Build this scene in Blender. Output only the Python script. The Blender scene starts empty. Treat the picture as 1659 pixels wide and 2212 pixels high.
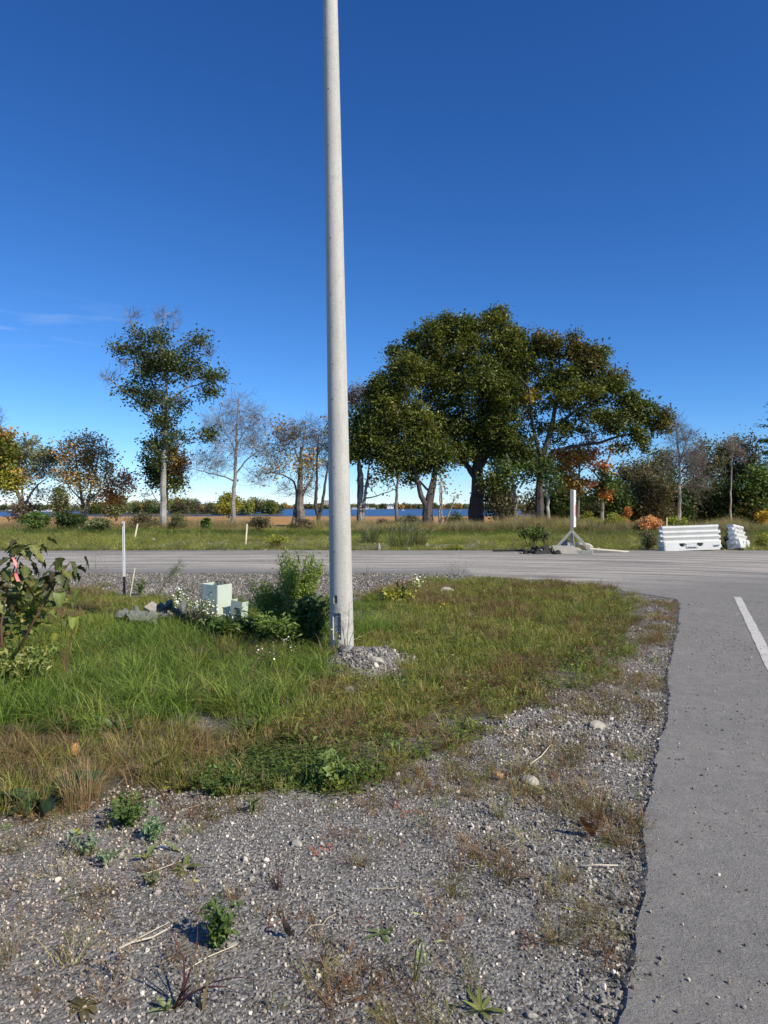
import bpy, bmesh, math, random
import numpy as np
from mathutils import Vector, Matrix, Euler

random.seed(7)
rng = np.random.default_rng(11)
SC = bpy.context.scene
COL = SC.collection

# ------------------------------------------------------------------ camera, sky, sun, exposure
EYE = 1.6
FPX, CX, HY, WPX, HPX = 1534.0, 829.5, 1092.0, 1659.0, 2212.0
cam = bpy.data.cameras.new('camera')
cam.sensor_fit = 'VERTICAL'
cam.sensor_height = 36.0
cam.sensor_width = 27.0
cam.lens = 36.0 * FPX / HPX
cam.shift_y = -(HPX / 2 - HY) / HPX
cam.clip_start = 0.05
cam.clip_end = 9000
camo = bpy.data.objects.new('camera', cam)
COL.objects.link(camo)
camo.location = (0, 0, EYE)
camo.rotation_euler = (math.radians(90), 0, 0)
SC.camera = camo

SUN_EL = math.radians(38)
SUN_AZ = math.radians(128)            # clockwise from +Y
SUN_DIR = Vector((math.sin(SUN_AZ) * math.cos(SUN_EL), math.cos(SUN_AZ) * math.cos(SUN_EL), math.sin(SUN_EL)))

world = bpy.data.worlds.new('World')
SC.world = world
world.use_nodes = True
wt = world.node_tree
wt.nodes.clear()
w_out = wt.nodes.new('ShaderNodeOutputWorld')
w_bg = wt.nodes.new('ShaderNodeBackground')
w_sky = wt.nodes.new('ShaderNodeTexSky')
w_sky.sky_type = 'NISHITA'
w_sky.sun_disc = False
w_sky.sun_elevation = SUN_EL
w_sky.sun_rotation = SUN_AZ
w_sky.altitude = 100
w_sky.air_density = 0.8
w_sky.dust_density = 0.0
w_sky.ozone_density = 6.0
w_bg.inputs['Strength'].default_value = 0.128
w_ss = wt.nodes.new('ShaderNodeSeparateColor')
w_hs = wt.nodes.new('ShaderNodeCombineColor')
wt.links.new(w_sky.outputs[0], w_ss.inputs[0])
for ch, (gain, power) in enumerate(((0.384, 1.45), (0.645, 1.20), (1.02, 1.04))):
    p_ = wt.nodes.new('ShaderNodeMath'); p_.operation = 'POWER'; p_.inputs[1].default_value = power
    g_ = wt.nodes.new('ShaderNodeMath'); g_.operation = 'MULTIPLY'; g_.inputs[1].default_value = gain
    wt.links.new(w_ss.outputs[ch], p_.inputs[0]); wt.links.new(p_.outputs[0], g_.inputs[0]); wt.links.new(g_.outputs[0], w_hs.inputs[ch])
# thin cirrus streaks low on the left: noise stretched along one direction, in sky directions
w_tc = wt.nodes.new('ShaderNodeTexCoord')
w_map = wt.nodes.new('ShaderNodeMapping')
w_map.inputs['Rotation'].default_value = (0, math.radians(9), 0)
w_map.inputs['Scale'].default_value = (4.0, 4.0, 30.0)
w_no = wt.nodes.new('ShaderNodeTexNoise')
w_no.inputs['Scale'].default_value = 2.3
w_no.inputs['Detail'].default_value = 7
w_no.inputs['Distortion'].default_value = 0.5
w_cr = wt.nodes.new('ShaderNodeMapRange')
w_cr.inputs['From Min'].default_value = 0.48
w_cr.inputs['From Max'].default_value = 0.80
w_cr.inputs['To Max'].default_value = 0.18
w_sep = wt.nodes.new('ShaderNodeSeparateXYZ')
w_e1 = wt.nodes.new('ShaderNodeMapRange')
w_e1.inputs['From Min'].default_value = 0.185
w_e1.inputs['From Max'].default_value = 0.215
w_e2 = wt.nodes.new('ShaderNodeMapRange')
w_e2.inputs['From Min'].default_value = 0.265
w_e2.inputs['From Max'].default_value = 0.235
w_e3 = wt.nodes.new('ShaderNodeMapRange')
w_e3.inputs['From Min'].default_value = -0.28
w_e3.inputs['From Max'].default_value = -0.42
w_m1 = wt.nodes.new('ShaderNodeMath'); w_m1.operation = 'MULTIPLY'
w_m2 = wt.nodes.new('ShaderNodeMath'); w_m2.operation = 'MULTIPLY'
w_m3 = wt.nodes.new('ShaderNodeMath'); w_m3.operation = 'MULTIPLY'
w_mix = wt.nodes.new('ShaderNodeMixRGB')
w_mix.inputs[2].default_value = (7.5, 8.2, 9.2, 1)
L = wt.links.new
L(w_tc.outputs['Generated'], w_map.inputs[0]); L(w_map.outputs[0], w_no.inputs['Vector'])
L(w_no.outputs[0], w_cr.inputs[0]); L(w_tc.outputs['Generated'], w_sep.inputs[0])
L(w_sep.outputs['Z'], w_e1.inputs[0]); L(w_sep.outputs['Z'], w_e2.inputs[0]); L(w_sep.outputs['X'], w_e3.inputs[0])
L(w_e1.outputs[0], w_m1.inputs[0]); L(w_e2.outputs[0], w_m1.inputs[1])
L(w_m1.outputs[0], w_m2.inputs[0]); L(w_e3.outputs[0], w_m2.inputs[1])
L(w_m2.outputs[0], w_m3.inputs[0]); L(w_cr.outputs[0], w_m3.inputs[1])
L(w_m3.outputs[0], w_mix.inputs[0]); L(w_hs.outputs[0], w_mix.inputs[1])
L(w_mix.outputs[0], w_bg.inputs['Color']); L(w_bg.outputs[0], w_out.inputs['Surface'])

sun = bpy.data.lights.new('sun', 'SUN')
sun.energy = 5.0
sun.angle = math.radians(0.53)
sun.color = (1.0, 0.925, 0.76)
suno = bpy.data.objects.new('sun', sun)
COL.objects.link(suno)
suno.rotation_euler = SUN_DIR.to_track_quat('Z', 'Y').to_euler()
suno.location = (30, -10, 40)

SC.view_settings.view_transform = 'Standard'
SC.view_settings.look = 'None'
SC.view_settings.exposure = 0.12
SC.view_settings.gamma = 1.0
SC.view_settings.use_curve_mapping = False
SC.render.engine = 'CYCLES'
SC.cycles.max_bounces = 5
SC.cycles.diffuse_bounces = 2
SC.cycles.glossy_bounces = 2
SC.cycles.transmission_bounces = 3
SC.cycles.transparent_max_bounces = 4
SC.cycles.caustics_reflective = False
SC.cycles.caustics_refractive = False

# ------------------------------------------------------------------ photograph <-> place helpers
def G(px, py):
    d = EYE * FPX / (py - HY)
    return (px - CX) / FPX * d, d

def A(px, py, d):
    return Vector(((px - CX) / FPX * d, d, EYE - (py - HY) / FPX * d))

def to_px(x, y):
    y = np.maximum(y, 0.05)
    return CX + FPX * x / y, HY + FPX * EYE / y

def in_poly(px, py, poly):
    px = np.asarray(px); py = np.asarray(py)
    ins = np.zeros(px.shape, bool)
    n = len(poly)
    for i in range(n):
        x0, y0 = poly[i]; x1, y1 = poly[(i + 1) % n]
        c = ((y0 > py) != (y1 > py))
        with np.errstate(divide='ignore', invalid='ignore'):
            xi = (x1 - x0) * (py - y0) / (y1 - y0 + 1e-12) + x0
        ins ^= c & (px < xi)
    return ins

def _hash2(ix, iy, s):
    h = np.sin(ix * 127.1 + iy * 311.7 + s * 74.7) * 43758.5453
    return h - np.floor(h)

def vnoise(x, y, s=0):
    ix, iy = np.floor(x), np.floor(y)
    fx, fy = x - ix, y - iy
    fx = fx * fx * (3 - 2 * fx); fy = fy * fy * (3 - 2 * fy)
    a = _hash2(ix, iy, s); b = _hash2(ix + 1, iy, s); c = _hash2(ix, iy + 1, s); d = _hash2(ix + 1, iy + 1, s)
    return (a * (1 - fx) + b * fx) * (1 - fy) + (c * (1 - fx) + d * fx) * fy

def fbm(x, y, s=0, o=3):
    t = 0; a = 0.5; f = 1.0
    for i in range(o):
        t = t + a * vnoise(x * f, y * f, s + i * 13); a *= 0.5; f *= 2.03
    return t / (1 - 0.5 ** o)

GRASS = [(-6000, 1278), (100, 1284), (270, 1284), (430, 1302), (560, 1305), (760, 1296), (860, 1272), (1000, 1250), (1150, 1258), (1290, 1278),
         (1372, 1300), (1392, 1330), (1360, 1400), (1320, 1450), (1260, 1488), (1195, 1518), (1115, 1548), (1035, 1590),
         (955, 1622), (860, 1645), (770, 1690), (600, 1700), (480, 1722), (400, 1716), (300, 1730), (200, 1750), (0, 1768), (-6000, 1800)]
LUSH = [(-6000, 1330), (0, 1330), (250, 1345), (420, 1340), (560, 1300), (720, 1290), (830, 1300), (860, 1350), (800, 1380), (712, 1430),
        (712, 1490), (640, 1540), (560, 1570), (330, 1582), (200, 1588), (110, 1600), (0, 1580), (-6000, 1575)]
ROADEDGE = [(1340, 2212), (1353, 2100), (1372, 2010), (1388, 1935), (1392, 1850), (1405, 1740), (1418, 1660), (1432, 1570), (1446, 1480), (1456, 1405), (1466, 1350), (1473, 1312),
            (1466, 1297), (1400, 1286), (1290, 1269), (1150, 1252), (1000, 1244), (880, 1241), (750, 1240), (400, 1240), (60, 1240), (-600, 1240)]

def ground_z(x, y):
    x = np.asarray(x, float); y = np.asarray(y, float)
    z = np.interp(y, [-4000, 55, 365, 376, 400, 6000], [0, 0, -4.0, -6.0, -8.0, -8.0])
    m = np.exp(-(((x + 0.19) / 0.36) ** 2 + ((y - 6.98) / 0.52) ** 2) ** 1.3) * 0.18
    m += np.exp(-(((x - 0.22) / 0.22) ** 2 + ((y - 7.3) / 0.25) ** 2)) * 0.07
    near = np.clip((60 - y) / 20, 0, 1)
    px, py = to_px(x, y)
    g = in_poly(px, py, GRASS) & (y > 0.5)
    return z + m + near * g * (fbm(x * 1.3, y * 1.3, 3) - 0.5) * 0.08

def gz(x, y):
    return float(ground_z(np.array([x]), np.array([y]))[0])

# ------------------------------------------------------------------ object helpers
def tag(o, label=None, cat=None, group=None, kind=None):
    if label: o['label'] = label
    if cat: o['category'] = cat
    if group: o['group'] = group
    if kind: o['kind'] = kind
    return o

def thing(name, label, cat, loc=(0, 0, 0), rz=0.0, group=None, rot=None):
    o = bpy.data.objects.new(name, None)
    o.empty_display_size = 0.2
    COL.objects.link(o)
    o.location = loc
    o.rotation_euler = rot if rot else (0, 0, rz)
    return tag(o, label, cat, group)

def link(name, me, m=None, parent=None, loc=None, rot=None, scale=None):
    o = bpy.data.objects.new(name, me)
    COL.objects.link(o)
    if m is not None and len(me.materials) == 0:
        for k in (m if isinstance(m, (list, tuple)) else [m]): me.materials.append(k)
    if parent is not None: o.parent = parent
    if loc is not None: o.location = loc
    if rot is not None: o.rotation_euler = rot
    if scale is not None: o.scale = scale
    return o

def np_mesh(name, V, F, col=None, smooth=False, mi=None):
    """V (n,3); F list of index arrays each (m,k); col (n,3)"""
    if not isinstance(F, (list, tuple)): F = [F]
    F = [np.asarray(f, np.int32) for f in F if len(f)]
    V = np.asarray(V, np.float32)
    me = bpy.data.meshes.new(name)
    me.vertices.add(len(V)); me.vertices.foreach_set('co', V.ravel())
    loops = np.concatenate([f.ravel() for f in F])
    sizes = np.concatenate([np.full(len(f), f.shape[1], np.int32) for f in F])
    starts = np.concatenate([[0], np.cumsum(sizes)[:-1]]).astype(np.int32)
    me.loops.add(len(loops)); me.loops.foreach_set('vertex_index', loops)
    me.polygons.add(len(sizes)); me.polygons.foreach_set('loop_start', starts)
    if mi is not None: me.polygons.foreach_set('material_index', np.asarray(mi, np.int32))
    me.polygons.foreach_set('use_smooth', np.full(len(sizes), smooth, bool))
    me.update(calc_edges=True)
    if col is not None:
        a = me.attributes.new('col', 'FLOAT_COLOR', 'POINT')
        c = np.ones((len(V), 4), np.float32); c[:, :3] = col
        a.data.foreach_set('color', c.ravel())
    return me

class MB:
    """collects simple solids into one mesh"""
    def __init__(s): s.bm = bmesh.new()
    def box(s, size, loc=(0, 0, 0), rot=(0, 0, 0), bevel=0.0):
        r = bmesh.ops.create_cube(s.bm, size=1.0)
        M = Matrix.Translation(loc) @ Euler(rot).to_matrix().to_4x4() @ Matrix.Diagonal((*size, 1))
        bmesh.ops.transform(s.bm, matrix=M, verts=r['verts'])
        if bevel:
            e = {e for v in r['verts'] for e in v.link_edges}
            bmesh.ops.bevel(s.bm, geom=list(e), offset=bevel, segments=2, affect='EDGES', profile=0.6)
        return s
    def beam(s, a, b, w, h, up=(0, 0, 1), bevel=0.0):
        a, b = Vector(a), Vector(b); d = b - a
        z = d.normalized(); x = Vector(up).cross(z)
        if x.length < 1e-4: x = Vector((1, 0, 0))
        x.normalize(); y = z.cross(x)
        R = Matrix((x, y, z)).transposed().to_4x4()
        r = bmesh.ops.create_cube(s.bm, size=1.0)
        bmesh.ops.transform(s.bm, matrix=Matrix.Translation((a + b) / 2) @ R @ Matrix.Diagonal((w, h, d.length, 1)), verts=r['verts'])
        if bevel:
            e = {e for v in r['verts'] for e in v.link_edges}
            bmesh.ops.bevel(s.bm, geom=list(e), offset=bevel, segments=1, affect='EDGES')
        return s
    def tube(s, pts, rad, n=6):
        if not hasattr(rad, '__len__'): rad = [rad] * len(pts)
        rings = []
        for i, p in enumerate(pts):
            p = Vector(p)
            t = (Vector(pts[min(i + 1, len(pts) - 1)]) - Vector(pts[max(i - 1, 0)])).normalized()
            u = t.orthogonal().normalized() if i == 0 else (u - t * u.dot(t)).normalized()
            w = t.cross(u)
            rings.append([s.bm.verts.new(p + (u * math.cos(k * 2 * math.pi / n) + w * math.sin(k * 2 * math.pi / n)) * rad[i]) for k in range(n)])
        for a, b in zip(rings, rings[1:]):
            for k in range(n): s.bm.faces.new((a[k], a[(k + 1) % n], b[(k + 1) % n], b[k]))
        s.bm.faces.new(rings[0][::-1]); s.bm.faces.new(rings[-1])
        return s
    def prism(s, poly, z0, z1):
        a = [s.bm.verts.new((x, y, z0)) for x, y in poly]; b = [s.bm.verts.new((x, y, z1)) for x, y in poly]
        n = len(poly)
        for k in range(n): s.bm.faces.new((a[k], a[(k + 1) % n], b[(k + 1) % n], b[k]))
        s.bm.faces.new(a[::-1]); s.bm.faces.new(b)
        return s
    def stone(s, r, loc, sq=(1, 1, 1), seed=0, sub=2):
        rr = bmesh.ops.create_icosphere(s.bm, subdivisions=sub, radius=1)
        R = random.Random(seed)
        ax = [Vector((R.gauss(0, 1), R.gauss(0, 1), R.gauss(0, 1))).normalized() for _ in range(7)]
        ln = [R.uniform(0.55, 0.9) for _ in ax]
        E = Euler((R.uniform(0, .5), R.uniform(0, .5), R.uniform(0, 6))).to_matrix()
        for v in rr['verts']:
            p = v.co.copy()
            for a, l in zip(ax, ln):
                k = p.dot(a)
                if k > l: p -= a * (k - l)
            p = E @ Vector((p.x * sq[0], p.y * sq[1], p.z * sq[2]))
            v.co = p * r + Vector(loc)
        return s
    def mesh(s, name, smooth=False):
        bmesh.ops.recalc_face_normals(s.bm, faces=s.bm.faces)
        me = bpy.data.meshes.new(name)
        s.bm.to_mesh(me); s.bm.free()
        if smooth: me.polygons.foreach_set('use_smooth', np.ones(len(me.polygons), bool))
        return me

def part(name, mb, m, parent, loc=None, rot=None, smooth=False, label=None):
    o = link(name, mb.mesh(name, smooth), m, parent, loc, rot)
    if label: o['label'] = label
    return o

# ------------------------------------------------------------------ materials
class NT:
    def __init__(s, name):
        s.m = bpy.data.materials.new(name); s.m.use_nodes = True
        s.t = s.m.node_tree; s.t.nodes.clear()
        s.out = s.n('OutputMaterial')
        s._tc = None
    def n(s, ty, **kw):
        nd = s.t.nodes.new('ShaderNode' + ty)
        for k, v in kw.items(): setattr(nd, k, v)
        return nd
    def l(s, a, b): s.t.links.new(a, b)
    def set(s, sock, v):
        if hasattr(v, 'is_output') or isinstance(v, bpy.types.NodeSocket): s.l(v, sock)
        elif isinstance(v, (tuple, list)) and len(v) == 3 and sock.type == 'RGBA': sock.default_value = (*v, 1)
        else: sock.default_value = v
    def obj(s):
        if s._tc is None: s._tc = s.n('TexCoord').outputs['Object']
        return s._tc
    def noise(s, scale, detail=4, rough=0.55, vec=None, stretch=None, dist=0.0):
        v = vec or s.obj()
        if stretch:
            mp = s.n('Mapping'); s.l(v, mp.inputs[0]); mp.inputs['Scale'].default_value = stretch; v = mp.outputs[0]
        nd = s.n('TexNoise'); s.l(v, nd.inputs['Vector'])
        nd.inputs['Scale'].default_value = scale; nd.inputs['Detail'].default_value = detail
        nd.inputs['Roughness'].default_value = rough; nd.inputs['Distortion'].default_value = dist
        return nd.outputs[0]
    def vor(s, scale, vec=None, feature='F1', out='Distance'):
        nd = s.n('TexVoronoi', feature=feature); s.l(vec or s.obj(), nd.inputs['Vector']); nd.inputs['Scale'].default_value = scale
        return nd.outputs[out]
    def ramp(s, f, a, b, lo=0.0, hi=1.0):
        nd = s.n('MapRange'); s.l(f, nd.inputs[0])
        nd.inputs['From Min'].default_value = a; nd.inputs['From Max'].default_value = b
        nd.inputs['To Min'].default_value = lo; nd.inputs['To Max'].default_value = hi
        return nd.outputs[0]
    def mix(s, f, a, b, mode='MIX'):
        nd = s.n('MixRGB', blend_type=mode)
        s.set(nd.inputs[0], f); s.set(nd.inputs[1], a); s.set(nd.inputs[2], b)
        return nd.outputs[0]
    def math(s, op, a, b=0.0, c=None):
        nd = s.n('Math', operation=op); s.set(nd.inputs[0], a); s.set(nd.inputs[1], b)
        if c is not None: s.set(nd.inputs[2], c)
        return nd.outputs[0]
    def attr(s, name, ty='GEOMETRY', out='Color'):
        nd = s.n('Attribute', attribute_type=ty, attribute_name=name); return nd.outputs[out]
    def bump(s, h, strength=0.5, dist=0.01):
        nd = s.n('Bump'); s.l(h, nd.inputs['Height']); nd.inputs['Strength'].default_value = strength; nd.inputs['Distance'].default_value = dist
        return nd.outputs[0]
    def bsdf(s, color, rough=0.8, normal=None, spec=0.3, metal=0.0):
        b = s.n('BsdfPrincipled'); s.set(b.inputs['Base Color'], color); s.set(b.inputs['Roughness'], rough)
        b.inputs['Specular IOR Level'].default_value = spec; b.inputs['Metallic'].default_value = metal
        if normal is not None: s.l(normal, b.inputs['Normal'])
        return b.outputs[0]
    def done(s, sh): s.l(sh, s.out.inputs['Surface']); return s.m

def simple(name, c, rough=0.8, var=0.25, scale=8.0, bump=0.3, bd=0.005, spec=0.3, stretch=None, metal=0.0, bscale=None):
    t = NT(name)
    n = t.noise(scale, 6, 0.65, stretch=stretch)
    k = t.ramp(n, 0.25, 0.75, 1 - var, 1 + var)
    cc = t.mix(1.0, c, k, 'MULTIPLY')
    nb = t.noise(bscale or scale * 4, 5, 0.6, stretch=stretch)
    return t.done(t.bsdf(cc, rough, t.bump(nb, bump, bd), spec, metal))

def leaf_mat(name, trans=0.35, inst=False, rough=0.45, spec=0.35, soft=None):
    t = NT(name)
    c = t.attr('col')
    if inst: c = t.mix(1.0, c, t.attr('tint', 'INSTANCER'), 'MULTIPLY')
    b = t.bsdf(c, rough, None, spec)
    tr = t.n('BsdfTranslucent'); t.l(t.mix(1.0, c, (1.25, 1.35, 0.7), 'MULTIPLY'), tr.inputs[0])
    mx = t.n('MixShader'); mx.inputs[0].default_value = trans
    t.l(b, mx.inputs[1]); t.l(tr.outputs[0], mx.inputs[2])
    return t.done(mx.outputs[0])

def vcol_mat(name, rough=0.85, spec=0.2, inst=False, nscale=None, bump=0.0):
    t = NT(name)
    c = t.attr('col')
    if inst: c = t.mix(1.0, c, t.attr('tint', 'INSTANCER'), 'MULTIPLY')
    nm = None
    if nscale:
        n = t.noise(nscale, 5, 0.6)
        c = t.mix(1.0, c, t.ramp(n, 0.25, 0.75, 0.72, 1.28), 'MULTIPLY')
        if bump: nm = t.bump(n, bump, 0.02)
    return t.done(t.bsdf(c, rough, nm, spec))

M = {}
M['leaf'] = leaf_mat('leaf', 0.30)
M['blade'] = leaf_mat('grass_blade', 0.40, inst=True, rough=0.5, spec=0.3)
M['plantleaf'] = leaf_mat('plant_leaf', 0.30, rough=0.45, spec=0.4)
M['stone'] = vcol_mat('gravel_stone', 0.85, 0.25, inst=True, nscale=None)
M['litter'] = vcol_mat('dry_litter', 0.8, 0.2, inst=True)
M['bark'] = vcol_mat('bark', 0.95, 0.1, nscale=7.0, bump=0.6)
M['twig'] = vcol_mat('twig', 0.95, 0.1)
M['wood'] = simple('weathered_timber', (0.33, 0.31, 0.275), 0.85, 0.28, 5, 0.4, 0.003, stretch=(6, 6, 0.6))
M['palewood'] = simple('pale_plank', (0.62, 0.55, 0.44), 0.8, 0.2, 5, 0.3, 0.002)
M['stakewood'] = simple('stake_timber', (0.72, 0.64, 0.46), 0.8, 0.15, 9)
M['white'] = simple('white_paint', (0.80, 0.80, 0.79), 0.5, 0.06, 6, 0.05)
M['black'] = simple('black_paint', (0.03, 0.032, 0.04), 0.5, 0.1, 6, 0.05)
M['red'] = simple('faded_red_print', (0.68, 0.24, 0.15), 0.6, 0.2, 9, 0.05)
M['bluegrey'] = simple('blue_grey_print', (0.42, 0.48, 0.62), 0.6, 0.2, 9, 0.05)
M['rock'] = simple('pale_limestone', (0.40, 0.365, 0.31), 0.9, 0.25, 12, 0.5, 0.01)
M['greyrock'] = simple('grey_limestone', (0.30, 0.29, 0.28), 0.9, 0.3, 12, 0.5, 0.01)
M['tar'] = simple('broken_asphalt', (0.035, 0.034, 0.034), 0.9, 0.5, 14, 0.8, 0.02)
M['green_steel'] = None

def m_green():
    t = NT('pale_green_enamel')
    n = t.noise(3.0, 5, 0.6); st = t.noise(9, 4, 0.6, stretch=(3, 3, 0.25))
    c = t.mix(t.ramp(n, 0.3, 0.7, 0, 1), (0.50, 0.56, 0.47), (0.56, 0.62, 0.53))
    c = t.mix(t.ramp(st, 0.55, 0.8, 0, 0.35), c, (0.35, 0.40, 0.33))
    return t.done(t.bsdf(c, 0.42, None, 0.45))
M['green_steel'] = m_green()

def m_plastic():
    t = NT('weathered_white_plastic')
    n = t.noise(2.2, 6, 0.65); d = t.noise(9, 6, 0.7, stretch=(1, 1, 0.5))
    c = t.mix(t.ramp(n, 0.3, 0.75, 0, 1), (0.70, 0.70, 0.68), (0.60, 0.59, 0.55))
    c = t.mix(t.ramp(d, 0.58, 0.8, 0, 0.5), c, (0.40, 0.38, 0.34))
    return t.done(t.bsdf(c, 0.45, t.bump(n, 0.1, 0.01), 0.4))
M['plastic'] = m_plastic()

def m_concrete():
    t = NT('spun_concrete')
    n1 = t.noise(60, 3, 0.7); n2 = t.noise(3.0, 5, 0.6, stretch=(1, 1, 0.4)); n3 = t.noise(300, 2, 0.5); n4 = t.noise(26, 4, 0.6, stretch=(1, 1, .35))
    c = t.mix(t.ramp(n2, 0.3, 0.7, 0, 1), (0.45, 0.43, 0.39), (0.56, 0.54, 0.49))
    c = t.mix(t.ramp(n1, 0.52, 0.66, 0, 0.6), c, (0.27, 0.255, 0.23))
    c = t.mix(t.ramp(n4, 0.52, 0.70, 0, 0.45), c, (0.33, 0.31, 0.28))
    sk = t.noise(22, 5, 0.65, stretch=(1, 1, 0.02)); c = t.mix(t.ramp(sk, 0.50, 0.72, 0, 0.38), c, (0.30, 0.28, 0.25))
    c = t.mix(t.ramp(n3, 0.3, 0.7, 0, 0.3), c, (0.60, 0.58, 0.54))
    return t.done(t.bsdf(c, 0.85, t.bump(n1, 0.25, 0.003), 0.25))
M['concrete'] = m_concrete()

def m_asphalt():
    t = NT('asphalt')
    sepn = t.n('SeparateXYZ'); t.l(t.obj(), sepn.inputs[0])
    fine = t.noise(150, 4, 0.75); mid = t.noise(45, 5, 0.7); big = t.noise(0.7, 5, 0.6)
    c = t.mix(t.ramp(big, 0.3, 0.7, 0, 1), (0.145, 0.138, 0.127), (0.190, 0.181, 0.167))
    c = t.mix(t.ramp(fine, 0.35, 0.75, 0, 0.55), c, (0.42, 0.395, 0.355))
    c = t.mix(t.ramp(fine, 0.28, 0.46, 0.75, 0), c, (0.05, 0.05, 0.05))
    c = t.mix(t.ramp(mid, 0.52, 0.72, 0, 0.4), c, (0.36, 0.34, 0.30))
    # tracked dust: streaks that run along the far road and curl round the corner
    dust = t.attr('dust', out='Fac')
    ctr = t.n('VectorMath', operation='SUBTRACT'); t.l(t.obj(), ctr.inputs[0]); ctr.inputs[1].default_value = (1.4, 9.5, 0)
    sp = t.n('SeparateXYZ'); t.l(ctr.outputs[0], sp.inputs[0])
    rad = t.math('SQRT', t.math('ADD', t.math('POWER', t.math('MULTIPLY', sp.outputs[0], 0.75), 2.0), t.math('POWER', sp.outputs[1], 2.0)))
    ang = t.math('ARCTAN2', sp.outputs[1], sp.outputs[0])
    cmb = t.n('CombineXYZ'); t.l(t.math('MULTIPLY', rad, 1.0), cmb.inputs[0]); t.l(t.math('MULTIPLY', ang, 0.9), cmb.inputs[1])
    s1 = t.noise(2.4, 7, 0.68, vec=cmb.outputs[0], dist=0.3)
    cmb2 = t.n('CombineXYZ'); t.l(t.math('MULTIPLY', sepn.outputs[0], 0.09), cmb2.inputs[0]); t.l(sepn.outputs[1], cmb2.inputs[1])
    s2 = t.noise(2.2, 7, 0.7, vec=cmb2.outputs[0], dist=0.2)
    right = t.ramp(sepn.outputs[0], 0.0, 4.0, 0, 1)
    st = t.mix(right, s2, s1)
    k = t.math('MULTIPLY', t.ramp(st, 0.40, 0.62, 0.0, 1.0), dust)
    c = t.mix(k, c, (0.52, 0.47, 0.40))
    mot = t.noise(9, 6, 0.75); c = t.mix(t.ramp(mot, 0.3, 0.7, 0, 1), t.mix(1.0, c, (0.80, 0.80, 0.81), 'MULTIPLY'), t.mix(1.0, c, (1.16, 1.15, 1.13), 'MULTIPLY'))
    spk = t.vor(95); c = t.mix(t.ramp(spk, 0.10, 0.22, 0.7, 0), c, (0.50, 0.48, 0.44))
    patch = t.noise(1.7, 6, 0.7, stretch=(0.35, 1, 1))
    c = t.mix(t.ramp(patch, 0.68, 0.76, 0, 0.35), c, (0.36, 0.345, 0.32))
    edge = t.attr('edge', out='Fac')
    en = t.noise(24, 4, 0.6)
    c = t.mix(t.math('MULTIPLY', edge, t.ramp(en, 0.3, 0.55, 0.15, 0.95)), c, (0.05, 0.05, 0.052))
    bm = t.math('ADD', t.math('MULTIPLY', fine, 0.6), mid)
    return t.done(t.bsdf(c, 0.9, t.bump(bm, 0.8, 0.008), 0.25))
M['asphalt'] = m_asphalt()

def m_ground():
    t = NT('verge_ground')
    w = t.attr('soil', out='Fac'); f = t.attr('field', out='Fac'); gn = t.attr('verge', out='Fac')
    fine = t.noise(130, 4, 0.7); big = t.noise(1.1, 5, 0.6); v = t.vor(70, out='Color')
    vs = t.n('SeparateXYZ'); t.l(v, vs.inputs[0])
    vd = t.vor(70)
    grav = t.mix(t.ramp(vs.outputs[0], 0.0, 1.0, 0, 1), (0.085, 0.078, 0.070), (0.36, 0.338, 0.305))
    grav = t.mix(t.ramp(vs.outputs[1], 0.86, 0.95, 0, 0.8), grav, (0.44, 0.42, 0.39))
    grav = t.mix(t.ramp(big, 0.42, 0.7, 0, 0.55), grav, (0.20, 0.185, 0.165))
    soil = t.mix(t.ramp(fine, 0.3, 0.7, 0, 1), (0.055, 0.045, 0.03), (0.16, 0.125, 0.075))
    c = t.mix(w, grav, soil)
    g2 = t.noise(3.5, 6, 0.7); g3 = t.noise(0.35, 4, 0.6)
    vg = t.mix(t.ramp(g2, 0.3, 0.7, 0, 1), (0.09, 0.105, 0.04), (0.27, 0.25, 0.15))
    vg = t.mix(t.ramp(g3, 0.4, 0.65, 0, 0.5), vg, (0.21, 0.185, 0.14))
    c = t.mix(gn, c, vg)
    fs = t.noise(0.05, 6, 0.65, stretch=(0.3, 1, 1)); ff = t.noise(1.2, 6, 0.75, stretch=(0.25, 1, 1)); fl = t.noise(0.02, 3, .6, stretch=(.25, 1, 1))
    fc = t.mix(t.ramp(fs, 0.3, 0.7, 0, 1), (0.48, 0.25, 0.085), (0.62, 0.36, 0.14))
    fc = t.mix(t.ramp(ff, 0.3, 0.7, 0, 0.6), fc, (0.24, 0.13, 0.05))
    fc = t.mix(t.ramp(fl, 0.55, 0.7, 0, 0.5), fc, (0.24, 0.19, 0.075))
    c = t.mix(f, c, fc)
    h = t.math('ADD', t.math('MULTIPLY', vd, -0.8), t.math('MULTIPLY', fine, 0.6))
    return t.done(t.bsdf(c, 0.95, t.bump(h, 0.9, 0.012), 0.15))
M['ground'] = m_ground()

def m_water():
    t = NT('lake_water')
    a = t.noise(0.5, 5, 0.65, stretch=(0.25, 1, 1)); b = t.noise(0.012, 4, 0.6, stretch=(0.25, 1, 1))
    c = t.mix(t.ramp(b, 0.35, 0.65, 0, 1), (0.022, 0.065, 0.16), (0.05, 0.12, 0.25))
    return t.done(t.bsdf(c, t.ramp(b, 0.35, 0.65, 0.30, 0.45), t.bump(a, 0.9, 0.5), 0.4))
M['water'] = m_water()

def m_line():
    t = NT('worn_white_line')
    n = t.noise(60, 5, 0.7); b = t.noise(5, 5, 0.7)
    k = t.math('ADD', t.math('MULTIPLY', n, 0.6), t.math('MULTIPLY', b, 0.4))
    c = t.mix(t.ramp(k, 0.36, 0.52, 1, 0), (0.60, 0.57, 0.52), (0.30, 0.29, 0.275))
    return t.done(t.bsdf(c, 0.85, t.bump(n, 0.3, 0.002), 0.2))
M['line'] = m_line()

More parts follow.
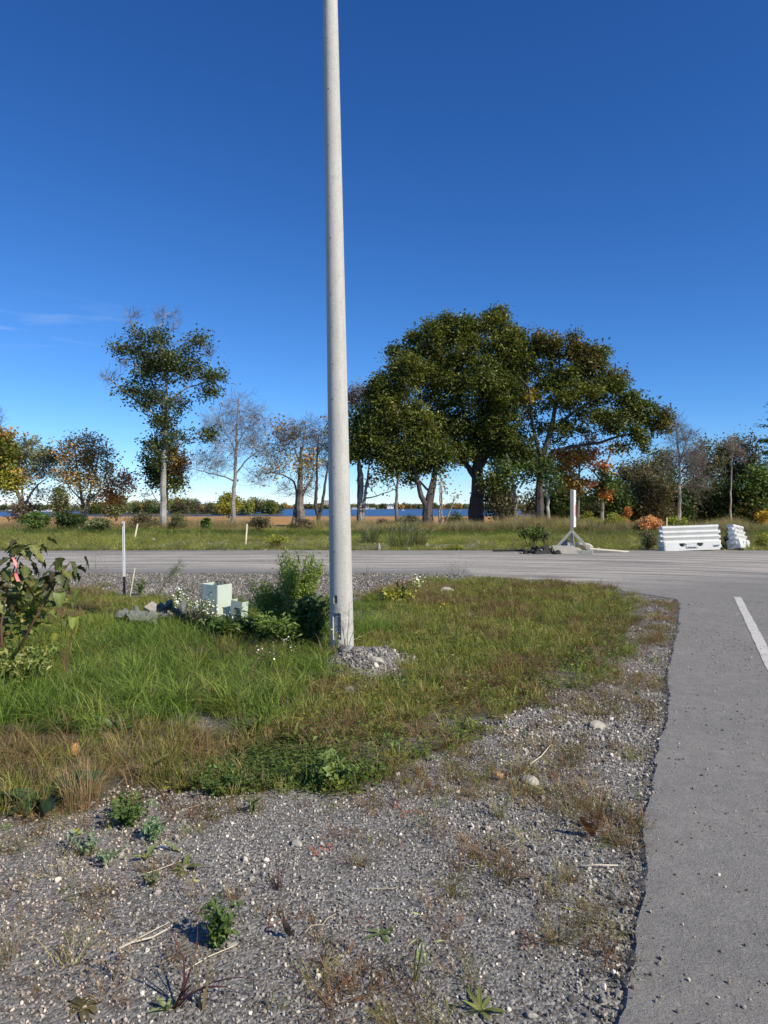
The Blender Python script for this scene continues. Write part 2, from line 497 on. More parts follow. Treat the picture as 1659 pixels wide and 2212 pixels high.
# ------------------------------------------------------------------ setting: ground, water, road
def axis(*segs):
    out = []
    for a, b, st in segs: out.append(np.arange(a, b, st))
    return np.concatenate(out + [[segs[-1][1]]])

xs = axis((-4000, -400, 400), (-400, -60, 34), (-60, -12, 2.4), (-12, -7, .4), (-7, 6, .085), (6, 14, .4), (14, 60, 2.3), (60, 400, 34), (400, 4000, 400))
ys = axis((-40, 0, 5), (0, 1.2, .3), (1.2, 10, .085), (10, 18, .16), (18, 60, 1.0), (60, 120, 6), (120, 360, 20), (360, 380, 4), (380, 460, 10), (460, 1500, 120), (1500, 6000, 500))
GX, GY = np.meshgrid(xs, ys)
gx, gy = GX.ravel(), GY.ravel()
GZ = ground_z(gx, gy)
nx, ny = len(xs), len(ys)
ii = np.arange(nx * ny).reshape(ny, nx)
quads = np.stack([ii[:-1, :-1], ii[:-1, 1:], ii[1:, 1:], ii[1:, :-1]], -1).reshape(-1, 4)
gm = np_mesh('ground', np.stack([gx, gy, GZ], 1), quads, smooth=True)
gpx, gpy = to_px(gx, gy)
soil = (in_poly(gpx, gpy, GRASS) & (gy > 0.5)).astype(np.float32)
nn = fbm(gx * 1.7, gy * 1.7, 5)
soil *= np.clip(0.35 + (nn - 0.35) * 3, 0, 1)
mound = np.exp(-(((gx + 0.19) / 0.36) ** 2 + ((gy - 6.98) / 0.52) ** 2))
soil *= np.clip(1 - 2.5 * mound, 0, 1)
field = np.clip((gy - 45) / 4, 0, 1) * (gy < 372)
verge = np.clip((gy - 24.6) / 0.6 + (fbm(gx * .6, gy * .6, 8) - .5) * 3, 0, 1) * (gy > 24)
for nm, arr in (('soil', soil), ('field', field), ('verge', verge)):
    a = gm.attributes.new(nm, 'FLOAT', 'POINT'); a.data.foreach_set('value', arr.astype(np.float32))
tag(link('ground', gm, M['ground']), kind='structure')

V = np.array([(-5000, 366, -5), (5000, 366, -5), (5000, 6000, -5), (-5000, 6000, -5)], float)
tag(link('lake', np_mesh('lake', V, np.array([[0, 1, 2, 3]])), M['water']), kind='structure')

def shore(name, outline, z, mat):
    mb = MB(); mb.prism(outline, -9, z)
    return tag(link(name, mb.mesh(name), mat), kind='structure')
M['shore'] = simple('shore_scrub', (0.11, 0.10, 0.06), 0.95, 0.4, 0.15, 0.3, 0.3)
shore('far_shore', [(-900, 1262), (-300, 1268), (200, 1260), (700, 1272), (1600, 1262), (1600, 1700), (-900, 1700)], -4.4, M['shore'])
shore('side_shore', [(-900, 775), (-430, 778), (-300, 785), (-262, 800), (-255, 900), (-300, 1000), (-900, 1000)], -4.2, M['shore'])
shore('peninsula', [(-260, 500), (-180, 488), (-120, 500), (-88, 508), (-74, 518), (-84, 540), (-150, 570), (-260, 560)], -4.3, M['shore'])

# road: one slab with a ragged, crumbling near edge
edge = [G(*p) for p in ROADEDGE]
start = (edge[0][0] - 0.56, 0.75)
edge = [(start[0] - 0.75, -1.0), start] + edge
dense = []
for (x0, y0), (x1, y1) in zip(edge, edge[1:]):
    ln = math.hypot(x1 - x0, y1 - y0); k = max(1, int(ln / (0.045 if y0 < 12 and x0 > 0 else 0.15)))
    for q in range(k): dense.append((x0 + (x1 - x0) * q / k, y0 + (y1 - y0) * q / k))
dense.append(edge[-1])
dense = np.array(dense)
# smooth the corner then roughen the edge
for _ in range(6):
    dense[1:-1] = 0.25 * dense[:-2] + 0.5 * dense[1:-1] + 0.25 * dense[2:]
tan = np.gradient(dense, axis=0); tan /= np.linalg.norm(tan, axis=1)[:, None] + 1e-9
nrm = np.stack([-tan[:, 1], tan[:, 0]], 1)               # to the left: off the road
s = np.concatenate([[0], np.cumsum(np.linalg.norm(np.diff(dense, axis=0), axis=1))])
wob = (fbm(s * 1.6, s * 0 + 3, 21, 3) - .5) * 0.08 + (vnoise(s * 9, s * 0, 5) - .5) * 0.016 + (vnoise(s * 30, s * 0, 6) - .5) * 0.012
dense = dense + nrm * wob[:, None]
ROAD_TOP = 0.018
pl = [tuple(p) for p in dense]
back = [(-60, 25.6), (-34, 24.7), (-14, 24.7), (-6, 25.1), (20, 25.0), (60, 25.0), (60, -1.0)]
bm = bmesh.new()
top_e = [bm.verts.new((x, y, ROAD_TOP)) for x, y in pl]
loopv = top_e + [bm.verts.new((x, y, ROAD_TOP)) for x, y in back]
bm.faces.new(loopv)
bmesh.ops.triangulate(bm, faces=bm.faces[:], ngon_method='EAR_CLIP')
R_ = random.Random(3)
prev = None
e_mid = []; e_out = []
for i, v in enumerate(top_e):
    o1 = 0.012 + 0.022 * R_.random(); o2 = o1 + 0.018 + 0.02 * R_.random()
    n = nrm[i]
    e_mid.append(bm.verts.new((v.co.x + n[0] * o1, v.co.y + n[1] * o1, ROAD_TOP - 0.012 - 0.008 * R_.random())))
    e_out.append(bm.verts.new((v.co.x + n[0] * o2, v.co.y + n[1] * o2, -0.015)))
for i in range(len(top_e) - 1):
    bm.faces.new((top_e[i], top_e[i + 1], e_mid[i + 1], e_mid[i]))
    bm.faces.new((e_mid[i], e_mid[i + 1], e_out[i + 1], e_out[i]))
# back edge skirt
bb = [bm.verts.new((x, y + 0.06 * (1 if y > 10 else 0), -0.02)) for x, y in back[:6]]
bv = loopv[len(top_e):len(top_e) + 6]
for i in range(5): bm.faces.new((bv[i], bv[i + 1], bb[i + 1], bb[i]))
bmesh.ops.recalc_face_normals(bm, faces=bm.faces)
rm = bpy.data.meshes.new('road'); bm.to_mesh(rm); bm.free()
# attributes need vertices inside: lay a finer top sheet just above for the surface itself
def road_inside(x, y):
    poly = pl + back
    return in_poly(x, y, poly)
rx = axis((-60, -16, 2), (-16, 0, .5), (0, 12, .12), (12, 60, 3)); ry = axis((0.2, 12, .12), (12, 26, .3))
RX, RY = np.meshgrid(rx, ry)
def road_attrs(me):
    co = np.zeros(len(me.vertices) * 3, np.float32); me.vertices.foreach_get('co', co); co = co.reshape(-1, 3)
    x, y, z = co.T
    px, py = to_px(x, y)
    d = np.clip(np.where(x < 2, (y - 17.0) / 1.5, (y - 12.5 - 0.55 * np.clip(x - 4, 0, 3)) / 3), 0, 1) * np.clip((26 - y) / 1.6, 0.35, 1)
    d *= np.clip((py - 1188) / 14, 0.4, 1)
    d = d * 0.95 + 0.07
    dm = np.full(len(x), 9.0)
    near = y < 30
    for i in range(0, len(dense), 2):
        dd = (x - dense[i, 0]) ** 2 + (y - dense[i, 1]) ** 2
        dm = np.minimum(dm, dd)
    dm = np.sqrt(dm)
    e = np.clip(1 - dm / 0.25, 0, 1) * 0.7 * (y >= 15.5) * (x < 2)
    e = np.maximum(e, (z < ROAD_TOP - 0.003) * (0.6 * ((y < 12) | (y > 15.5))))
    for nm, arr in (('dust', d), ('edge', e)):
        a = me.attributes.new(nm, 'FLOAT', 'POINT'); a.data.foreach_set('value', arr.astype(np.float32))
# build top as grid clipped to the outline: bisect the grid into the outline with small cells near the edge
bm = bmesh.new(); bm.from_mesh(rm)
for xcut in list(np.arange(-0.6, 9.0, 0.16)) + list(np.arange(9, 20, 1.0)) + list(np.arange(-30, -0.6, 1.0)):
    bmesh.ops.bisect_plane(bm, geom=bm.verts[:] + bm.edges[:] + bm.faces[:], plane_co=(xcut, 0, 0), plane_no=(1, 0, 0))
for ycut in list(np.arange(1.0, 12.6, 0.3)) + list(np.arange(12.6, 25, 0.5)):
    bmesh.ops.bisect_plane(bm, geom=bm.verts[:] + bm.edges[:] + bm.faces[:], plane_co=(0, ycut, 0), plane_no=(0, 1, 0))
bm.to_mesh(rm); bm.free()
road_attrs(rm)
tag(link('road', rm, M['asphalt']), kind='structure')

# painted line beside the near road's centre
a0 = Vector(G(1585, 1292)); a1 = Vector(G(1600.5, 1292))
dirv = (Vector(G(1643.5, 1395)) - Vector(G(1592.7, 1292))).normalized()
b0 = a0 + dirv * 16; b1 = a1 + dirv * 16
nseg = 60
Vl = []
for i in range(nseg + 1):
    t_ = i / nseg
    for p, q, sg in ((a0, b0, -1), (a1, b1, 1)):
        w = p.lerp(q, t_); Vl.append((w.x + R_.uniform(-.006, .006), w.y, ROAD_TOP + 0.004))
Fl = [(2 * i, 2 * i + 1, 2 * i + 3, 2 * i + 2) for i in range(nseg)]
tag(link('road_marking', np_mesh('road_marking', np.array(Vl), np.array(Fl)), M['line']), kind='structure')

# ------------------------------------------------------------------ concrete pole
PB = Vector((*G(739.5, 1420), 0)); PB.y = 7.5; PB.x = (739.5 - CX) / FPX * 7.5
lean = math.atan2((739.5 - 713.5) / FPX * 7.5, 6.94)
pole = thing('utility_pole', 'tall tapered grey concrete pole standing in the grass beside a gravel heap', 'pole', PB, rot=(0, -lean, 0))
def pole_r(z): return 0.125 - (0.125 - 0.0765) * z / 6.94
def zpix(py): return EYE - (py - HY) / FPX * 7.5
HATCH = (-math.radians(23), 0.0455, zpix(1378), zpix(1321))      # facing angle, half width, z0, z1
PLATE = (-math.radians(27), 0.0215, zpix(1300.5), zpix(1283.5))
def make_pole():
    eps = 0.0012
    zz = [-0.5, 0.0]
    for _, _, z0, z1 in (HATCH, PLATE): zz += [z0 - eps, z0 + eps, z1 - eps, z1 + eps]
    zz = sorted(zz + list(np.arange(0.05, 10.6, 0.35)))
    aa = list(np.linspace(-math.pi, math.pi, 56, endpoint=False))
    for f, hw, _, _ in (HATCH, PLATE):
        h = math.asin(hw / 0.12)
        aa += [f - h - eps * 6, f - h + eps * 6, f + h - eps * 6, f + h + eps * 6]
    aa = sorted(aa)
    V = []
    for z in zz:
        r = pole_r(z)
        for a in aa:
            rr = r
            for (f, hw, z0, z1), dep in ((HATCH, .026), (PLATE, .017)):
                if z0 < z < z1 and abs(a - f) < math.asin(hw / 0.12):
                    rr = (r * math.cos(math.asin(hw / .12)) - dep * 0.75) / math.cos(a - f)
            V.append((rr * math.sin(a), -rr * math.cos(a), z))
    n = len(aa); m = len(zz)
    I = np.arange(n * m).reshape(m, n); J = np.roll(I, -1, 1)
    F = np.stack([I[:-1], J[:-1], J[1:], I[1:]], -1).reshape(-1, 4)
    return np_mesh('shaft', np.array(V), F)
shaft = link('shaft', make_pole(), M['concrete'], pole)
bmx = bmesh.new(); bmx.from_mesh(shaft.data)
for f in bmx.faces: f.smooth = True
for e in bmx.edges:
    if len(e.link_faces) == 2 and e.calc_face_angle(0) > math.radians(25): e.smooth = False
bmx.to_mesh(shaft.data); bmx.free()
M['cover'] = simple('grey_cover_plate', (0.26, 0.27, 0.29), 0.6, 0.15, 14, 0.15, 0.002)
M['plateface'] = simple('dull_metal_plate', (0.17, 0.18, 0.17), 0.5, 0.3, 60, 0.2, 0.001, metal=0.3)
M['print_pit_shade'] = simple('dark_print_and_pit_shade', (0.03, 0.035, 0.03), 0.6, 0.1, 20, 0)
def on_pole(f, z, r):
    return (r * math.sin(f), -r * math.cos(f), z)
f, hw, z0, z1 = HATCH; zc = (z0 + z1) / 2
rc = pole_r(zc) * math.cos(math.asin(hw / .12)) - .0195
cv = part('access_cover', MB().box((hw * 2 - .010, .006, z1 - z0 - .03), bevel=.0025), M['cover'], pole, on_pole(f, zc - .008, rc + .004), (0, 0, f))
part('bolt', MB().tube([(0, 0.002, 0), (0, -.006, 0)], .005, 8), M['plateface'], cv, (0, -.003, .012))
part('cover_rim', MB().box((hw * 2 - .012, .003, .003)), M['white'], cv, (0, -.004, (z1 - z0) / 2 - .03))
f, hw, z0, z1 = PLATE; zc = (z0 + z1) / 2
rc = pole_r(zc) * math.cos(math.asin(hw / .12)) - .0128
pp = part('name_plate', MB().box((hw * 2 - .004, .002, z1 - z0 - .006)), M['plateface'], pole, on_pole(f, zc, rc + .001), (0, 0, f))
for k, dz in enumerate((.022, .013, .008)):
    part('print_line', MB().box((.017 - .003 * k, .001, .004 if k < 2 else .0015)), M['print_pit_shade'], pp, (0.0, -.0012, dz))
for k, zpx in enumerate((1190, 1115, 1010, 930, 865, 790, 710, 640, 520, 430, 320, 200, 90)):
    z = zpix(zpx); fa = -math.radians(24 + 3 * math.sin(k * 2.1))
    r = pole_r(z)
    part('pit_shade', MB().stone(.0055, (0, 0, 0), (1, .5, 1.9), k, 1), M['print_pit_shade'], pole, on_pole(fa, z, r), (0, 0, fa))  # dark solid nub, its colour stands in for shade inside a small pit

# ------------------------------------------------------------------ white marker post and survey stakes
def ground_thing(name, label, cat, px, py, **kw):
    x, y = G(px, py)
    return thing(name, label, cat, (x, y, gz(x, y)), **kw)
mp = thing('marker_post', 'white plastic marker post with black foot beside the far road', 'post', ((268.5 - CX) / FPX * 12.6, 12.6, 0), rot=(0, -.012, 0))
def channel(h0, h1):
    mb = MB()
    mb.box((.013, .014, h1 - h0), (-.0115, 0, (h0 + h1) / 2)); mb.box((.014, .014, h1 - h0), (.0115, 0, (h0 + h1) / 2)); mb.box((.036, .006, h1 - h0), (0, .0125, (h0 + h1) / 2))
    return mb
part('blade', channel(.34, 1.315), M['white'], mp)
part('foot', channel(-.3, .3385), M['black'], mp)
part('slot', MB().box((.005, .003, .62), (-.001, .0075, .8)), M['black'], mp)
part('reflector', MB().box((.010, .002, .05), (-.0115, -.0085, 1.26)), M['black'], mp)
def stake(label, px, py, d, h, w, leanx, m='stakewood'):
    t = thing('survey_stake', label, 'stake', ((px - CX) / FPX * d, d, gz((px - CX) / FPX * d, d)), rot=(0, leanx, .3), group='timber survey stakes in the verge')
    part('shaft', MB().box((w, w * .5, h + .25), (0, 0, h / 2 - .125), bevel=.003), M[m], t)
    part('sawn_top', MB().prism([(-w / 2, -w / 4), (w / 2, -w / 4), (w / 2, w / 4), (-w / 2, w / 4)], 0, .012), M['palewood'], t, (0, 0, h + .0005))
    return t
stake('pale stake leaning right among weeds behind the white marker post', 290, 1165, 32, 0.78, .065, .19)
stake('upright pale stake at the far road edge midway between marker post and pole', 531, 1182, 28, 0.86, .055, .06)
stake('pale stake behind the white barrier beside an orange shrub', 1440.5, 1158, 36, .98, .05, 0.0)
stake('thin short stake leaning in the grass just right of the marker post foot', 281, 1292, 12.4, .50, .014, .16)

# ------------------------------------------------------------------ light green utility pedestal, lid off
X0, D0 = (466 - CX) / FPX * 9.7, 9.7
ped = thing('utility_pedestal', 'open topped pale green sheet metal utility pedestal among white asters', 'utility box', (X0, D0, gz(X0, D0)), rot=(0, .012, math.radians(-31)))
W2, D2, H = .165, .135, .545
def wall(a, b, h, th=.004, z0=-.1):
    mb = MB(); a = Vector(a); b = Vector(b); d = (b - a); n = Vector((-d.y, d.x, 0)).normalized() * th
    mb.prism([(a.x, a.y), (b.x, b.y), (b.x + n.x, b.y + n.y), (a.x + n.x, a.y + n.y)], z0, h); return mb
R_c = .035
def rounded_panel(pts, h, z0):
    """open sheet following pts with thickness"""
    mb = MB(); n = len(pts)
    ins = []
    for i, p in enumerate(pts):
        a = Vector(pts[max(i - 1, 0)]); b = Vector(pts[min(i + 1, n - 1)]); t = (b - a).normalized()
        ins.append((p[0] - t.y * .004, p[1] + t.x * .004))
    rows = [[mb.bm.verts.new((x, y, z)) for x, y in P] for P, z in ((pts, z0), (pts, h), (ins, h), (ins, z0))]
    for r0, r1 in zip(rows, rows[1:] + rows[:1]):
        for i in range(n - 1): mb.bm.faces.new((r0[i], r0[i + 1], r1[i + 1], r1[i]))
    for i in (0, n - 1): mb.bm.faces.new([r[i] for r in rows])
    return mb
def arc(cx, cy, r, a0, a1, n=6):
    return [(cx + r * math.cos(math.radians(a0 + (a1 - a0) * k / n)), cy + r * math.sin(math.radians(a0 + (a1 - a0) * k / n))) for k in range(n + 1)]
front = arc(-W2 + R_c, -D2 + R_c, R_c, 180, 270) + [(-W2 + .09, -D2)]
part('corner_panel', rounded_panel([(-W2, D2)] + front, H, -.1), M['green_steel'], ped)
part('front_panel', rounded_panel([(-W2 + .0925, -D2 + .001), (W2 - .035, -D2 + .001)], H - .002, -.1), M['green_steel'], ped)
part('side_panel', rounded_panel([(W2 - .0325, -D2)] + arc(W2 - .02, -D2 + .02, .02, 270, 360) + [(W2, D2)], H, -.1), M['green_steel'], ped)
part('back_panel', rounded_panel([(W2 - .005, D2 - .002), (-W2 + .005, D2 - .002)], H - .01, -.1), M['green_steel'], ped)
part('seam_lip', MB().box((.005, .19, .010), (-W2 - .001, .02, .29)), M['green_steel'], ped)
part('latch', MB().box((.03, .006, .006), (.05, -D2 - .003, H - .10)), M['black'], ped)
for k in range(5):
    part('vent_slot', MB().box((.004, .07, .006), (-W2 - .001, -.03, .14 + .020 * k)), M['black'], ped)
for k, xx in enumerate((-.10, -.03, .05)):
    part('bracket', MB().box((.012, .004, .10), (xx, D2 - .012, H - .03 - .01 * k)).box((.018, .018, .012), (xx, D2 - .018, H + .01)), M['black'], ped)
X1, D1 = (511 - CX) / FPX * 9.5, 9.5
cov = thing('pedestal_cover', 'lower loose pale green metal cover standing against the right of the open pedestal', 'metal cover', (X1, D1, gz(X1, D1)), rot=(0.0, .10, math.radians(-27)))
part('face_sheet', rounded_panel([(-.10, .10)] + arc(-.07, -.02, .03, 180, 270) + [(.10, -.05)], .345, -.05), M['green_steel'], cov)
part('side_sheet', rounded_panel([(.101, -.049), (.104, .08)], .34, -.05), M['green_steel'], cov)
for k in range(6):
    part('vent_slot', MB().box((.055, .004, .008), (.045, -.051, .14 + .022 * k)), M['black'], cov)

# ------------------------------------------------------------------ debris in the grass: board, rods, netting, stones
def lying(name, label, cat, px, py, size, rot, m, group=None, lift=0, bevel=.004):
    x, y = G(px, py)
    t = thing(name, label, cat, (x, y, gz(x, y) + lift), rot=rot, group=group)
    return t
x, y = G(332, 1352)
M['oldboard'] = simple('brown_grey_board', (0.36, 0.31, 0.27), 0.9, 0.35, 7, 0.5, 0.004, stretch=(.7, 6, 6))
tag(link('broken_board', MB().box((.46, .16, .05), bevel=.006).mesh('broken_board'), M['oldboard'], None, tuple(A(346, 1323, 10.05)), (.5, .42, -.35)),
    'short weathered brown board tilted on the debris heap in the grass', 'board')
M['netting'] = simple('grey_green_netting', (0.19, 0.20, 0.175), 0.7, 0.4, 22, 0.8, 0.02)
def crumple(name, label, px, py, sx, sy, sz, seed, m, lift=0.12):
    x, y = G(px, py)
    bm = bmesh.new(); bmesh.ops.create_grid(bm, x_segments=22, y_segments=14, size=1)
    for v in bm.verts:
        u, w = v.co.x, v.co.y
        n1 = float(fbm(np.array([u * 2.2 + seed]), np.array([w * 2.2]), seed, 4)[0])
        n2 = float(fbm(np.array([u * 2.6]), np.array([w * 2.6 + seed]), seed + 3, 3)[0])
        v.co = Vector(((u + (n2 - .5) * .6) * sx, (w + (n1 - .5) * .7) * sy, (n1 * 1.6 - .4 - .25 * (u * u + w * w)) * sz))
    me = bpy.data.meshes.new(name); bm.to_mesh(me); bm.free()
    return tag(link(name, me, m, None, (x, y, gz(x, y) + lift)), label, 'netting')
crumple('crumpled_netting', 'crumpled grey green netting lying left of the broken board', 300, 1362, .26, .16, .20, 4, M['netting'], .14)
crumple('crumpled_netting', 'bunched grey green netting caught between the broken board and the white asters', 372, 1352, .18, .14, .26, 9, M['netting'], .18)
def rod(name, label, cat, a, b, r, m):
    me = MB().tube([a, Vector(a).lerp(Vector(b), .5) + Vector((0, 0, -.01)), b], r, 6).mesh(name, True)
    return tag(link(name, me, m), label, cat)
M['orange'] = simple('orange_plastic', (0.62, 0.22, 0.08), 0.6, 0.2, 20, 0.1)
M['brown'] = simple('rust_brown_stick', (0.16, 0.085, 0.05), 0.9, 0.3, 20, 0.4)
rod('orange_rod', 'thin orange rod lying aslant across the dark debris heap', 'rod', A(365, 1327, 9.5), A(398, 1343, 9.2), .010, M['orange'])
rod('orange_rod', 'longer orange rod with brown end pointing toward the green pedestal', 'rod', A(376, 1326, 9.6), A(420, 1351, 9.1), .007, M['orange'])
rod('stick', 'bare straw coloured stick lying below the orange rods', 'stick', A(371, 1343, 9.3), A(424, 1354, 9.0), .005, M['stakewood'])

# ------------------------------------------------------------------ roadside sign on its timber frame
SD = 23.2
M['brace'] = simple('pale_weathered_timber', (0.46, 0.43, 0.37), 0.85, 0.28, 5, 0.4, 0.003, stretch=(6, 6, 0.6))
sx = (1235 - CX) / FPX * SD
RT = ROAD_TOP
sg = thing('roadside_sign', 'white sign with red panel seen edge on, on a braced timber post', 'sign', (sx, SD, RT), rz=math.radians(-21.0))
part('post', MB().box((.09, .09, 2.07), (0, 0, 1.075), bevel=.004), M['wood'], sg)
pz0, pz1 = .87, 2.09
pan = part('panel', MB().box((.018, .52, pz1 - pz0), (0, .26, 0), bevel=.002), M['white'], sg, (.066, -.045, (pz0 + pz1) / 2), (0, 0, math.radians(-1.0)))
part('red_field', MB().box((.003, .34, .37), (.0105, .34, -.07)), M['red'], pan)
for (yy, zz, w, h) in ((.28, .48, .06, .035), (.28, .40, .06, .035), (.43, .40, .10, .04), (.36, .20, .28, .03), (.37, .15, .24, .03), (.35, .10, .28, .03), (.36, -.44, .22, .03)):
    part('print_line', MB().box((.002, w, h), (.0100, yy, zz)), M['bluegrey'], pan)
part('backing_strip', MB().box((.012, .09, 1.23), (.051, 0, 1.475)), M['black'], sg)
def sgp(px, py, dd=0): # pixel at sign distance -> sign local
    v = A(px, py, SD + dd) - Vector((sx, SD, RT))
    c, s_ = math.cos(math.radians(14.9)), math.sin(math.radians(14.9))
    return Vector((v.x * c - v.y * s_, v.x * s_ + v.y * c, v.z))
part('brace', MB().beam((-.01, -.075, .74), (-.50, -.075, .19), .085, .042, up=(0, 1, 0), bevel=.003), M['brace'], sg)
part('brace', MB().beam((.015, -.078, .74), (.62, -.078, .10), .042, .085, up=(1, 0, 0), bevel=.003), M['brace'], sg)
part('brace', MB().beam((0, .06, .55), (0, .72, .12), .04, .085, up=(1, 0, 0), bevel=.003), M['brace'], sg)
part('foot_beam', MB().box((1.16, .09, .14), (.10, -.10, .07), bevel=.005), M['brace'], sg)
part('foot_beam', MB().box((.09, 1.3, .12), (0, .62, .06), bevel=.005), M['brace'], sg)
mb = MB(); mb.prism([(-.60, .27), (.10, .27), (.20, .0), (-.50, .0)], 0, .018)
part('foot_plate', mb, M['palewood'], sg, (0, -.165, .006), (math.radians(82), 0, 0))
def rock(label, px, py, d, r, sq, seed, m='rock', group='stones holding down the sign frame', z=None):
    p = A(px, py, d)
    t = link('rock', MB().stone(r, (0, 0, 0), sq, seed, 2).mesh('rock'), M[m], None, (p.x, p.y, p.z if z is None else z))
    return tag(t, label, 'rock', group)
rock('tall brown rock between the left brace and the post of the sign', 1222, 1179, 23.45, .21, (.8, .7, 1.1), 1, 'greyrock')
rock('flat pale slab behind the right brace of the sign frame', 1254, 1178, 23.8, .26, (1.35, .8, .45), 2)
rock('thin flat stone lying under the right brace on the foot beam', 1249, 1190, 23.25, .20, (1.2, .7, .35), 3)
rock('rounded pale boulder right of the right brace top of the plank', 1268, 1181, 24.2, .22, (1.3, .8, .6), 4)
pk = tag(link('long_plank', MB().beam(A(1262, 1184, 23.9), A(1356, 1191.5, 24.3), .20, .05, up=(0, 0, 1), bevel=.004).mesh('long_plank'), M['palewood']),
         'long pale plank lying from the sign frame along the road edge', 'plank')
heap = ground_thing('asphalt_rubble', 'low heap of broken black asphalt chunks left of the sign frame', 'rubble heap', 1175, 1197)
hb = MB()
R_ = random.Random(5)
part('base', MB().stone(.5, (0, 0, -.05), (1.25, .6, .62), 8, 3), M['tar'], heap, smooth=False)
for k in range(46):
    u = R_.uniform(-1, 1); w = R_.uniform(-.5, .5)
    hz = .27 * max(0, 1 - (u / 1.0) ** 2 - (w / .55) ** 2)
    part('chunk', MB().stone(R_.uniform(.05, .13), (u * .78, w * .6, hz), (1, .9, .6), 100 + k, 1), M['tar' if R_.random() < .93 else 'greyrock'], heap)
tag(link('asphalt_slab', MB().box((1.1, .35, .03), bevel=.006).mesh('asphalt_slab'), M['tar'], None, (*G(1100, 1192), .05), (0, 0, .08)),
    'thin dark slab of old asphalt lying at the road edge left of the rubble', 'slab')

# ------------------------------------------------------------------ white plastic barriers
PROF = [(.115, .86), (.130, .835), (.130, .805), (.066, .70), (.150, .665), (.156, .64), (.088, .535), (.176, .495), (.182, .47), (.112, .365), (.215, .325), (.222, .30), (.240, .0)]
def barrier_body():
    Lh = 1.02
    ring = PROF + [(-o, z) for o, z in PROF[::-1]]
    xsn = [-Lh, -Lh + .04, Lh - .04, Lh]
    V = []; n = len(ring)
    for i, xx in enumerate(xsn):
        k = .9 if i in (0, 3) else 1
        V += [(xx, -o * k, z) for o, z in ring]
    I = np.arange(4 * n).reshape(4, n); J = np.roll(I, -1, 1)
    F = np.stack([I[:-1], J[:-1], J[1:], I[1:]], -1).reshape(-1, 4)
    me = bpy.data.meshes.new('body')
    me.from_pydata(V, [], [list(map(int, f)) for f in F] + [list(range(n))[::-1], list(range(3 * n, 4 * n))])
    bm = bmesh.new(); bm.from_mesh(me); bmesh.ops.recalc_face_normals(bm, faces=bm.faces)
    es = [e for e in bm.edges if e.calc_face_angle(0) > math.radians(18)]
    bmesh.ops.bevel(bm, geom=es, offset=.008, segments=2, affect='EDGES', clamp_overlap=True)
    bm.to_mesh(me); bm.free()
    body = bpy.data.objects.new('body', me); COL.objects.link(body)
    cut = MB()
    for cx in (-.37, .27):
        pl_ = [(cx + .115 * math.cos(a), .262 + .125 * math.sin(a)) for a in np.linspace(math.pi, 2 * math.pi, 11)]
        a_ = [cut.bm.verts.new((x, -.4, z)) for x, z in pl_]; b_ = [cut.bm.verts.new((x, .4, z)) for x, z in pl_]
        for k in range(len(pl_)): cut.bm.faces.new((a_[k], a_[(k + 1) % len(pl_)], b_[(k + 1) % len(pl_)], b_[k]))
        cut.bm.faces.new(a_[::-1]); cut.bm.faces.new(b_)
    cut.box((.36, .2, .26), (.90, -.255, .04))
    co = bpy.data.objects.new('cut', cut.mesh('cut')); COL.objects.link(co)
    md = body.modifiers.new('b', 'BOOLEAN'); md.object = co; md.operation = 'DIFFERENCE'; md.solver = 'EXACT'
    dg = bpy.context.evaluated_depsgraph_get()
    out = bpy.data.meshes.new_from_object(body.evaluated_get(dg))
    bpy.data.objects.remove(body); bpy.data.objects.remove(co)
    out.name = 'body'
    return out
bb_me = barrier_body()
def make_barrier(label, loc, rot, front=True):
    t = thing('plastic_barrier', label, 'barrier', loc, rot=rot, group='white plastic road barriers')
    link('body', bb_me, M['plastic'], t)
    for z in (.635, .455, .285, .12):
        part('end_tongue', MB().box((.075, .20 if z > .2 else .26, .10), (1.05, 0, z), bevel=.012), M['plastic'], t)
    for z in (.72, .545, .365, .20):
        part('end_tongue', MB().box((.075, .14 if z > .6 else .22, .085), (-1.05, 0, z), bevel=.012), M['plastic'], t)
    part('top_cap', MB().box((2.06, .225, .022), (0, 0, .868), bevel=.006), M['plastic'], t)
    for xx in (-.8, .8): part('filler_plug', MB().tube([(xx, 0, .878), (xx, 0, .888)], .05, 12), M['plastic'], t)
    for xx, zz, oo in ((-.42, .65, .153), (.32, .635, .156), (-.05, .465, .181)):
        part('bolt_recess', MB().stone(.014, (xx, -oo, zz), (1, .5, 1), 2, 1), M['black'], t)
    return t
BX, BD = (1493 - CX) / FPX * 24.9, 24.85
bar = make_barrier('long white ribbed plastic barrier with black label, broadside to the road', (BX, BD + .15, .02), (math.radians(-3), math.radians(-1.8), math.radians(3)))
lab = part('label_plate', MB().box((.40, .006, .155)), M['black'], bar, (-.05, -.2355, .155), (math.radians(-4.3), 0, 0))
part('label_face', MB().box((.36, .003, .118)), M['white'], lab, (0, -.004, .002))
R_ = random.Random(9)
for k in range(9):
    xx = -.145 + k * .036
    part('printed_stroke', MB().beam((xx + R_.uniform(-.012, .012), 0, -.045), (xx + R_.uniform(-.014, .014), 0, R_.uniform(.01, .042)), .002, .013, up=(0, 1, 0)), M['black'], lab, (0, -.0065, 0))
part('printed_stroke', MB().box((.30, .002, .018), (0, -.0065, -.048)), M['black'], lab)
BX2, BD2 = (1600 - CX) / FPX * 25.4, 25.4
bar2 = make_barrier('narrow looking white plastic barrier turned end on, tilted in the weeds', (BX2 + .42, BD2 + .9, -.02), (math.radians(4), math.radians(-6), math.radians(76)))
bar2.rotation_euler = (math.radians(-11), math.radians(4), math.radians(54))
wc = MB()
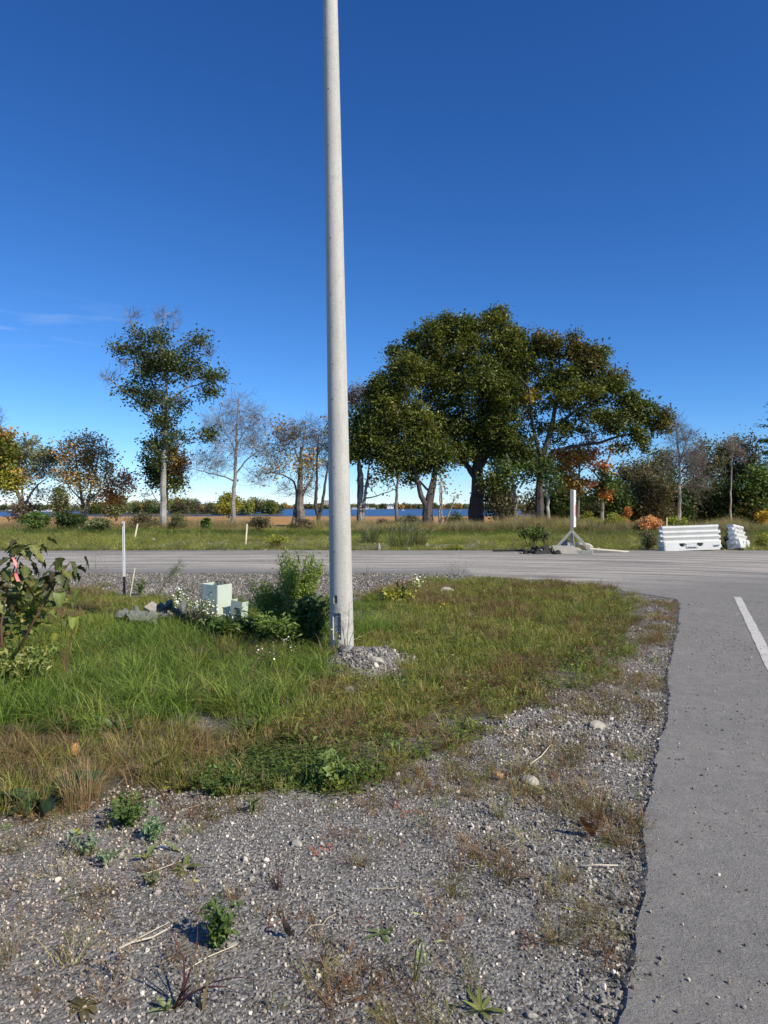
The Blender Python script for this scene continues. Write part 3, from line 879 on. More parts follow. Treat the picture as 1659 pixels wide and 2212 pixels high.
for k in range(4):
    a = A(1578 + 7 * k, 1141 + (k % 2) * 3, 25.75); pts = [a + Vector((.07 * j, .02 * j, .035 * math.sin(j * 2 + k * 1.7))) for j in range(6)]
    wc.tube(pts, .006, 5)
tag(link('wire_tangle', wc.mesh('wire_tangle'), M['black']), 'thin black wires tangled over the top of the end on barrier', 'wire')

# ------------------------------------------------------------------ tree generator
PAL = {
    'oak': [(.048, .060, .012), (.064, .078, .014), (.036, .048, .012), (.10, .105, .018)],
    'oaky': [(.080, .088, .016), (.12, .115, .020), (.055, .068, .014)],
    'oakbrown': [(.09, .07, .02), (.075, .075, .018), (.055, .068, .015), (.10, .058, .02)],
    'maple': [(.048, .062, .018), (.065, .08, .02), (.036, .05, .016)],
    'olive': [(.11, .12, .05), (.09, .11, .05), (.13, .12, .06)],
    'willow': [(.15, .16, .07), (.12, .14, .06), (.17, .15, .08)],
    'rust': [(.34, .15, .05), (.28, .16, .05), (.20, .15, .045), (.17, .16, .045)],
    'rustgreen': [(.19, .16, .045), (.23, .15, .05), (.14, .14, .04), (.31, .15, .055)],
    'orange': [(.38, .13, .035), (.30, .11, .03), (.24, .10, .03), (.36, .17, .05)],
    'peach': [(.45, .24, .13), (.40, .17, .07), (.32, .13, .05), (.42, .30, .14)],
    'yellow': [(.42, .30, .03), (.38, .24, .03), (.32, .26, .04)],
    'yelgreen': [(.19, .19, .03), (.14, .16, .03), (.24, .21, .035)],
    'green': [(.06, .095, .02), (.08, .115, .024), (.05, .075, .02)],
    'dkgreen': [(.030, .052, .016), (.042, .065, .018), (.05, .07, .02)],
    'grey': [(.16, .14, .10), (.13, .12, .09), (.19, .16, .11)],
    'brownish': [(.10, .08, .045), (.08, .075, .04), (.12, .09, .05), (.07, .075, .03)],
    'pink': [(.42, .18, .12), (.36, .17, .09), (.22, .13, .06)],
    'purple': [(.14, .10, .11), (.12, .085, .085), (.16, .12, .10)],
    'dead': [(.11, .085, .055), (.15, .11, .065), (.08, .065, .045)],
}
def prisms(P0, P1, r0, r1, sides):
    """tapered prisms for many edges"""
    P0, P1 = np.asarray(P0, float), np.asarray(P1, float)
    d = P1 - P0; ln = np.linalg.norm(d, axis=1, keepdims=True) + 1e-9; d = d / ln
    ref = np.where(np.abs(d[:, 2:3]) < .9, np.array([[0, 0, 1.]]), np.array([[1., 0, 0]]))
    u = np.cross(d, ref); u /= np.linalg.norm(u, axis=1, keepdims=True) + 1e-9
    w = np.cross(d, u)
    a = np.arange(sides) * 2 * np.pi / sides
    ring = u[:, None, :] * np.cos(a)[None, :, None] + w[:, None, :] * np.sin(a)[None, :, None]
    e = np.minimum(r0, r1)[:, None] * .35
    A0 = (P0 - d * e)[:, None, :] + ring * np.asarray(r0)[:, None, None]
    A1 = (P1 + d * e)[:, None, :] + ring * np.asarray(r1)[:, None, None]
    V = np.concatenate([A0, A1], 1).reshape(-1, 3)
    n = len(P0); base = (np.arange(n) * 2 * sides)[:, None]
    k = np.arange(sides); k2 = (k + 1) % sides
    F = np.stack([base + k, base + k2, base + sides + k2, base + sides + k], -1).reshape(-1, 4)
    return V, F

def leaf_quads(C, L, pal, r, up=.35, aspect=.62, cvar=None):
    """rhombic leaves at centres C"""
    n = len(C)
    nrm = r.normal(size=(n, 3)); nrm[:, 2] = np.abs(nrm[:, 2]) + up; nrm /= np.linalg.norm(nrm, axis=1, keepdims=True)
    t = np.cross(nrm, r.normal(size=(n, 3))); t /= np.linalg.norm(t, axis=1, keepdims=True) + 1e-9
    b = np.cross(nrm, t)
    s = (L * r.uniform(.65, 1.35, n))[:, None] if np.isscalar(L) else L[:, None]
    fold = nrm * s * .12
    V = np.stack([C - t * s * .55, C + b * s * aspect * .5 + fold, C + t * s * .55, C - b * s * aspect * .5 + fold], 1).reshape(-1, 3)
    F = np.arange(4 * n).reshape(n, 4)
    P = np.array(pal)
    c = P[r.integers(0, len(P), n)] * r.uniform(.75, 1.3, (n, 1)) * 1.75
    if cvar is not None: c = c * cvar[:, None]
    return V, F, np.repeat(c, 4, 0)

def grow(trunk_pts, trunk_par, attract, step, kill, r, iters=140, droop=0.0, wig=.22):
    nodes = [np.array(p, float) for p in trunk_pts]; par = list(trunk_par)
    N = np.array(nodes); Aa = np.asarray(attract, float)
    alive = np.ones(len(Aa), bool)
    d2 = ((Aa[:, None] - N[None]) ** 2).sum(-1)
    near = d2.argmin(1); nd = np.sqrt(d2.min(1))
    final = near.copy()
    for it in range(iters):
        idx = np.where(alive)[0]
        if len(idx) == 0: break
        u, inv = np.unique(near[idx], return_inverse=True)
        dirs = Aa[idx] - N[near[idx]]; dirs /= np.linalg.norm(dirs, axis=1, keepdims=True) + 1e-9
        acc = np.zeros((len(u), 3)); np.add.at(acc, inv, dirs)
        acc /= np.linalg.norm(acc, axis=1, keepdims=True) + 1e-9
        acc += r.normal(size=acc.shape) * wig; acc[:, 2] -= droop
        acc /= np.linalg.norm(acc, axis=1, keepdims=True) + 1e-9
        new = N[u] + acc * step
        base = len(N)
        N = np.concatenate([N, new]); par += [int(k) for k in u]
        dn = np.sqrt(((Aa[idx][:, None] - new[None]) ** 2).sum(-1))
        bi = dn.argmin(1); bd = dn.min(1)
        better = bd < nd[idx]
        near[idx[better]] = base + bi[better]; nd[idx[better]] = bd[better]
        final = np.where(alive, near, final)
        alive[idx[nd[idx] < kill]] = False
        if not better.any(): break
    return N, np.array(par), near

def tree(name, label, d, trunks, blobs, bark=(.20, .18, .16), leaf=.17, per=20, sig=.34, twigs=0, step=.34, kill=.55, seed=0, group=None, depth=.85, wig=.22, wood=1.0, cat='tree', dz=0, minr=.012, tl=.55, bare_crown=False, clump=13):
    """trunks: list of (polyline of photo points, base radius, tip radius); blobs: (cx, cy, rx, ry, attractors, leafiness, palette)"""
    r = np.random.default_rng(1000 + seed)
    bx, by = trunks[0][0][0]
    base = A(bx, by, d); base.z = gz(base.x, base.y)
    org = np.array(base)
    pts = []; par = []; rad = []
    for ti, (pl, rb, rt) in enumerate(trunks):
        P = []
        off = r.normal() * .25 if ti else 0
        for k, (px, py) in enumerate(pl):
            v = np.array(A(px, py, d)) - org
            if k == 0 and ti == 0: v[2] = -.15
            elif k == 0: v[2] = min(v[2], max(v[2], 0)); 
            v[1] += off * (k / max(1, len(pl) - 1)) * 2.0
            P.append(v)
        P = np.array(P); seg = np.linalg.norm(np.diff(P, axis=0), axis=1); tot = seg.sum()
        n = max(3, int(tot / step)); cum = np.concatenate([[0], np.cumsum(seg)])
        Q = np.stack([np.interp(np.linspace(0, tot, n), cum, P[:, k]) for k in range(3)], 1)
        Q[1:-1] += r.normal(size=Q[1:-1].shape) * .02
        if ti == 0: p0 = -1
        else:
            dd = np.linalg.norm(np.array(pts) - Q[0], axis=1); p0 = int(dd.argmin())
            if dd.min() > 1.2: p0 = -1
        for k in range(n):
            par.append(p0 if k == 0 else len(pts) - 1); pts.append(Q[k]); rad.append(rb + (rt - rb) * (k / (n - 1)) ** .8)
            if k == 0 and p0 == -1: rad[-1] = rb * 1.25
    nt = len(pts)
    att = []; lf = []; bl = []
    sc = d / FPX
    for bi, b in enumerate(blobs):
        cx, cy, rx, ry, n, lfy, pal = b[:7]
        c = np.array(A(cx, cy, d)) - org
        rd = (rx * depth if len(b) < 8 else b[7]) * sc
        c[1] += (r.uniform(-.25, .25) * rd)
        q = r.normal(size=(n, 3)); q /= np.linalg.norm(q, axis=1, keepdims=True)
        q *= r.uniform(0, 1, (n, 1)) ** (1 / 2.4)
        if n >= 40 and lfy > .5:
            k_ = max(5, n // clump); cs = r.normal(size=(k_, 3)); cs /= np.linalg.norm(cs, axis=1, keepdims=True); cs *= r.uniform(.15, 1, (k_, 1)) ** (1 / 2.6)
            q = np.where(r.uniform(size=(n, 1)) < .6, cs[r.integers(0, k_, n)] * .92 + r.normal(size=(n, 3)) * np.array([.13, .13, .09]), q)
        att.append(c + q * np.array([rx * sc, rd, ry * sc])); lf += [lfy] * n; bl += [bi] * n
    att = np.concatenate(att); lf = np.array(lf); bl = np.array(bl)
    N, par, near = grow(pts, par, att, step, kill, r, wig=wig)
    n = len(N)
    # pipe-model radii
    acc = np.zeros(n); kids = np.zeros(n, int)
    for k in range(n - 1, 0, -1):
        if acc[k] == 0: acc[k] = (minr * wood) ** 2.3
        if par[k] >= 0: acc[par[k]] += acc[k]; kids[par[k]] += 1
    R = np.maximum(acc, 1e-12) ** (1 / 2.3)
    R[:nt] = np.maximum(np.array(rad), np.minimum(R[:nt], np.array(rad) * 1.1))
    cap = np.array(rad).max() * .55
    R[nt:] = np.minimum(R[nt:], cap)
    k = np.arange(1, n); k = k[par[1:] >= 0]
    P0, P1 = N[par[k]], N[k]
    r0 = np.where(k < nt, R[par[k]], np.minimum(R[par[k]], R[k] * 1.35 + .004)); r1 = R[k]
    big = r1 > .06
    tv, tf, tc = [], [], []; o = 0
    bark = np.array(bark)
    crown_e = []
    for sel, sd in ((big, 8), (~big & (r1 > (.022 if bare_crown else 0)), 4)):
        if sel.any():
            V, F = prisms(P0[sel], P1[sel], r0[sel], r1[sel], sd)
            tv.append(V); tf.append(F + o); o += len(V)
            tc.append(np.repeat(bark[None] * r.uniform(.8, 1.2, (sel.sum(), 1)), 2 * sd, 0))
    t = thing(name, label, cat, base, group=group)
    link('trunk', np_mesh('trunk', np.concatenate(tv), tf, np.concatenate(tc)), M['bark'], t)
    # crown: fine twigs to every bud, then leaves
    cv, cf, cc, mi = [], [], [], []; o = 0
    T0 = N[near]; T1 = att
    tw0, tw1, tr = [T0], [T1], [np.full(len(att), minr * .75 * wood)]
    if bare_crown:
        small = ~big & (r1 <= .022)
        tw0.append(P0[small]); tw1.append(P1[small]); tr.append(np.maximum(r1[small], minr * .8))
    cur0, cur1 = T0, T1
    ends = att; el = lf; eb = bl
    for g in range(twigs):
        m = 3
        dirp = cur1 - cur0; L_ = np.linalg.norm(dirp, axis=1, keepdims=True) + 1e-6; dirp = dirp / L_
        s0 = np.repeat(cur1, m, 0) - np.repeat(dirp * L_, m, 0) * r.uniform(0, .7, (len(cur1) * m, 1))
        dd = np.repeat(dirp, m, 0) + r.normal(size=(len(cur1) * m, 3)) * .55; dd[:, 2] += .25
        dd /= np.linalg.norm(dd, axis=1, keepdims=True)
        e = s0 + dd * (tl * .75 ** g) * r.uniform(.5, 1.2, (len(s0), 1))
        tw0.append(s0); tw1.append(e); tr.append(np.full(len(e), minr * .55 * wood * .8 ** g))
        cur0, cur1 = s0, e
        ends = np.concatenate([ends, e]); el = np.concatenate([el, np.repeat(el[-len(cur0) // m:], m)]); eb = np.concatenate([eb, np.repeat(eb[-len(cur0) // m:], m)])
    tw0, tw1, tr = np.concatenate(tw0), np.concatenate(tw1), np.concatenate(tr)
    ok = np.linalg.norm(tw1 - tw0, axis=1) < 3.0
    V, F = prisms(tw0[ok], tw1[ok], tr[ok], tr[ok] * .6, 3)
    cv.append(V); cf.append(F); cc.append(np.repeat(bark[None] * (.72 if bare_crown else .5) * r.uniform(.75, 1.2, (ok.sum(), 1)), 6, 0)); mi.append(np.ones(len(F), int)); o += len(V)
    for bi, b in enumerate(blobs):
        sel = (eb == bi)
        if not sel.any() or b[5] <= 0: continue
        E = ends[sel]
        cnt = r.poisson(per * b[5] * (.8, .36, .13)[twigs], len(E))
        C = np.repeat(E, cnt, 0); m = len(C)
        if m == 0: continue
        cl = np.repeat(r.uniform(.6, 1.45, len(E)), cnt)
        C = C + r.normal(size=(m, 3)) * sig * np.array([1, 1, .8])
        V, F, c = leaf_quads(C, leaf, PAL[b[6]], r, cvar=cl)
        cv.append(V); cf.append(F + o); cc.append(c); mi.append(np.zeros(len(F), int)); o += len(V)
    me = np_mesh('crown', np.concatenate(cv), np.concatenate(cf), np.concatenate(cc), mi=np.concatenate(mi))
    link('crown', me, [M['leaf'], M['twig']], t)
    return t
C1 = lambda x, y: (x * .3472, y * .3472 + 633.6)
C2 = lambda x, y: (x * .3472 + 518.4, y * .3472 + 633.6)
C3 = lambda x, y: (x * .3472 + 1082.9, y * .3472 + 633.6)
def BL(C, lst):
    out = []
    for (x, y, rx, ry, n, lf, pal, *rest) in lst:
        px, py = C(x, y); out.append((px, py, rx * .3472, ry * .3472, n, lf, pal, *rest))
    return out
def TR(C, *tr): return [([C(*p) for p in pl], a, b) for pl, a, b in tr]
PALE, MID, DARK = (.36, .33, .29), (.20, .175, .15), (.075, .065, .058)

# tall maple left of the pole
tree('maple_tree', 'tallest tree left of the pole, slim pale trunk with dark green top and bare tips', 46,
     TR(C1, ([(1013, 1482), (1016, 1200), (1022, 1000), (1030, 760), (1035, 560), (1010, 380), (985, 240)], .25, .05), ([(1030, 1000), (1036, 800), (1075, 660), (1170, 590), (1300, 560)], .12, .04),
        ([(1028, 770), (985, 640), (920, 500), (850, 340), (825, 200)], .11, .03), ([(1025, 800), (930, 730), (820, 650), (730, 580), (660, 520)], .10, .03),
        ([(1038, 960), (1100, 950), (1170, 915), (1240, 895)], .06, .03)),
     BL(C1, [(1000, 400, 110, 150, 85, 1.0, 'maple'), (1080, 480, 140, 110, 80, 1.0, 'maple'), (890, 480, 70, 100, 40, .9, 'maple'), (830, 350, 90, 34, 32, .9, 'maple'), (745, 345, 45, 22, 14, .9, 'maple'),
             (800, 615, 90, 34, 34, .9, 'maple'), (970, 640, 110, 70, 55, .9, 'maple'), (1320, 520, 95, 40, 44, .9, 'maple'), (1310, 620, 75, 24, 26, .9, 'maple'), (1180, 460, 80, 90, 40, .9, 'maple'), (1230, 300, 75, 34, 28, .8, 'maple'), (1170, 350, 50, 50, 16, .6, 'maple'),
             (1100, 690, 90, 50, 36, .9, 'maple'), (1030, 810, 105, 65, 55, .9, 'maple'), (900, 700, 70, 34, 20, .8, 'maple'), (980, 270, 55, 50, 40, .8, 'maple'), (860, 270, 40, 35, 20, .7, 'maple'),
             (1285, 885, 55, 28, 24, .9, 'maple'), (1145, 905, 30, 25, 10, .9, 'maple'), (945, 980, 65, 70, 40, .9, 'maple'), (1010, 960, 60, 50, 30, .9, 'maple'), (1060, 900, 60, 60, 34, .9, 'maple'), (1000, 1050, 50, 50, 22, .8, 'maple'),
             (815, 150, 60, 80, 30, 0, 'maple'), (985, 150, 45, 80, 26, 0, 'maple'), (1085, 160, 45, 90, 26, 0, 'maple'), (680, 520, 75, 45, 34, 0, 'maple'), (770, 440, 40, 40, 16, 0, 'maple'), (1290, 360, 40, 60, 24, .1, 'maple')]),
     bark=(.34, .32, .29), leaf=.19, per=11, sig=.24, twigs=1, step=.32, kill=.5, seed=1, minr=.016)
tree('maple_tree', 'small green and orange maple close behind the tall slim tree', 48.5,
     TR(C1, ([(1036, 1470), (1040, 1250), (1046, 1060)], .13, .04), ([(1000, 1330), (940, 1240), (885, 1160)], .04, .02)),
     BL(C1, [(985, 1110, 75, 75, 60, .9, 'dkgreen'), (1080, 1060, 50, 90, 60, .9, 'rustgreen'), (1100, 1090, 40, 50, 30, .7, 'orange'), (1080, 1190, 52, 50, 36, .9, 'yelgreen'), (970, 1190, 45, 34, 18, .8, 'dkgreen'), (1160, 1120, 50, 120, 40, 0, 'grey'), (905, 1230, 50, 60, 25, 0, 'grey')]),
     bark=(.28, .26, .23), leaf=.2, per=14, sig=.28, twigs=1, step=.3, kill=.5, seed=2, minr=.013)
tree('bare_tree', 'pale leafless tree with fine spreading twigs between the tall tree and the pole', 46.5,
     TR(C1, ([(1448, 1468), (1452, 1300), (1462, 1150), (1470, 900), (1480, 720), (1490, 640)], .19, .03), ([(1460, 1170), (1400, 1140), (1310, 1120), (1200, 1090)], .06, .02), ([(1464, 1130), (1530, 1040), (1620, 960), (1680, 930)], .06, .02), ([(1468, 1000), (1410, 880), (1350, 780)], .05, .02), ([(1470, 950), (1540, 850), (1620, 760)], .05, .02)),
     BL(C1, [(1480, 780, 140, 160, 130, .05, 'grey'), (1340, 850, 90, 110, 70, .05, 'grey'), (1600, 850, 90, 130, 75, .05, 'grey'), (1280, 1070, 100, 70, 60, .08, 'grey'), (1620, 980, 70, 60, 40, .1, 'grey'), (1480, 950, 150, 90, 60, .05, 'grey'), (1590, 1140, 70, 60, 30, .15, 'grey'), (1400, 1080, 80, 50, 25, .1, 'grey')]),
     bark=(.30, .27, .245), leaf=.16, per=4, sig=.25, twigs=2, step=.3, kill=.42, seed=3, minr=.011, tl=.75, bare_crown=True)
tree('maple_tree', 'low spreading maple with rusty thinning leaves over a vine bush', 50,
     TR(C1, ([(528, 1450), (520, 1370), (505, 1250), (480, 1100), (470, 980)], .17, .04), ([(535, 1400), (556, 1280), (600, 1120), (640, 980)], .13, .03), ([(510, 1290), (430, 1200), (390, 1120)], .07, .02), ([(556, 1280), (650, 1200), (760, 1180)], .06, .02)),
     BL(C1, [(480, 1060, 110, 130, 110, .8, 'rust'), (600, 1040, 110, 90, 70, .7, 'rustgreen'), (520, 920, 130, 40, 50, .5, 'rust'), (650, 980, 60, 40, 24, .6, 'rust'), (560, 1190, 160, 70, 70, .7, 'rustgreen'), (700, 1170, 110, 55, 40, .6, 'rust'), (795, 1190, 55, 60, 36, .8, 'pink'), (700, 1265, 70, 45, 40, .8, 'orange'), (420, 960, 60, 40, 20, .5, 'rust'), (410, 1150, 50, 100, 30, .5, 'olive'), (560, 1290, 80, 40, 30, .6, 'olive')]),
     bark=(.22, .20, .175), leaf=.17, per=13, sig=.26, twigs=1, step=.32, kill=.5, seed=4, minr=.015)
tree('willow_tree', 'sparse olive willow with twiggy trunk at the field edge', 52,
     TR(C1, ([(130, 1475), (138, 1340), (120, 1260), (85, 1190), (70, 1120)], .30, .06), ([(150, 1330), (180, 1260), (235, 1190), (290, 1150)], .12, .03), ([(140, 1300), (130, 1180), (150, 1080)], .10, .03), ([(230, 1190), (250, 1240), (245, 1310)], .05, .02)),
     BL(C1, [(140, 1010, 90, 70, 90, .7, 'willow'), (70, 1080, 70, 70, 60, .5, 'willow'), (280, 1050, 70, 60, 70, .7, 'willow'), (200, 1110, 90, 60, 50, .4, 'willow'), (120, 1170, 80, 60, 50, .3, 'brownish'), (300, 1130, 60, 30, 20, .3, 'willow'), (150, 1360, 75, 80, 90, .35, 'dead'), (250, 1250, 40, 50, 24, .1, 'grey'), (40, 1230, 40, 50, 20, .2, 'grey')]),
     bark=(.17, .145, .12), leaf=.2, per=11, sig=.26, twigs=2, step=.32, kill=.5, seed=5, minr=.012, tl=.6, bare_crown=True)
tree('maple_tree', 'yellow green tree cut by the frame edge beside the sparse willow', 49,
     TR(C1, ([(-60, 1480), (-50, 1200), (-40, 950)], .22, .05)),
     BL(C1, [(-60, 960, 110, 110, 110, 1, 'oaky'), (-5, 1000, 60, 70, 50, 1, 'oaky'), (-10, 890, 70, 50, 40, .9, 'rustgreen'), (60, 1170, 55, 35, 36, .9, 'yelgreen'), (-40, 1120, 90, 80, 60, .9, 'yelgreen'), (0, 760, 30, 90, 24, 0, 'grey'), (110, 1150, 30, 25, 8, .8, 'rust')]),
     bark=MID, leaf=.22, per=16, sig=.3, twigs=1, step=.34, seed=6, minr=.015)
for (cx, cy, rx, ry, lab, sd, dd, pal) in ((375, 1300, 45, 95, 'narrow grey green poplar clump standing out in the field behind the rusty maple', 7, 108, 'olive'),
                                           (725, 1320, 75, 80, 'round olive bush tree in the field right of the rusty maple', 8, 92, 'olive'),
                                           (1425, 1310, 62, 70, 'small yellow green tree in the field behind the bare pale tree', 9, 170, 'yelgreen')):
    b = C1(cx, cy + ry)
    tree('field_tree', lab, dd, TR(C1, ([(cx, cy + ry * 1.0), (cx + 2, cy), (cx, cy - ry * .5)], .18, .05)),
         BL(C1, [(cx, cy + ry * .25, rx, ry * .6, 90, 1, pal), (cx - rx * .3, cy - ry * .35, rx * .5, ry * .55, 50, .9, pal), (cx + rx * .35, cy - ry * .2, rx * .5, ry * .5, 45, .9, pal)]),
         leaf=.34 * dd / 100, per=16, sig=.42 * dd / 100, step=.5, kill=.8, seed=sd, minr=.02, group='trees standing in the field')
tree('bare_tree', 'thinning tree left of the pole with a pale leaning trunk and a thick dark one', 47,
     TR(C2, ([(380, 1440), (376, 1300), (372, 1150), (378, 1050), (380, 960)], .36, .08), ([(328, 1455), (345, 1330), (370, 1270), (410, 1200), (440, 1140)], .18, .05), ([(350, 1330), (352, 1230), (335, 1170), (270, 1130), (190, 1110)], .10, .03), ([(378, 1070), (330, 950), (290, 870)], .08, .02), ([(380, 1040), (400, 900), (410, 800)], .08, .02)),
     BL(C2, [(360, 900, 110, 120, 100, .05, 'grey'), (280, 880, 80, 70, 50, .25, 'rust'), (230, 1000, 90, 80, 45, .15, 'grey'), (390, 1060, 70, 60, 40, .5, 'rustgreen'), (210, 1110, 90, 30, 30, .35, 'rustgreen'), (430, 880, 60, 110, 50, 0, 'grey'), (300, 1220, 70, 60, 25, 0, 'grey'), (410, 1200, 40, 80, 20, .1, 'grey')]),
     bark=(.20, .17, .145), leaf=.19, per=12, sig=.26, twigs=2, step=.3, kill=.45, seed=11, minr=.012, tl=.65, bare_crown=True)
tree('bare_tree', 'dark leafless forked tree directly left of the concrete pole', 48,
     TR(C2, ([(495, 1455), (492, 1390), (470, 1330), (478, 1180), (480, 1000), (490, 880)], .17, .03), ([(492, 1390), (512, 1320), (530, 1190), (550, 1060), (570, 900)], .13, .03)),
     BL(C2, [(500, 960, 60, 140, 70, .03, 'grey'), (570, 880, 55, 100, 60, .4, 'rust'), (460, 1050, 40, 110, 40, 0, 'grey'), (560, 1060, 60, 90, 45, .1, 'grey'), (450, 1180, 40, 60, 18, 0, 'grey')]),
     bark=(.09, .075, .068), leaf=.18, per=10, sig=.25, twigs=2, step=.3, kill=.45, seed=12, minr=.012, tl=.6, bare_crown=True)
tree('maple_tree', 'green tree on a pale double trunk directly right of the concrete pole', 48,
     TR(C2, ([(752, 1455), (748, 1300), (760, 1150), (740, 1050), (720, 900)], .24, .06), ([(762, 1400), (785, 1200), (800, 1100), (820, 950)], .14, .04), ([(775, 1275), (840, 1268), (900, 1240), (960, 1220)], .05, .02)),
     BL(C2, [(770, 800, 90, 110, 130, 1, 'dkgreen'), (720, 900, 60, 130, 80, 1, 'oaky'), (840, 850, 90, 130, 110, 1, 'oak'), (800, 1000, 110, 60, 70, .9, 'dkgreen'), (700, 1000, 60, 60, 40, .9, 'oaky'), (850, 1120, 40, 60, 14, .1, 'grey'), (820, 1180, 40, 60, 14, .3, 'rust')]),
     bark=(.30, .26, .23), leaf=.22, per=20, sig=.32, twigs=0, step=.34, kill=.55, seed=13, minr=.016)
tree('bare_tree', 'purplish twiggy tree top rising behind the green tree right of the pole', 58,
     TR(C2, ([(740, 1430), (738, 1100), (745, 800)], .2, .04)),
     BL(C2, [(740, 650, 80, 80, 120, .5, 'purple'), (800, 640, 40, 70, 40, .3, 'purple'), (700, 700, 40, 70, 40, .5, 'purple')]),
     bark=(.19, .15, .14), leaf=.18, per=6, sig=.3, twigs=2, step=.4, seed=14, minr=.012)
tree('young_tree', 'slim straight grey trunk under the oak canopy, second right of the pole', 47,
     TR(C2, ([(972, 1448), (975, 1250), (985, 1130), (1000, 960)], .14, .05), ([(978, 1230), (950, 1160), (930, 1110)], .05, .02)),
     BL(C2, [(960, 1050, 90, 90, 90, .8, 'oak'), (920, 1110, 70, 60, 45, .7, 'oaky'), (1050, 1000, 90, 90, 60, .8, 'oak'), (920, 1190, 40, 30, 10, .3, 'oak')]),
     bark=(.19, .165, .14), leaf=.2, per=14, sig=.32, step=.32, seed=15, minr=.014)
tree('oak_tree', 'oak with a thick trunk forking in a V below the canopy', 47.5,
     TR(C2, ([(1165, 1455), (1168, 1380), (1172, 1310), (1190, 1240), (1210, 1130), (1230, 980)], .46, .10), ([(1165, 1330), (1130, 1270), (1105, 1180), (1080, 1080), (1040, 960)], .22, .07), ([(1195, 1240), (1150, 1200), (1100, 1150)], .11, .05)),
     BL(C2, [(1040, 900, 140, 140, 190, 1, 'oak'), (1160, 1000, 160, 100, 130, 1, 'oak'), (1000, 720, 150, 150, 200, 1, 'oaky'), (950, 560, 130, 130, 150, 1, 'oak'), (900, 770, 90, 150, 130, 1, 'oak'), (860, 640, 70, 110, 80, 1, 'oak'), (1050, 480, 120, 110, 110, 1, 'oaky'), (880, 940, 110, 100, 90, 1, 'oak'), (960, 1060, 110, 70, 60, .9, 'oak'), (1120, 820, 150, 140, 150, 1, 'oaky'), (1230, 1060, 110, 80, 60, .9, 'oak'), (1050, 1060, 130, 70, 70, .9, 'oak'), (1060, 1150, 60, 70, 30, .6, 'oak')]),
     bark=(.12, .10, .09), leaf=.19, per=27, sig=.25, step=.36, kill=.6, seed=16, minr=.018)
tree('oak_tree', 'massive dark trunked oak with the widest crown right of the pole', 50,
     TR(C2, ([(1466, 1458), (1468, 1350), (1480, 1230), (1475, 1100), (1500, 950), (1540, 750), (1580, 500)], .62, .12), ([(1480, 1180), (1420, 1080), (1330, 980), (1200, 900)], .26, .06), ([(1480, 1120), (1560, 950), (1650, 800), (1700, 600)], .24, .06), ([(1490, 1000), (1420, 820), (1340, 560)], .2, .06), ([(1470, 1250), (1560, 1180), (1640, 1150)], .1, .04)),
     BL(C2, [(1340, 230, 110, 90, 90, 1, 'oaky'), (1430, 215, 95, 80, 70, 1, 'oak'), (1180, 300, 130, 130, 140, 1, 'oak'), (1080, 330, 100, 80, 70, .9, 'oak'), (1010, 400, 110, 90, 80, .9, 'oak'), (1250, 180, 90, 50, 55, .9, 'oak'), (1340, 380, 170, 160, 200, 1, 'oaky'), (1560, 280, 160, 140, 190, 1, 'oaky'), (1580, 160, 90, 60, 70, .9, 'oak'), (1430, 560, 240, 200, 330, 1, 'oak'), (1250, 560, 190, 170, 210, 1, 'oak'), (1330, 790, 230, 130, 210, 1, 'oak'), (1620, 560, 150, 200, 210, 1, 'oak'), (1560, 820, 170, 140, 170, 1, 'oak'), (1130, 520, 140, 120, 120, .9, 'oaky'), (1300, 1000, 150, 70, 70, .9, 'oak'), (1440, 980, 160, 80, 80, .9, 'oak'), (1640, 1000, 120, 120, 110, .9, 'oaky'), (1690, 330, 110, 110, 110, 1, 'oaky'), (1700, 480, 100, 100, 90, 1, 'oak'), (1150, 800, 140, 130, 120, 1, 'oak'), (1210, 940, 140, 80, 70, 1, 'oak'), (1400, 900, 150, 90, 90, 1, 'oak'), (1600, 920, 140, 90, 80, 1, 'oak'), (1540, 540, 40, 32, 26, 1.5, 'yellow')]),
     bark=DARK, leaf=.19, per=30, sig=.28, step=.4, kill=.65, seed=17, minr=.02, depth=.95)
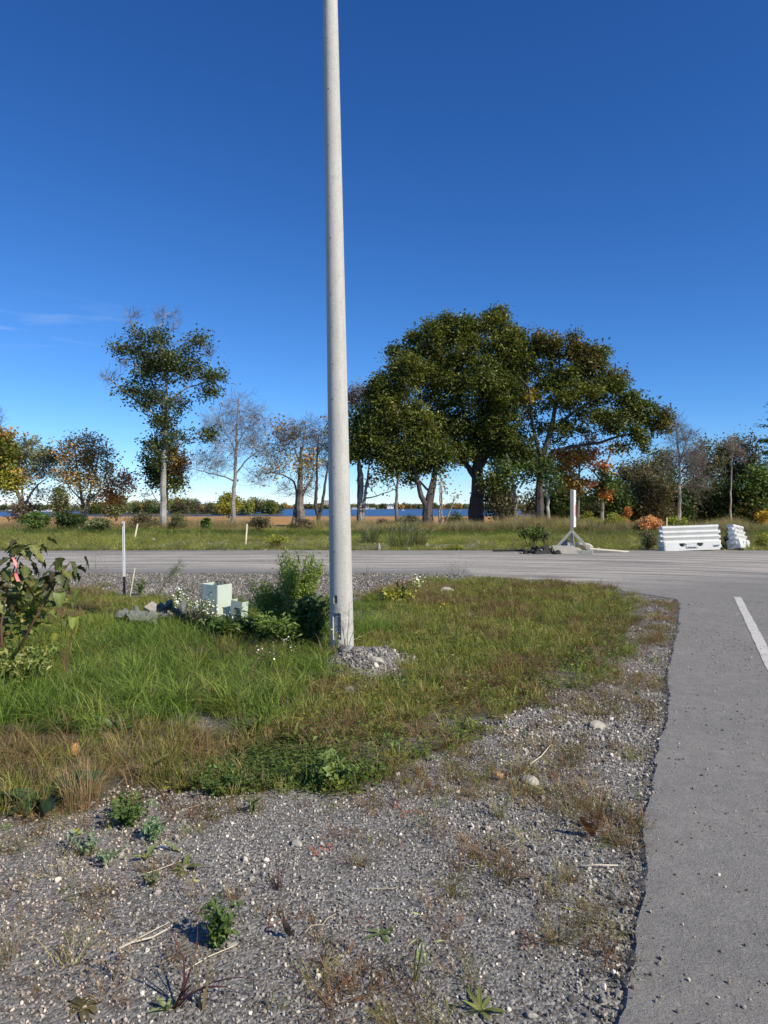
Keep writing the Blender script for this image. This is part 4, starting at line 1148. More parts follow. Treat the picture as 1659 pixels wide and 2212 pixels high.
tree('oak_tree', 'rounded oak with reddish top leaning out over the white sign', 49,
     TR(C3, ([(237, 1425), (238, 1280), (240, 1120), (270, 980), (320, 800), (360, 560)], .36, .10), ([(240, 1110), (330, 980), (480, 950), (640, 920), (760, 880), (880, 860)], .20, .05), ([(250, 1050), (190, 850), (150, 600)], .17, .05), ([(300, 860), (450, 740), (600, 640)], .16, .05)),
     BL(C3, [(60, 330, 90, 90, 80, .95, 'oaky'), (60, 480, 110, 110, 110, .95, 'oak'), (20, 640, 120, 150, 140, .95, 'oak'), (0, 820, 120, 110, 100, .95, 'oak'), (90, 940, 110, 80, 70, .95, 'oak'), (310, 320, 140, 95, 120, .95, 'oakbrown'), (420, 330, 100, 70, 70, .9, 'oakbrown'), (160, 360, 110, 110, 100, .8, 'oaky'), (300, 480, 190, 140, 190, .95, 'oak'), (520, 440, 140, 130, 150, .95, 'oakbrown'), (600, 400, 75, 75, 50, .95, 'oak'), (640, 580, 150, 110, 150, .95, 'oak'), (720, 530, 60, 70, 40, .95, 'oakbrown'), (430, 640, 220, 120, 190, .95, 'oaky'), (790, 690, 110, 80, 100, .95, 'oak'), (880, 740, 100, 80, 90, .95, 'oak'), (990, 800, 75, 85, 75, .95, 'oakbrown'), (700, 800, 160, 80, 100, .9, 'oak'), (500, 800, 180, 90, 100, .8, 'oak'), (840, 880, 100, 50, 50, .8, 'oak'), (890, 950, 30, 50, 18, .8, 'oak'), (330, 860, 140, 80, 70, .8, 'oak'), (165, 650, 60, 50, 34, 1.4, 'yellow'), (120, 760, 120, 140, 90, .9, 'oak'), (200, 1000, 130, 70, 50, .9, 'oak'), (740, 960, 60, 40, 20, .7, 'oaky'), (160, 1050, 90, 50, 40, .9, 'oak')]),
     bark=(.09, .08, .072), leaf=.19, per=28, sig=.26, step=.4, kill=.62, seed=18, minr=.019, depth=.9)
tree('young_tree', 'pale mottled trunk with green leaves between the two big oaks', 48,
     TR(C3, ([(95, 1415), (85, 1300), (75, 1200), (55, 1100), (30, 1000)], .20, .06)),
     BL(C3, [(50, 1120, 90, 110, 80, .9, 'green'), (-40, 1180, 80, 110, 70, .9, 'oak'), (0, 1300, 70, 70, 40, .7, 'brownish'), (150, 1120, 70, 60, 40, .9, 'green')]),
     bark=(.30, .25, .21), leaf=.2, per=17, sig=.32, step=.34, seed=19, minr=.014)
tree('young_tree', 'thin straight pale trunk standing right of the dark oak trunk left of the sign', 47,
     TR(C3, ([(288, 1440), (290, 1340), (292, 1270), (275, 1200), (280, 1100)], .15, .05), ([(292, 1270), (310, 1240), (320, 1180)], .06, .03)),
     BL(C3, [(290, 1130, 70, 80, 60, .9, 'dkgreen'), (240, 1090, 60, 50, 30, .9, 'oak'), (330, 1200, 50, 50, 30, .7, 'dkgreen')]),
     bark=(.40, .36, .31), leaf=.2, per=16, sig=.3, step=.3, seed=20, minr=.014)
tree('copper_tree', 'copper orange tree on a straight grey trunk right behind the sign post', 51,
     TR(C3, ([(472, 1440), (480, 1300), (486, 1150), (486, 1020)], .16, .04), ([(484, 1120), (540, 1040), (570, 990)], .05, .02)),
     BL(C3, [(450, 1020, 110, 60, 90, .9, 'rust'), (520, 1000, 90, 50, 50, .8, 'orange'), (400, 1100, 80, 70, 70, .9, 'rust'), (390, 1010, 70, 50, 40, .8, 'orange'), (430, 1210, 100, 70, 60, .8, 'rustgreen'), (540, 1180, 40, 14, 14, 1.2, 'orange'), (470, 1190, 40, 14, 12, 1.2, 'orange'), (560, 900, 40, 30, 20, .7, 'pink')]),
     bark=(.16, .14, .12), leaf=.2, per=17, sig=.28, step=.32, seed=21, minr=.014)
tree('copper_tree', 'forked grey tree with flat orange sprays right of the copper tree', 53,
     TR(C3, ([(627, 1365), (628, 1250), (626, 1170), (640, 1100), (665, 1030), (690, 960)], .18, .04), ([(626, 1180), (590, 1120), (540, 1070)], .08, .03)),
     BL(C3, [(610, 1075, 55, 22, 24, 1.3, 'orange'), (625, 1240, 60, 30, 30, 1.3, 'orange'), (660, 1180, 70, 70, 60, .9, 'green'), (600, 1200, 90, 60, 50, .6, 'dkgreen'), (690, 970, 70, 60, 40, .4, 'rustgreen'), (650, 1120, 50, 30, 14, .9, 'rust'), (560, 1300, 90, 60, 50, .7, 'dkgreen')]),
     bark=(.27, .24, .21), leaf=.2, per=15, sig=.26, step=.32, seed=22, minr=.014)
# wood edge on the right
WOOD = [('brown leaved rounded tree at the left end of the right wood edge', 830, 1420, 120, 195, 'brownish', 60, 31, .85),
        ('low olive brown tree filling the wood edge behind the orange shrubs', 930, 1420, 90, 140, 'brownish', 58, 32, .9),
        ('dull green tree behind the tall bare tree of the wood edge', 990, 1420, 90, 240, 'olive', 63, 33, .8),
        ('grey green tree right of the tall bare tree above the white barrier', 1260, 1400, 110, 260, 'brownish', 62, 34, .8),
        ('rounded olive tree above the end on barrier', 1410, 1400, 90, 260, 'olive', 64, 35, .8),
        ('dark twiggy tree at the wood edge above the right barrier', 1540, 1400, 100, 270, 'brownish', 63, 36, .6),
        ('dark green thicket tree at the right frame edge', 1630, 1420, 110, 170, 'green', 58, 37, 1),
        ('low dark thicket tree above the gap between the two barriers', 1380, 1430, 100, 130, 'dkgreen', 60, 38, .8),
        ('low dark thicket tree above the right half of the long barrier', 1190, 1430, 110, 130, 'dkgreen', 61, 39, .8),
        ('dark bushy tree below the copper sprays left of the wood edge', 720, 1420, 70, 110, 'dkgreen', 57, 40, .9),
        ('shaded bushy tree between the big oak trunk and the pale mottled trunk', -10, 1420, 70, 110, 'brownish', 56, 43, .8),
        ('dark low tree filling the gap behind the straight copper trunk', 400, 1420, 80, 110, 'dkgreen', 58, 44, .8)]
for (lab, cx, by, rx, h, pal, dd, sd, lfy) in WOOD:
    tree('wood_tree', lab, dd, TR(C3, ([(cx, by), (cx + 5, by - h * .8), (cx, by - h * 1.4)], .18, .05)),
         BL(C3, [(cx, by - h * .75, rx, h * .75, 120, lfy, pal), (cx - rx * .4, by - h * 1.3, rx * .6, h * .5, 70, lfy, pal), (cx + rx * .45, by - h * 1.25, rx * .6, h * .55, 70, lfy, pal), (cx, by - h * 1.6, rx * .5, h * .35, 40, lfy * .8, pal)]),
         bark=(.12, .105, .095), leaf=.22, per=13, sig=.42, twigs=1, step=.45, kill=.7, seed=sd, minr=.014, group='trees of the wood edge right of the oaks')
tree('wood_tree', 'dark bushy tree directly behind the sign post low in the gap', 59, TR(C3, ([(300, 1420), (300, 1250), (305, 1150)], .18, .05)), BL(C3, [(290, 1300, 90, 110, 120, .9, 'dkgreen'), (190, 1330, 70, 80, 60, .9, 'brownish'), (350, 1330, 80, 80, 70, .9, 'dkgreen')]),
     bark=(.12, .105, .095), leaf=.22, per=13, sig=.42, twigs=1, step=.45, kill=.7, seed=45, minr=.014, group='trees of the wood edge right of the oaks')
tree('bare_tree', 'tall dead grey tree with upright bare branches above the long barrier', 55,
     TR(C3, ([(1103, 1380), (1108, 1200), (1110, 1060), (1100, 950), (1085, 820)], .20, .03), ([(1110, 1060), (1140, 960), (1170, 870)], .07, .02), ([(1108, 1210), (1180, 1160), (1260, 1120)], .05, .02)),
     BL(C3, [(1080, 860, 45, 100, 60, 0, 'grey'), (1160, 900, 60, 90, 60, 0, 'grey'), (1200, 1060, 100, 90, 80, 0, 'grey'), (1220, 1190, 80, 90, 60, 0, 'grey'), (1060, 1060, 60, 100, 50, 0, 'grey'), (1150, 1000, 80, 120, 60, 0, 'grey')]),
     bark=(.27, .245, .225), leaf=.1, per=1, twigs=2, step=.34, kill=.5, seed=41, minr=.012, tl=.7, bare_crown=True)
tree('birch_tree', 'slender pale birch stem between the dead tree and the right frame edge', 57,
     TR(C3, ([(1425, 1400), (1428, 1200), (1435, 1050), (1445, 950)], .10, .03)),
     BL(C3, [(1440, 960, 40, 80, 40, .1, 'grey'), (1480, 1000, 40, 60, 24, .1, 'grey')]), bark=(.36, .30, .27), leaf=.15, per=4, twigs=2, step=.34, seed=42, minr=.011, bare_crown=True)
for lab, px0, py0, dd, a, b in (('thin pale dead trunk leaning right beneath the big oak', 1262, 1455, 46.5, (1300, 1370), (1330, 1290)),
                               ('thin upright pale trunk beside the V forked oak', 1238, 1450, 47, (1243, 1300), (1245, 1180)),
                               ('slim grey trunk just right of the thin upright pale trunk', 1252, 1450, 49, (1256, 1320), (1254, 1200))):
    tree('sapling_tree', lab, dd, TR(C2, ([(px0, py0), a, b], .085, .04)), BL(C2, [(b[0] + 10, b[1] - 20, 30, 30, 12, .6, 'rustgreen')]), bark=(.33, .28, .23), per=8, step=.3, seed=int(px0), minr=.012)
# conifer at the right frame edge
def conifer():
    d = 60; x, y = (1690 - CX) / FPX * d, d
    t = thing('pine_tree', 'tall pine with flat green boughs reaching in at the right frame edge', 'tree', (x, y, gz(x, y)))
    H = EYE - (855 - HY) / FPX * d
    link('trunk', np_mesh('trunk', *prisms([(0, 0, -.2), (0, 0, H * .5)], [(0, 0, H * .5), (0, 0, H)], np.array([.28, .16]), np.array([.16, .02]), 8), np.full((32, 3), .12)), M['bark'], t)
    r = np.random.default_rng(77); C = []; P0 = []; P1 = []
    for k in range(90):
        z = H * r.uniform(.18, .98); L_ = (1 - z / H) ** .7 * 3.6 * r.uniform(.6, 1.1) + .25; a = r.uniform(0, 2 * np.pi)
        e = np.array([math.cos(a) * L_, math.sin(a) * L_, z + L_ * .12]); P0.append((0, 0, z)); P1.append(e)
        n = int(L_ * 42)
        f = r.uniform(.25, 1.05, n)[:, None]
        C.append(np.array([0, 0, z]) + (e - np.array([0, 0, z])) * f + r.normal(size=(n, 3)) * np.array([.26, .26, .07]))
    C = np.concatenate(C)
    V, F, c = leaf_quads(C, .26, [(.045, .075, .022), (.065, .095, .025), (.03, .05, .02)], r, up=.9, aspect=.35)
    V2, F2 = prisms(P0, P1, np.full(len(P0), .035), np.full(len(P0), .01), 4)
    link('crown', np_mesh('crown', np.concatenate([V, V2]), [F, F2 + len(V)], np.concatenate([c, np.full((len(V2), 3), .1)])), M['leaf'], t)
conifer()
# ------------------------------------------------------------------ shrubs and weeds of the far verge
def shrub(name, label, cx, top, base, d, w, pal, n=900, leaf=.10, group=None, seed=0, aspect=.6, cat='shrub', stems=9, lean=0.0, stemc=(.12, .09, .06), up=.3, shape=1.0):
    r = np.random.default_rng(4000 + seed)
    sc = d / FPX; X = (cx - CX) * sc; h = (base - top) * sc; wm = w * sc
    t = thing(name, label, cat, (X, d, gz(X, d)), group=group)
    q = r.normal(size=(n, 3)); q /= np.linalg.norm(q, axis=1, keepdims=True); q *= r.uniform(0, 1, (n, 1)) ** (1 / 2.2)
    k = max(5, n // 90); cc = r.normal(size=(k, 3)); cc /= np.linalg.norm(cc, axis=1, keepdims=True); cc *= r.uniform(.3, .95, (k, 1))
    idx = r.integers(0, k, n); C = cc[idx] * .8 + q * .42
    C = np.stack([C[:, 0] * wm / 2 + lean * h * (C[:, 2] + 1) / 2, C[:, 1] * wm * .42, (C[:, 2] * .5 + .5) * h * shape], 1)
    C[:, 2] = np.maximum(C[:, 2], .02)
    cv = r.uniform(.7, 1.3, k)[idx]
    V, F, c = leaf_quads(C, leaf, PAL[pal], r, aspect=aspect, cvar=cv, up=up)
    link('foliage', np_mesh('foliage', V, F, c), M['leaf'], t)
    e = C[r.integers(0, n, stems)]; b = np.stack([r.normal(size=stems) * wm * .1, r.normal(size=stems) * wm * .08, np.full(stems, -.08)], 1)
    mid = (b + e) / 2 + r.normal(size=e.shape) * .03
    V1, F1 = prisms(b, mid, np.full(stems, .012), np.full(stems, .009), 4); V2, F2 = prisms(mid, e, np.full(stems, .009), np.full(stems, .004), 4)
    link('stem', np_mesh('stem', np.concatenate([V1, V2]), [F1, F2 + len(V1)], np.full((len(V1) + len(V2), 3), stemc)), M['twig'], t)
    return t
gS = 'shrubs and weeds along the far verge'
SH = [('vine_bush', 'rounded dark vine bush left of the rusty maple base', 80, 1120, 1168, 40, 92, 'green', 2100, .14),
      ('vine_bush', 'taller dark vine bush directly in front of the rusty maple trunk', 150, 1113, 1168, 40, 88, 'dkgreen', 2100, .14),
      ('weed_bush', 'leafy green weed clump between the vine bush and the white marker post', 212, 1132, 1174, 37, 84, 'olive', 1700, .11),
      ('weed_bush', 'dark upright dock and goldenrod clump left of the tall slim tree', 310, 1112, 1156, 43, 84, 'brownish', 1500, .10),
      ('weed_bush', 'tan and green seeded weeds at the foot of the tall slim tree', 382, 1110, 1154, 44, 60, 'olive', 1300, .10),
      ('weed_bush', 'bright green leafy saplings in front of the field, left of the bare tree', 450, 1116, 1152, 43, 46, 'green', 700, .15),
      ('weed_bush', 'dark brush with pale grass behind the upright stake', 562, 1114, 1160, 41, 70, 'brownish', 1500, .10),
      ('weed_bush', 'yellowish weeds at the road edge just left of the pole', 597, 1158, 1189, 26.5, 62, 'yelgreen', 900, .06),
      ('weed_bush', 'low brown brush between the leaning trunk and the pole', 655, 1118, 1152, 43, 76, 'brownish', 1300, .10),
      ('weed_bush', 'dark brush mound against the field right of the slim trunk', 885, 1110, 1146, 45, 66, 'brownish', 1400, .10),
      ('weed_bush', 'grey brown brush between the pale double trunk and the slim trunk', 830, 1118, 1146, 45, 56, 'dead', 1000, .10),
      ('weed_bush', 'shaded green brush at the foot of the massive oak', 985, 1105, 1142, 47, 60, 'dkgreen', 1100, .11),
      ('weed_bush', 'low golden weeds at the road edge below the oaks', 985, 1178, 1190, 25.6, 56, 'yelgreen', 500, .05),
      ('weed_bush', 'tall milky leaved weed left of the asphalt rubble', 1150, 1134, 1188, 27, 56, 'green', 700, .085),
      ('weed_bush', 'second milky leaved weed close behind the asphalt rubble', 1180, 1148, 1188, 26.6, 30, 'olive', 350, .08),
      ('shrub', 'yellow green shrub right of the sign post', 1270, 1100, 1144, 44, 62, 'yelgreen', 1300, .13),
      ('shrub', 'yellow leaved shrub in the middle of the right verge', 1318, 1104, 1146, 43, 66, 'yelgreen', 1500, .12),
      ('shrub', 'upright orange shrub rising above the yellow shrubs', 1354, 1078, 1138, 45, 34, 'orange', 700, .12),
      ('shrub', 'peach and orange shrub left of the stake behind the barrier', 1406, 1104, 1148, 40, 62, 'peach', 1700, .10),
      ('shrub', 'low orange shrub fringe between the upright and peach shrubs', 1378, 1112, 1146, 42, 34, 'peach', 500, .11),
      ('shrub', 'green shrub directly behind the left half of the long barrier', 1464, 1106, 1150, 38, 48, 'yelgreen', 1100, .10),
      ('weed_bush', 'dark brown seeded weed bush against the left end of the long barrier', 1402, 1146, 1191, 26.0, 44, 'brownish', 1500, .055),
      ('weed_bush', 'dry weeds filling the gap between the two barriers', 1577, 1140, 1191, 26.8, 36, 'dead', 1200, .055),
      ('weed_bush', 'yellow green weeds at the frame edge right of the end on barrier', 1648, 1150, 1192, 26, 56, 'yelgreen', 1500, .06),
      ('shrub', 'bright yellow shrub below the right frame edge thicket', 1652, 1092, 1142, 50, 44, 'yellow', 900, .14),
      ('weed_bush', 'purple aster haze above the right half of the long barrier', 1530, 1112, 1150, 36, 70, 'purple', 900, .07)]
for k, s_ in enumerate(SH):
    shrub(s_[0], s_[1], s_[2], s_[3], s_[4], s_[5], s_[6], s_[7], s_[8], s_[9], group=gS, seed=k)

# ------------------------------------------------------------------ scatter through geometry nodes
def scatter(name, P, rot, scl, idx, tint, protos, kind='stuff', label=None):
    n = len(P)
    me = bpy.data.meshes.new(name); me.vertices.add(n); me.vertices.foreach_set('co', np.asarray(P, np.float32).ravel())
    for nm, ty, arr in (('rot', 'FLOAT_VECTOR', rot), ('scl', 'FLOAT_VECTOR', scl), ('tint', 'FLOAT_VECTOR', tint)):
        a = me.attributes.new(nm, ty, 'POINT'); a.data.foreach_set('vector', np.asarray(arr, np.float32).ravel())
    a = me.attributes.new('pick', 'INT', 'POINT'); a.data.foreach_set('value', np.asarray(idx, np.int32))
    kinds = bpy.data.collections.new(name + '_kinds')
    for k, (pm, mat) in enumerate(protos):
        pm.materials.clear(); pm.materials.append(mat)
        kinds.objects.link(bpy.data.objects.new('%s_kind_%02d' % (name, k), pm))
    o = bpy.data.objects.new(name, me); COL.objects.link(o)
    ng = bpy.data.node_groups.new(name, 'GeometryNodeTree')
    ng.interface.new_socket('Geometry', in_out='INPUT', socket_type='NodeSocketGeometry')
    ng.interface.new_socket('Geometry', in_out='OUTPUT', socket_type='NodeSocketGeometry')
    N = ng.nodes.new; gi = N('NodeGroupInput'); go = N('NodeGroupOutput'); ip = N('GeometryNodeInstanceOnPoints'); ci = N('GeometryNodeCollectionInfo')
    ci.inputs['Collection'].default_value = kinds; ci.inputs['Separate Children'].default_value = True; ci.inputs['Reset Children'].default_value = True
    def na(nm, ty):
        q = N('GeometryNodeInputNamedAttribute'); q.data_type = ty; q.inputs['Name'].default_value = nm
        return next(s for s in q.outputs if s.name == 'Attribute' and s.enabled)
    K = ng.links.new
    K(gi.outputs[0], ip.inputs['Points']); K(ci.outputs[0], ip.inputs['Instance']); ip.inputs['Pick Instance'].default_value = True
    K(na('pick', 'INT'), ip.inputs['Instance Index']); K(na('rot', 'FLOAT_VECTOR'), ip.inputs['Rotation']); K(na('scl', 'FLOAT_VECTOR'), ip.inputs['Scale'])
    K(ip.outputs[0], go.inputs[0])
    md = o.modifiers.new('scatter', 'NODES'); md.node_group = ng
    return tag(o, label, None, None, kind)

def blades(n, h, spread, width, bend, seed, segs=3, hvar=.4, curl=0.0):
    """a tuft of grass blades"""
    r = np.random.default_rng(seed); V = []; F = []; C = []
    for k in range(n):
        a = r.uniform(0, 2 * np.pi); b0 = np.array([math.cos(a), math.sin(a), 0]) * spread * math.sqrt(r.uniform(0, 1))
        hh = h * r.uniform(1 - hvar, 1 + hvar); da = a + r.normal() * .7; out = np.array([math.cos(da), math.sin(da), 0])
        side = np.array([-out[1], out[0], 0]); tw = r.normal() * .5; side = side * math.cos(tw) + out * math.sin(tw)
        bd = bend * r.uniform(.3, 1.5); i0 = len(V); c = r.uniform(.7, 1.3)
        for s in range(segs + 1):
            u = s / segs; lean = bd * u * u
            p = b0 + out * hh * lean + np.array([0, 0, hh * (u - .38 * bd * u * u * u)])
            w = width * (1 - u) ** .7 * (.7 + .6 * u) + .0004
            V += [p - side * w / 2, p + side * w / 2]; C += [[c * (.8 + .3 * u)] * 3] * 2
        for s in range(segs): F.append((i0 + 2 * s, i0 + 2 * s + 1, i0 + 2 * s + 3, i0 + 2 * s + 2))
    return np_mesh('tuft', np.array(V), np.array(F), np.array(C), smooth=True)
def herb_mesh(n, rad, leaf, seed, h=.06, aspect=.6, up=.8):
    r = np.random.default_rng(seed); q = r.normal(size=(n, 3)) * np.array([rad, rad, h * .4]); q[:, 2] = np.abs(q[:, 2]) + .008
    V, F, c = leaf_quads(q, leaf, [(1, 1, 1)], r, aspect=aspect, up=up)
    return np_mesh('herb', V, F, c)
def stone_mesh(seed, sub=1):
    bm = bmesh.new(); bmesh.ops.create_icosphere(bm, subdivisions=sub, radius=.5)
    R = random.Random(seed)
    ax = [Vector((R.gauss(0, 1), R.gauss(0, 1), R.gauss(0, 1))).normalized() for _ in range(6)]; ln = [R.uniform(.24, .42) for _ in ax]
    sq = (1, R.uniform(.6, .95), R.uniform(.45, .8))
    for v in bm.verts:
        p = v.co.copy()
        for a, l in zip(ax, ln):
            k = p.dot(a)
            if k > l: p -= a * (k - l)
        v.co = Vector((p.x * sq[0], p.y * sq[1], p.z * sq[2])) * 1.25
    co = np.array([v.co[:] for v in bm.verts]); fs = np.array([[v.index for v in f.verts] for f in bm.faces]); bm.free()
    return np_mesh('stone', co, fs, np.ones((len(co), 3)))

def rand_area(n, x0, x1, y0, y1, r=rng):
    return r.uniform(x0, x1, n), r.uniform(y0, y1, n)
def eul(n, tilt=.15):
    return np.stack([rng.normal(size=n) * tilt, rng.normal(size=n) * tilt, rng.uniform(0, 6.283, n)], 1)

LUSHG = np.array([(.165, .26, .04), (.23, .32, .05), (.12, .195, .035), (.32, .36, .07), (.19, .27, .065)])
MIDG = np.array([(.20, .24, .042), (.28, .29, .055), (.14, .17, .034), (.36, .33, .085), (.45, .38, .14)])
DRYG = np.array([(.34, .235, .10), (.42, .31, .15), (.27, .18, .075), (.22, .17, .07), (.36, .26, .14)])
RUST = np.array([(.17, .085, .035), (.21, .11, .045), (.13, .07, .032), (.24, .15, .07)])
def pick(pal, n): return pal[rng.integers(0, len(pal), n)] * rng.uniform(.75, 1.25, (n, 1))

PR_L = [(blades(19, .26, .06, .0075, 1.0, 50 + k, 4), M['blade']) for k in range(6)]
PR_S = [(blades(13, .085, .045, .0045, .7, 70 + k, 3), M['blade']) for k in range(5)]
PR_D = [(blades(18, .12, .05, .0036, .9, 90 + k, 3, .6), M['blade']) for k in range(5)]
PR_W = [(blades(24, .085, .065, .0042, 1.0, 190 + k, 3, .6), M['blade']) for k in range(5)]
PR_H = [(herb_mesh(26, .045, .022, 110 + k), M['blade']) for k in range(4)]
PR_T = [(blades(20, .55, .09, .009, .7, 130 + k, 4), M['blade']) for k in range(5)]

# ---- the near verge
def turf_mask(x, y):
    px, py = to_px(x, y)
    jx = px + (fbm(x * 2.0, y * 2.0, 31, 4) - .47) * 120; jy = py + (fbm(x * 2.0, y * 2.0, 32, 4) - .5) * 120 * np.clip((py - HY) / 400, .15, 1)
    return in_poly(jx, jy, GRASS)
def near_grass():
    n = 60000
    x, y = rand_area(n, -8, 6.2, 3.3, 15.2)
    px, py = to_px(x, y)
    jx = px + (fbm(x * 2.0, y * 2.0, 31, 4) - .47) * 120; jy = py + (fbm(x * 2.0, y * 2.0, 32, 4) - .5) * 120 * np.clip((py - HY) / 400, .15, 1)
    g = in_poly(jx, jy, GRASS); lu = in_poly(jx, jy, LUSH) & g
    vis = (px > -500)
    mnd = np.exp(-(((x + .17) / .38) ** 2 + ((y - 6.95) / .56) ** 2)) > .38 + (fbm(x * 6, y * 6, 98) - .5) * .5
    return x[vis], y[vis], px[vis], py[vis], g[vis] & ~mnd[vis], lu[vis] & ~mnd[vis]
x, y, px, py, g, lu = near_grass()
z = ground_z(x, y)
# tall lush grass
s = lu & (rng.uniform(size=len(x)) < .30)
P = np.stack([x, y, z], 1)[s]; n = len(P)
pn = fbm(P[:, 0] * .9, P[:, 1] * .9, 40)
hs = (.42 + .80 * pn) * np.where(P[:, 1] > 9.3, .62, 1.0) * rng.uniform(.7, 1.2, n)
hs *= np.where((to_px(P[:, 0], P[:, 1])[0] > 735), .75, 1)
tn = pick(LUSHG, n); dry = rng.uniform(size=n) < np.clip((.46 - pn) * 1.6, .03, .6); tn[dry] = pick(DRYG, dry.sum()) * .8
yl = (P[:, 0] < -3.4) & (rng.uniform(size=n) < .4); tn[yl] = tn[yl] * np.array([1.6, 1.12, 1.0])
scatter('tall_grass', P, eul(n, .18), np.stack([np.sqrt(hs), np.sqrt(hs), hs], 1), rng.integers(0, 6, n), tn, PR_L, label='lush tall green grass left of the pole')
# short mixed turf
s = g & ~lu
P = np.stack([x, y, z], 1)[s]; q = to_px(P[:, 0], P[:, 1]); n = len(P)
bn = fbm(P[:, 0] * 1.1, P[:, 1] * 1.1, 44); b2 = fbm(P[:, 0] * 3.2, P[:, 1] * 3.2, 45)
dryp = np.clip((bn - .50) * 4.6 + (b2 - .5) * 2.6 + .16, 0, 1)
strip = (q[0] < 620) & (q[1] > 1575); dryp[strip] = np.clip(dryp[strip] + .36, 0, .95)
edge_r = np.clip((q[0] - 1120) / 200, 0, 1) * (q[1] < 1600); dryp = np.clip(dryp + edge_r * .22, 0, .97)
alf = (((q[0] - 620) / 165) ** 2 + ((q[1] - 1655) / 52) ** 2) < rng.uniform(.1, .9, n)
dryp[alf] = .03
u = rng.uniform(size=n); isdry = u < dryp
core = in_poly(q[0] + 45 + 60 * (b2 - .5), q[1] + 55 + 90 * (bn - .5), GRASS) | (q[0] < 500)
keep = rng.uniform(size=n) < np.where(isdry, .75, .95) * np.where(core, 1, .42)
rest = ~alf
for nm, sel, pr, pal, hsc, lab in (('short_grass', keep & ~isdry & rest, PR_S, MIDG, 1.15, 'short mixed green turf right of the pole'), ('dry_grass', keep & isdry & rest, PR_D, None, .9, 'dry straw and rust coloured grass between turf and gravel')):
    m = sel.sum(); tn = pick(MIDG, m) if pal is not None else pick(DRYG, m)
    if pal is None:
        rr = rng.uniform(size=m) < np.clip((q[0][sel] - 850) / 500, .08, .45); tn[rr] = pick(RUST, rr.sum())
    hs = hsc * rng.uniform(.55, 1.35, m)
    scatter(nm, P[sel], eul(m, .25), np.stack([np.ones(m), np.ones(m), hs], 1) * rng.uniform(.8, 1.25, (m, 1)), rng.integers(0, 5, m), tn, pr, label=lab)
m = 3000; sel = rng.permutation(np.where(~strip & rest)[0])[:m]; m = len(sel)
scatter('low_clover', P[sel] + np.array([0, 0, .004]), eul(m, .1), np.ones((m, 3)) * rng.uniform(.7, 1.7, (m, 1)), rng.integers(0, 4, m), pick(np.array([(.06, .095, .022), (.09, .12, .025), (.14, .15, .03)]), m), PR_H, label='low clover and broad leaved weeds mixed in the turf')
# the dark alfalfa mat near the gravel
k = 2300; a_ = rng.uniform(0, 6.283, k); rr = (rng.uniform(0, 1, k) ** .62) * (1 + .25 * np.sin(a_ * 3) + .15 * np.sin(a_ * 7)) * rng.uniform(.8, 1.25, k)
ax_, ay_ = zip(*[G(615 + 160 * r_ * math.cos(t_), 1658 + 46 * r_ * math.sin(t_)) for r_, t_ in zip(rr, a_)])
ax_, ay_ = np.array(ax_), np.array(ay_)
P = np.stack([ax_, ay_, ground_z(ax_, ay_)], 1)
scatter('clover_mat', P, eul(k, .1), np.ones((k, 3)) * rng.uniform(.4, 1.15, (k, 1)) * np.array([1, 1, .8]), rng.integers(0, 4, k), pick(np.array([(.055, .085, .02), (.075, .11, .025), (.04, .062, .018), (.10, .12, .03)]), k), PR_H, label='dense dark green mat of small leaved clover at the gravel edge')

# ---- sparse growth on the gravel
n = 30000; x, y = rand_area(n, -5, 5, 2.0, 13)
px, py = to_px(x, y)
rdx = np.interp(py, [1312, 1405, 1570, 1740, 1935, 2212], [1473, 1456, 1432, 1405, 1388, 1340])
off = ~in_poly(px, py, GRASS) & (px < rdx - 12) & (px > -60) & (py < 2300) & (py > 1300)
near_turf = in_poly(px + 10, py - 70, GRASS) | in_poly(px - 60, py - 150 * (px > 700), GRASS) | in_poly(px - 80, py, GRASS) | in_poly(px - 130, py - 40, GRASS)
cl = fbm(x * 2.2, y * 2.2, 61)
pr_ = np.clip((cl - .41) * 3.5, 0, 1) * .9 + near_turf * np.clip((cl - .26) * 3, 0, 1) * 1.0 + ((px > 1150) & (py < 1900)) * (px < 1405) * np.clip((cl - .34) * 3, 0, 1) * np.clip((py - 1380) / 150, .25, .95)
pr_ = np.where((px < 650) & (py > 1790), pr_ * .25, pr_)
s = off & (rng.uniform(size=n) < pr_)
P = np.stack([x, y, ground_z(x, y)], 1)[s]; m = len(P); tn = pick(DRYG, m) * .85; rr = rng.uniform(size=m); tn[rr < .45] = pick(RUST, (rr < .45).sum()) * 1.3; tn[rr > .78] = pick(MIDG, (rr > .78).sum())
scatter('dry_grass', P, eul(m, .45), np.stack([np.ones(m), np.ones(m), rng.uniform(.4, 1.0, m)], 1) * rng.uniform(.35, 1.0, (m, 1)), rng.integers(0, 5, m), tn, PR_W, label='thin dry tufts thinning out over the gravel')
sel = off & (rng.uniform(size=n) < .05)
P = np.stack([x, y, ground_z(x, y) + .006], 1)[sel]; m = len(P); tn = pick(np.array([(.10, .09, .035), (.24, .08, .05), (.14, .10, .05), (.06, .08, .03)]), m)
scatter('ground_spurge', P, eul(m, .1), np.ones((m, 3)) * rng.uniform(.35, .95, (m, 1)), rng.integers(0, 4, m), tn, [(herb_mesh(22, .04, .010, 160 + k, h=.03, up=1.5), M['blade']) for k in range(4)], label='tiny reddish creeping weeds on the gravel')

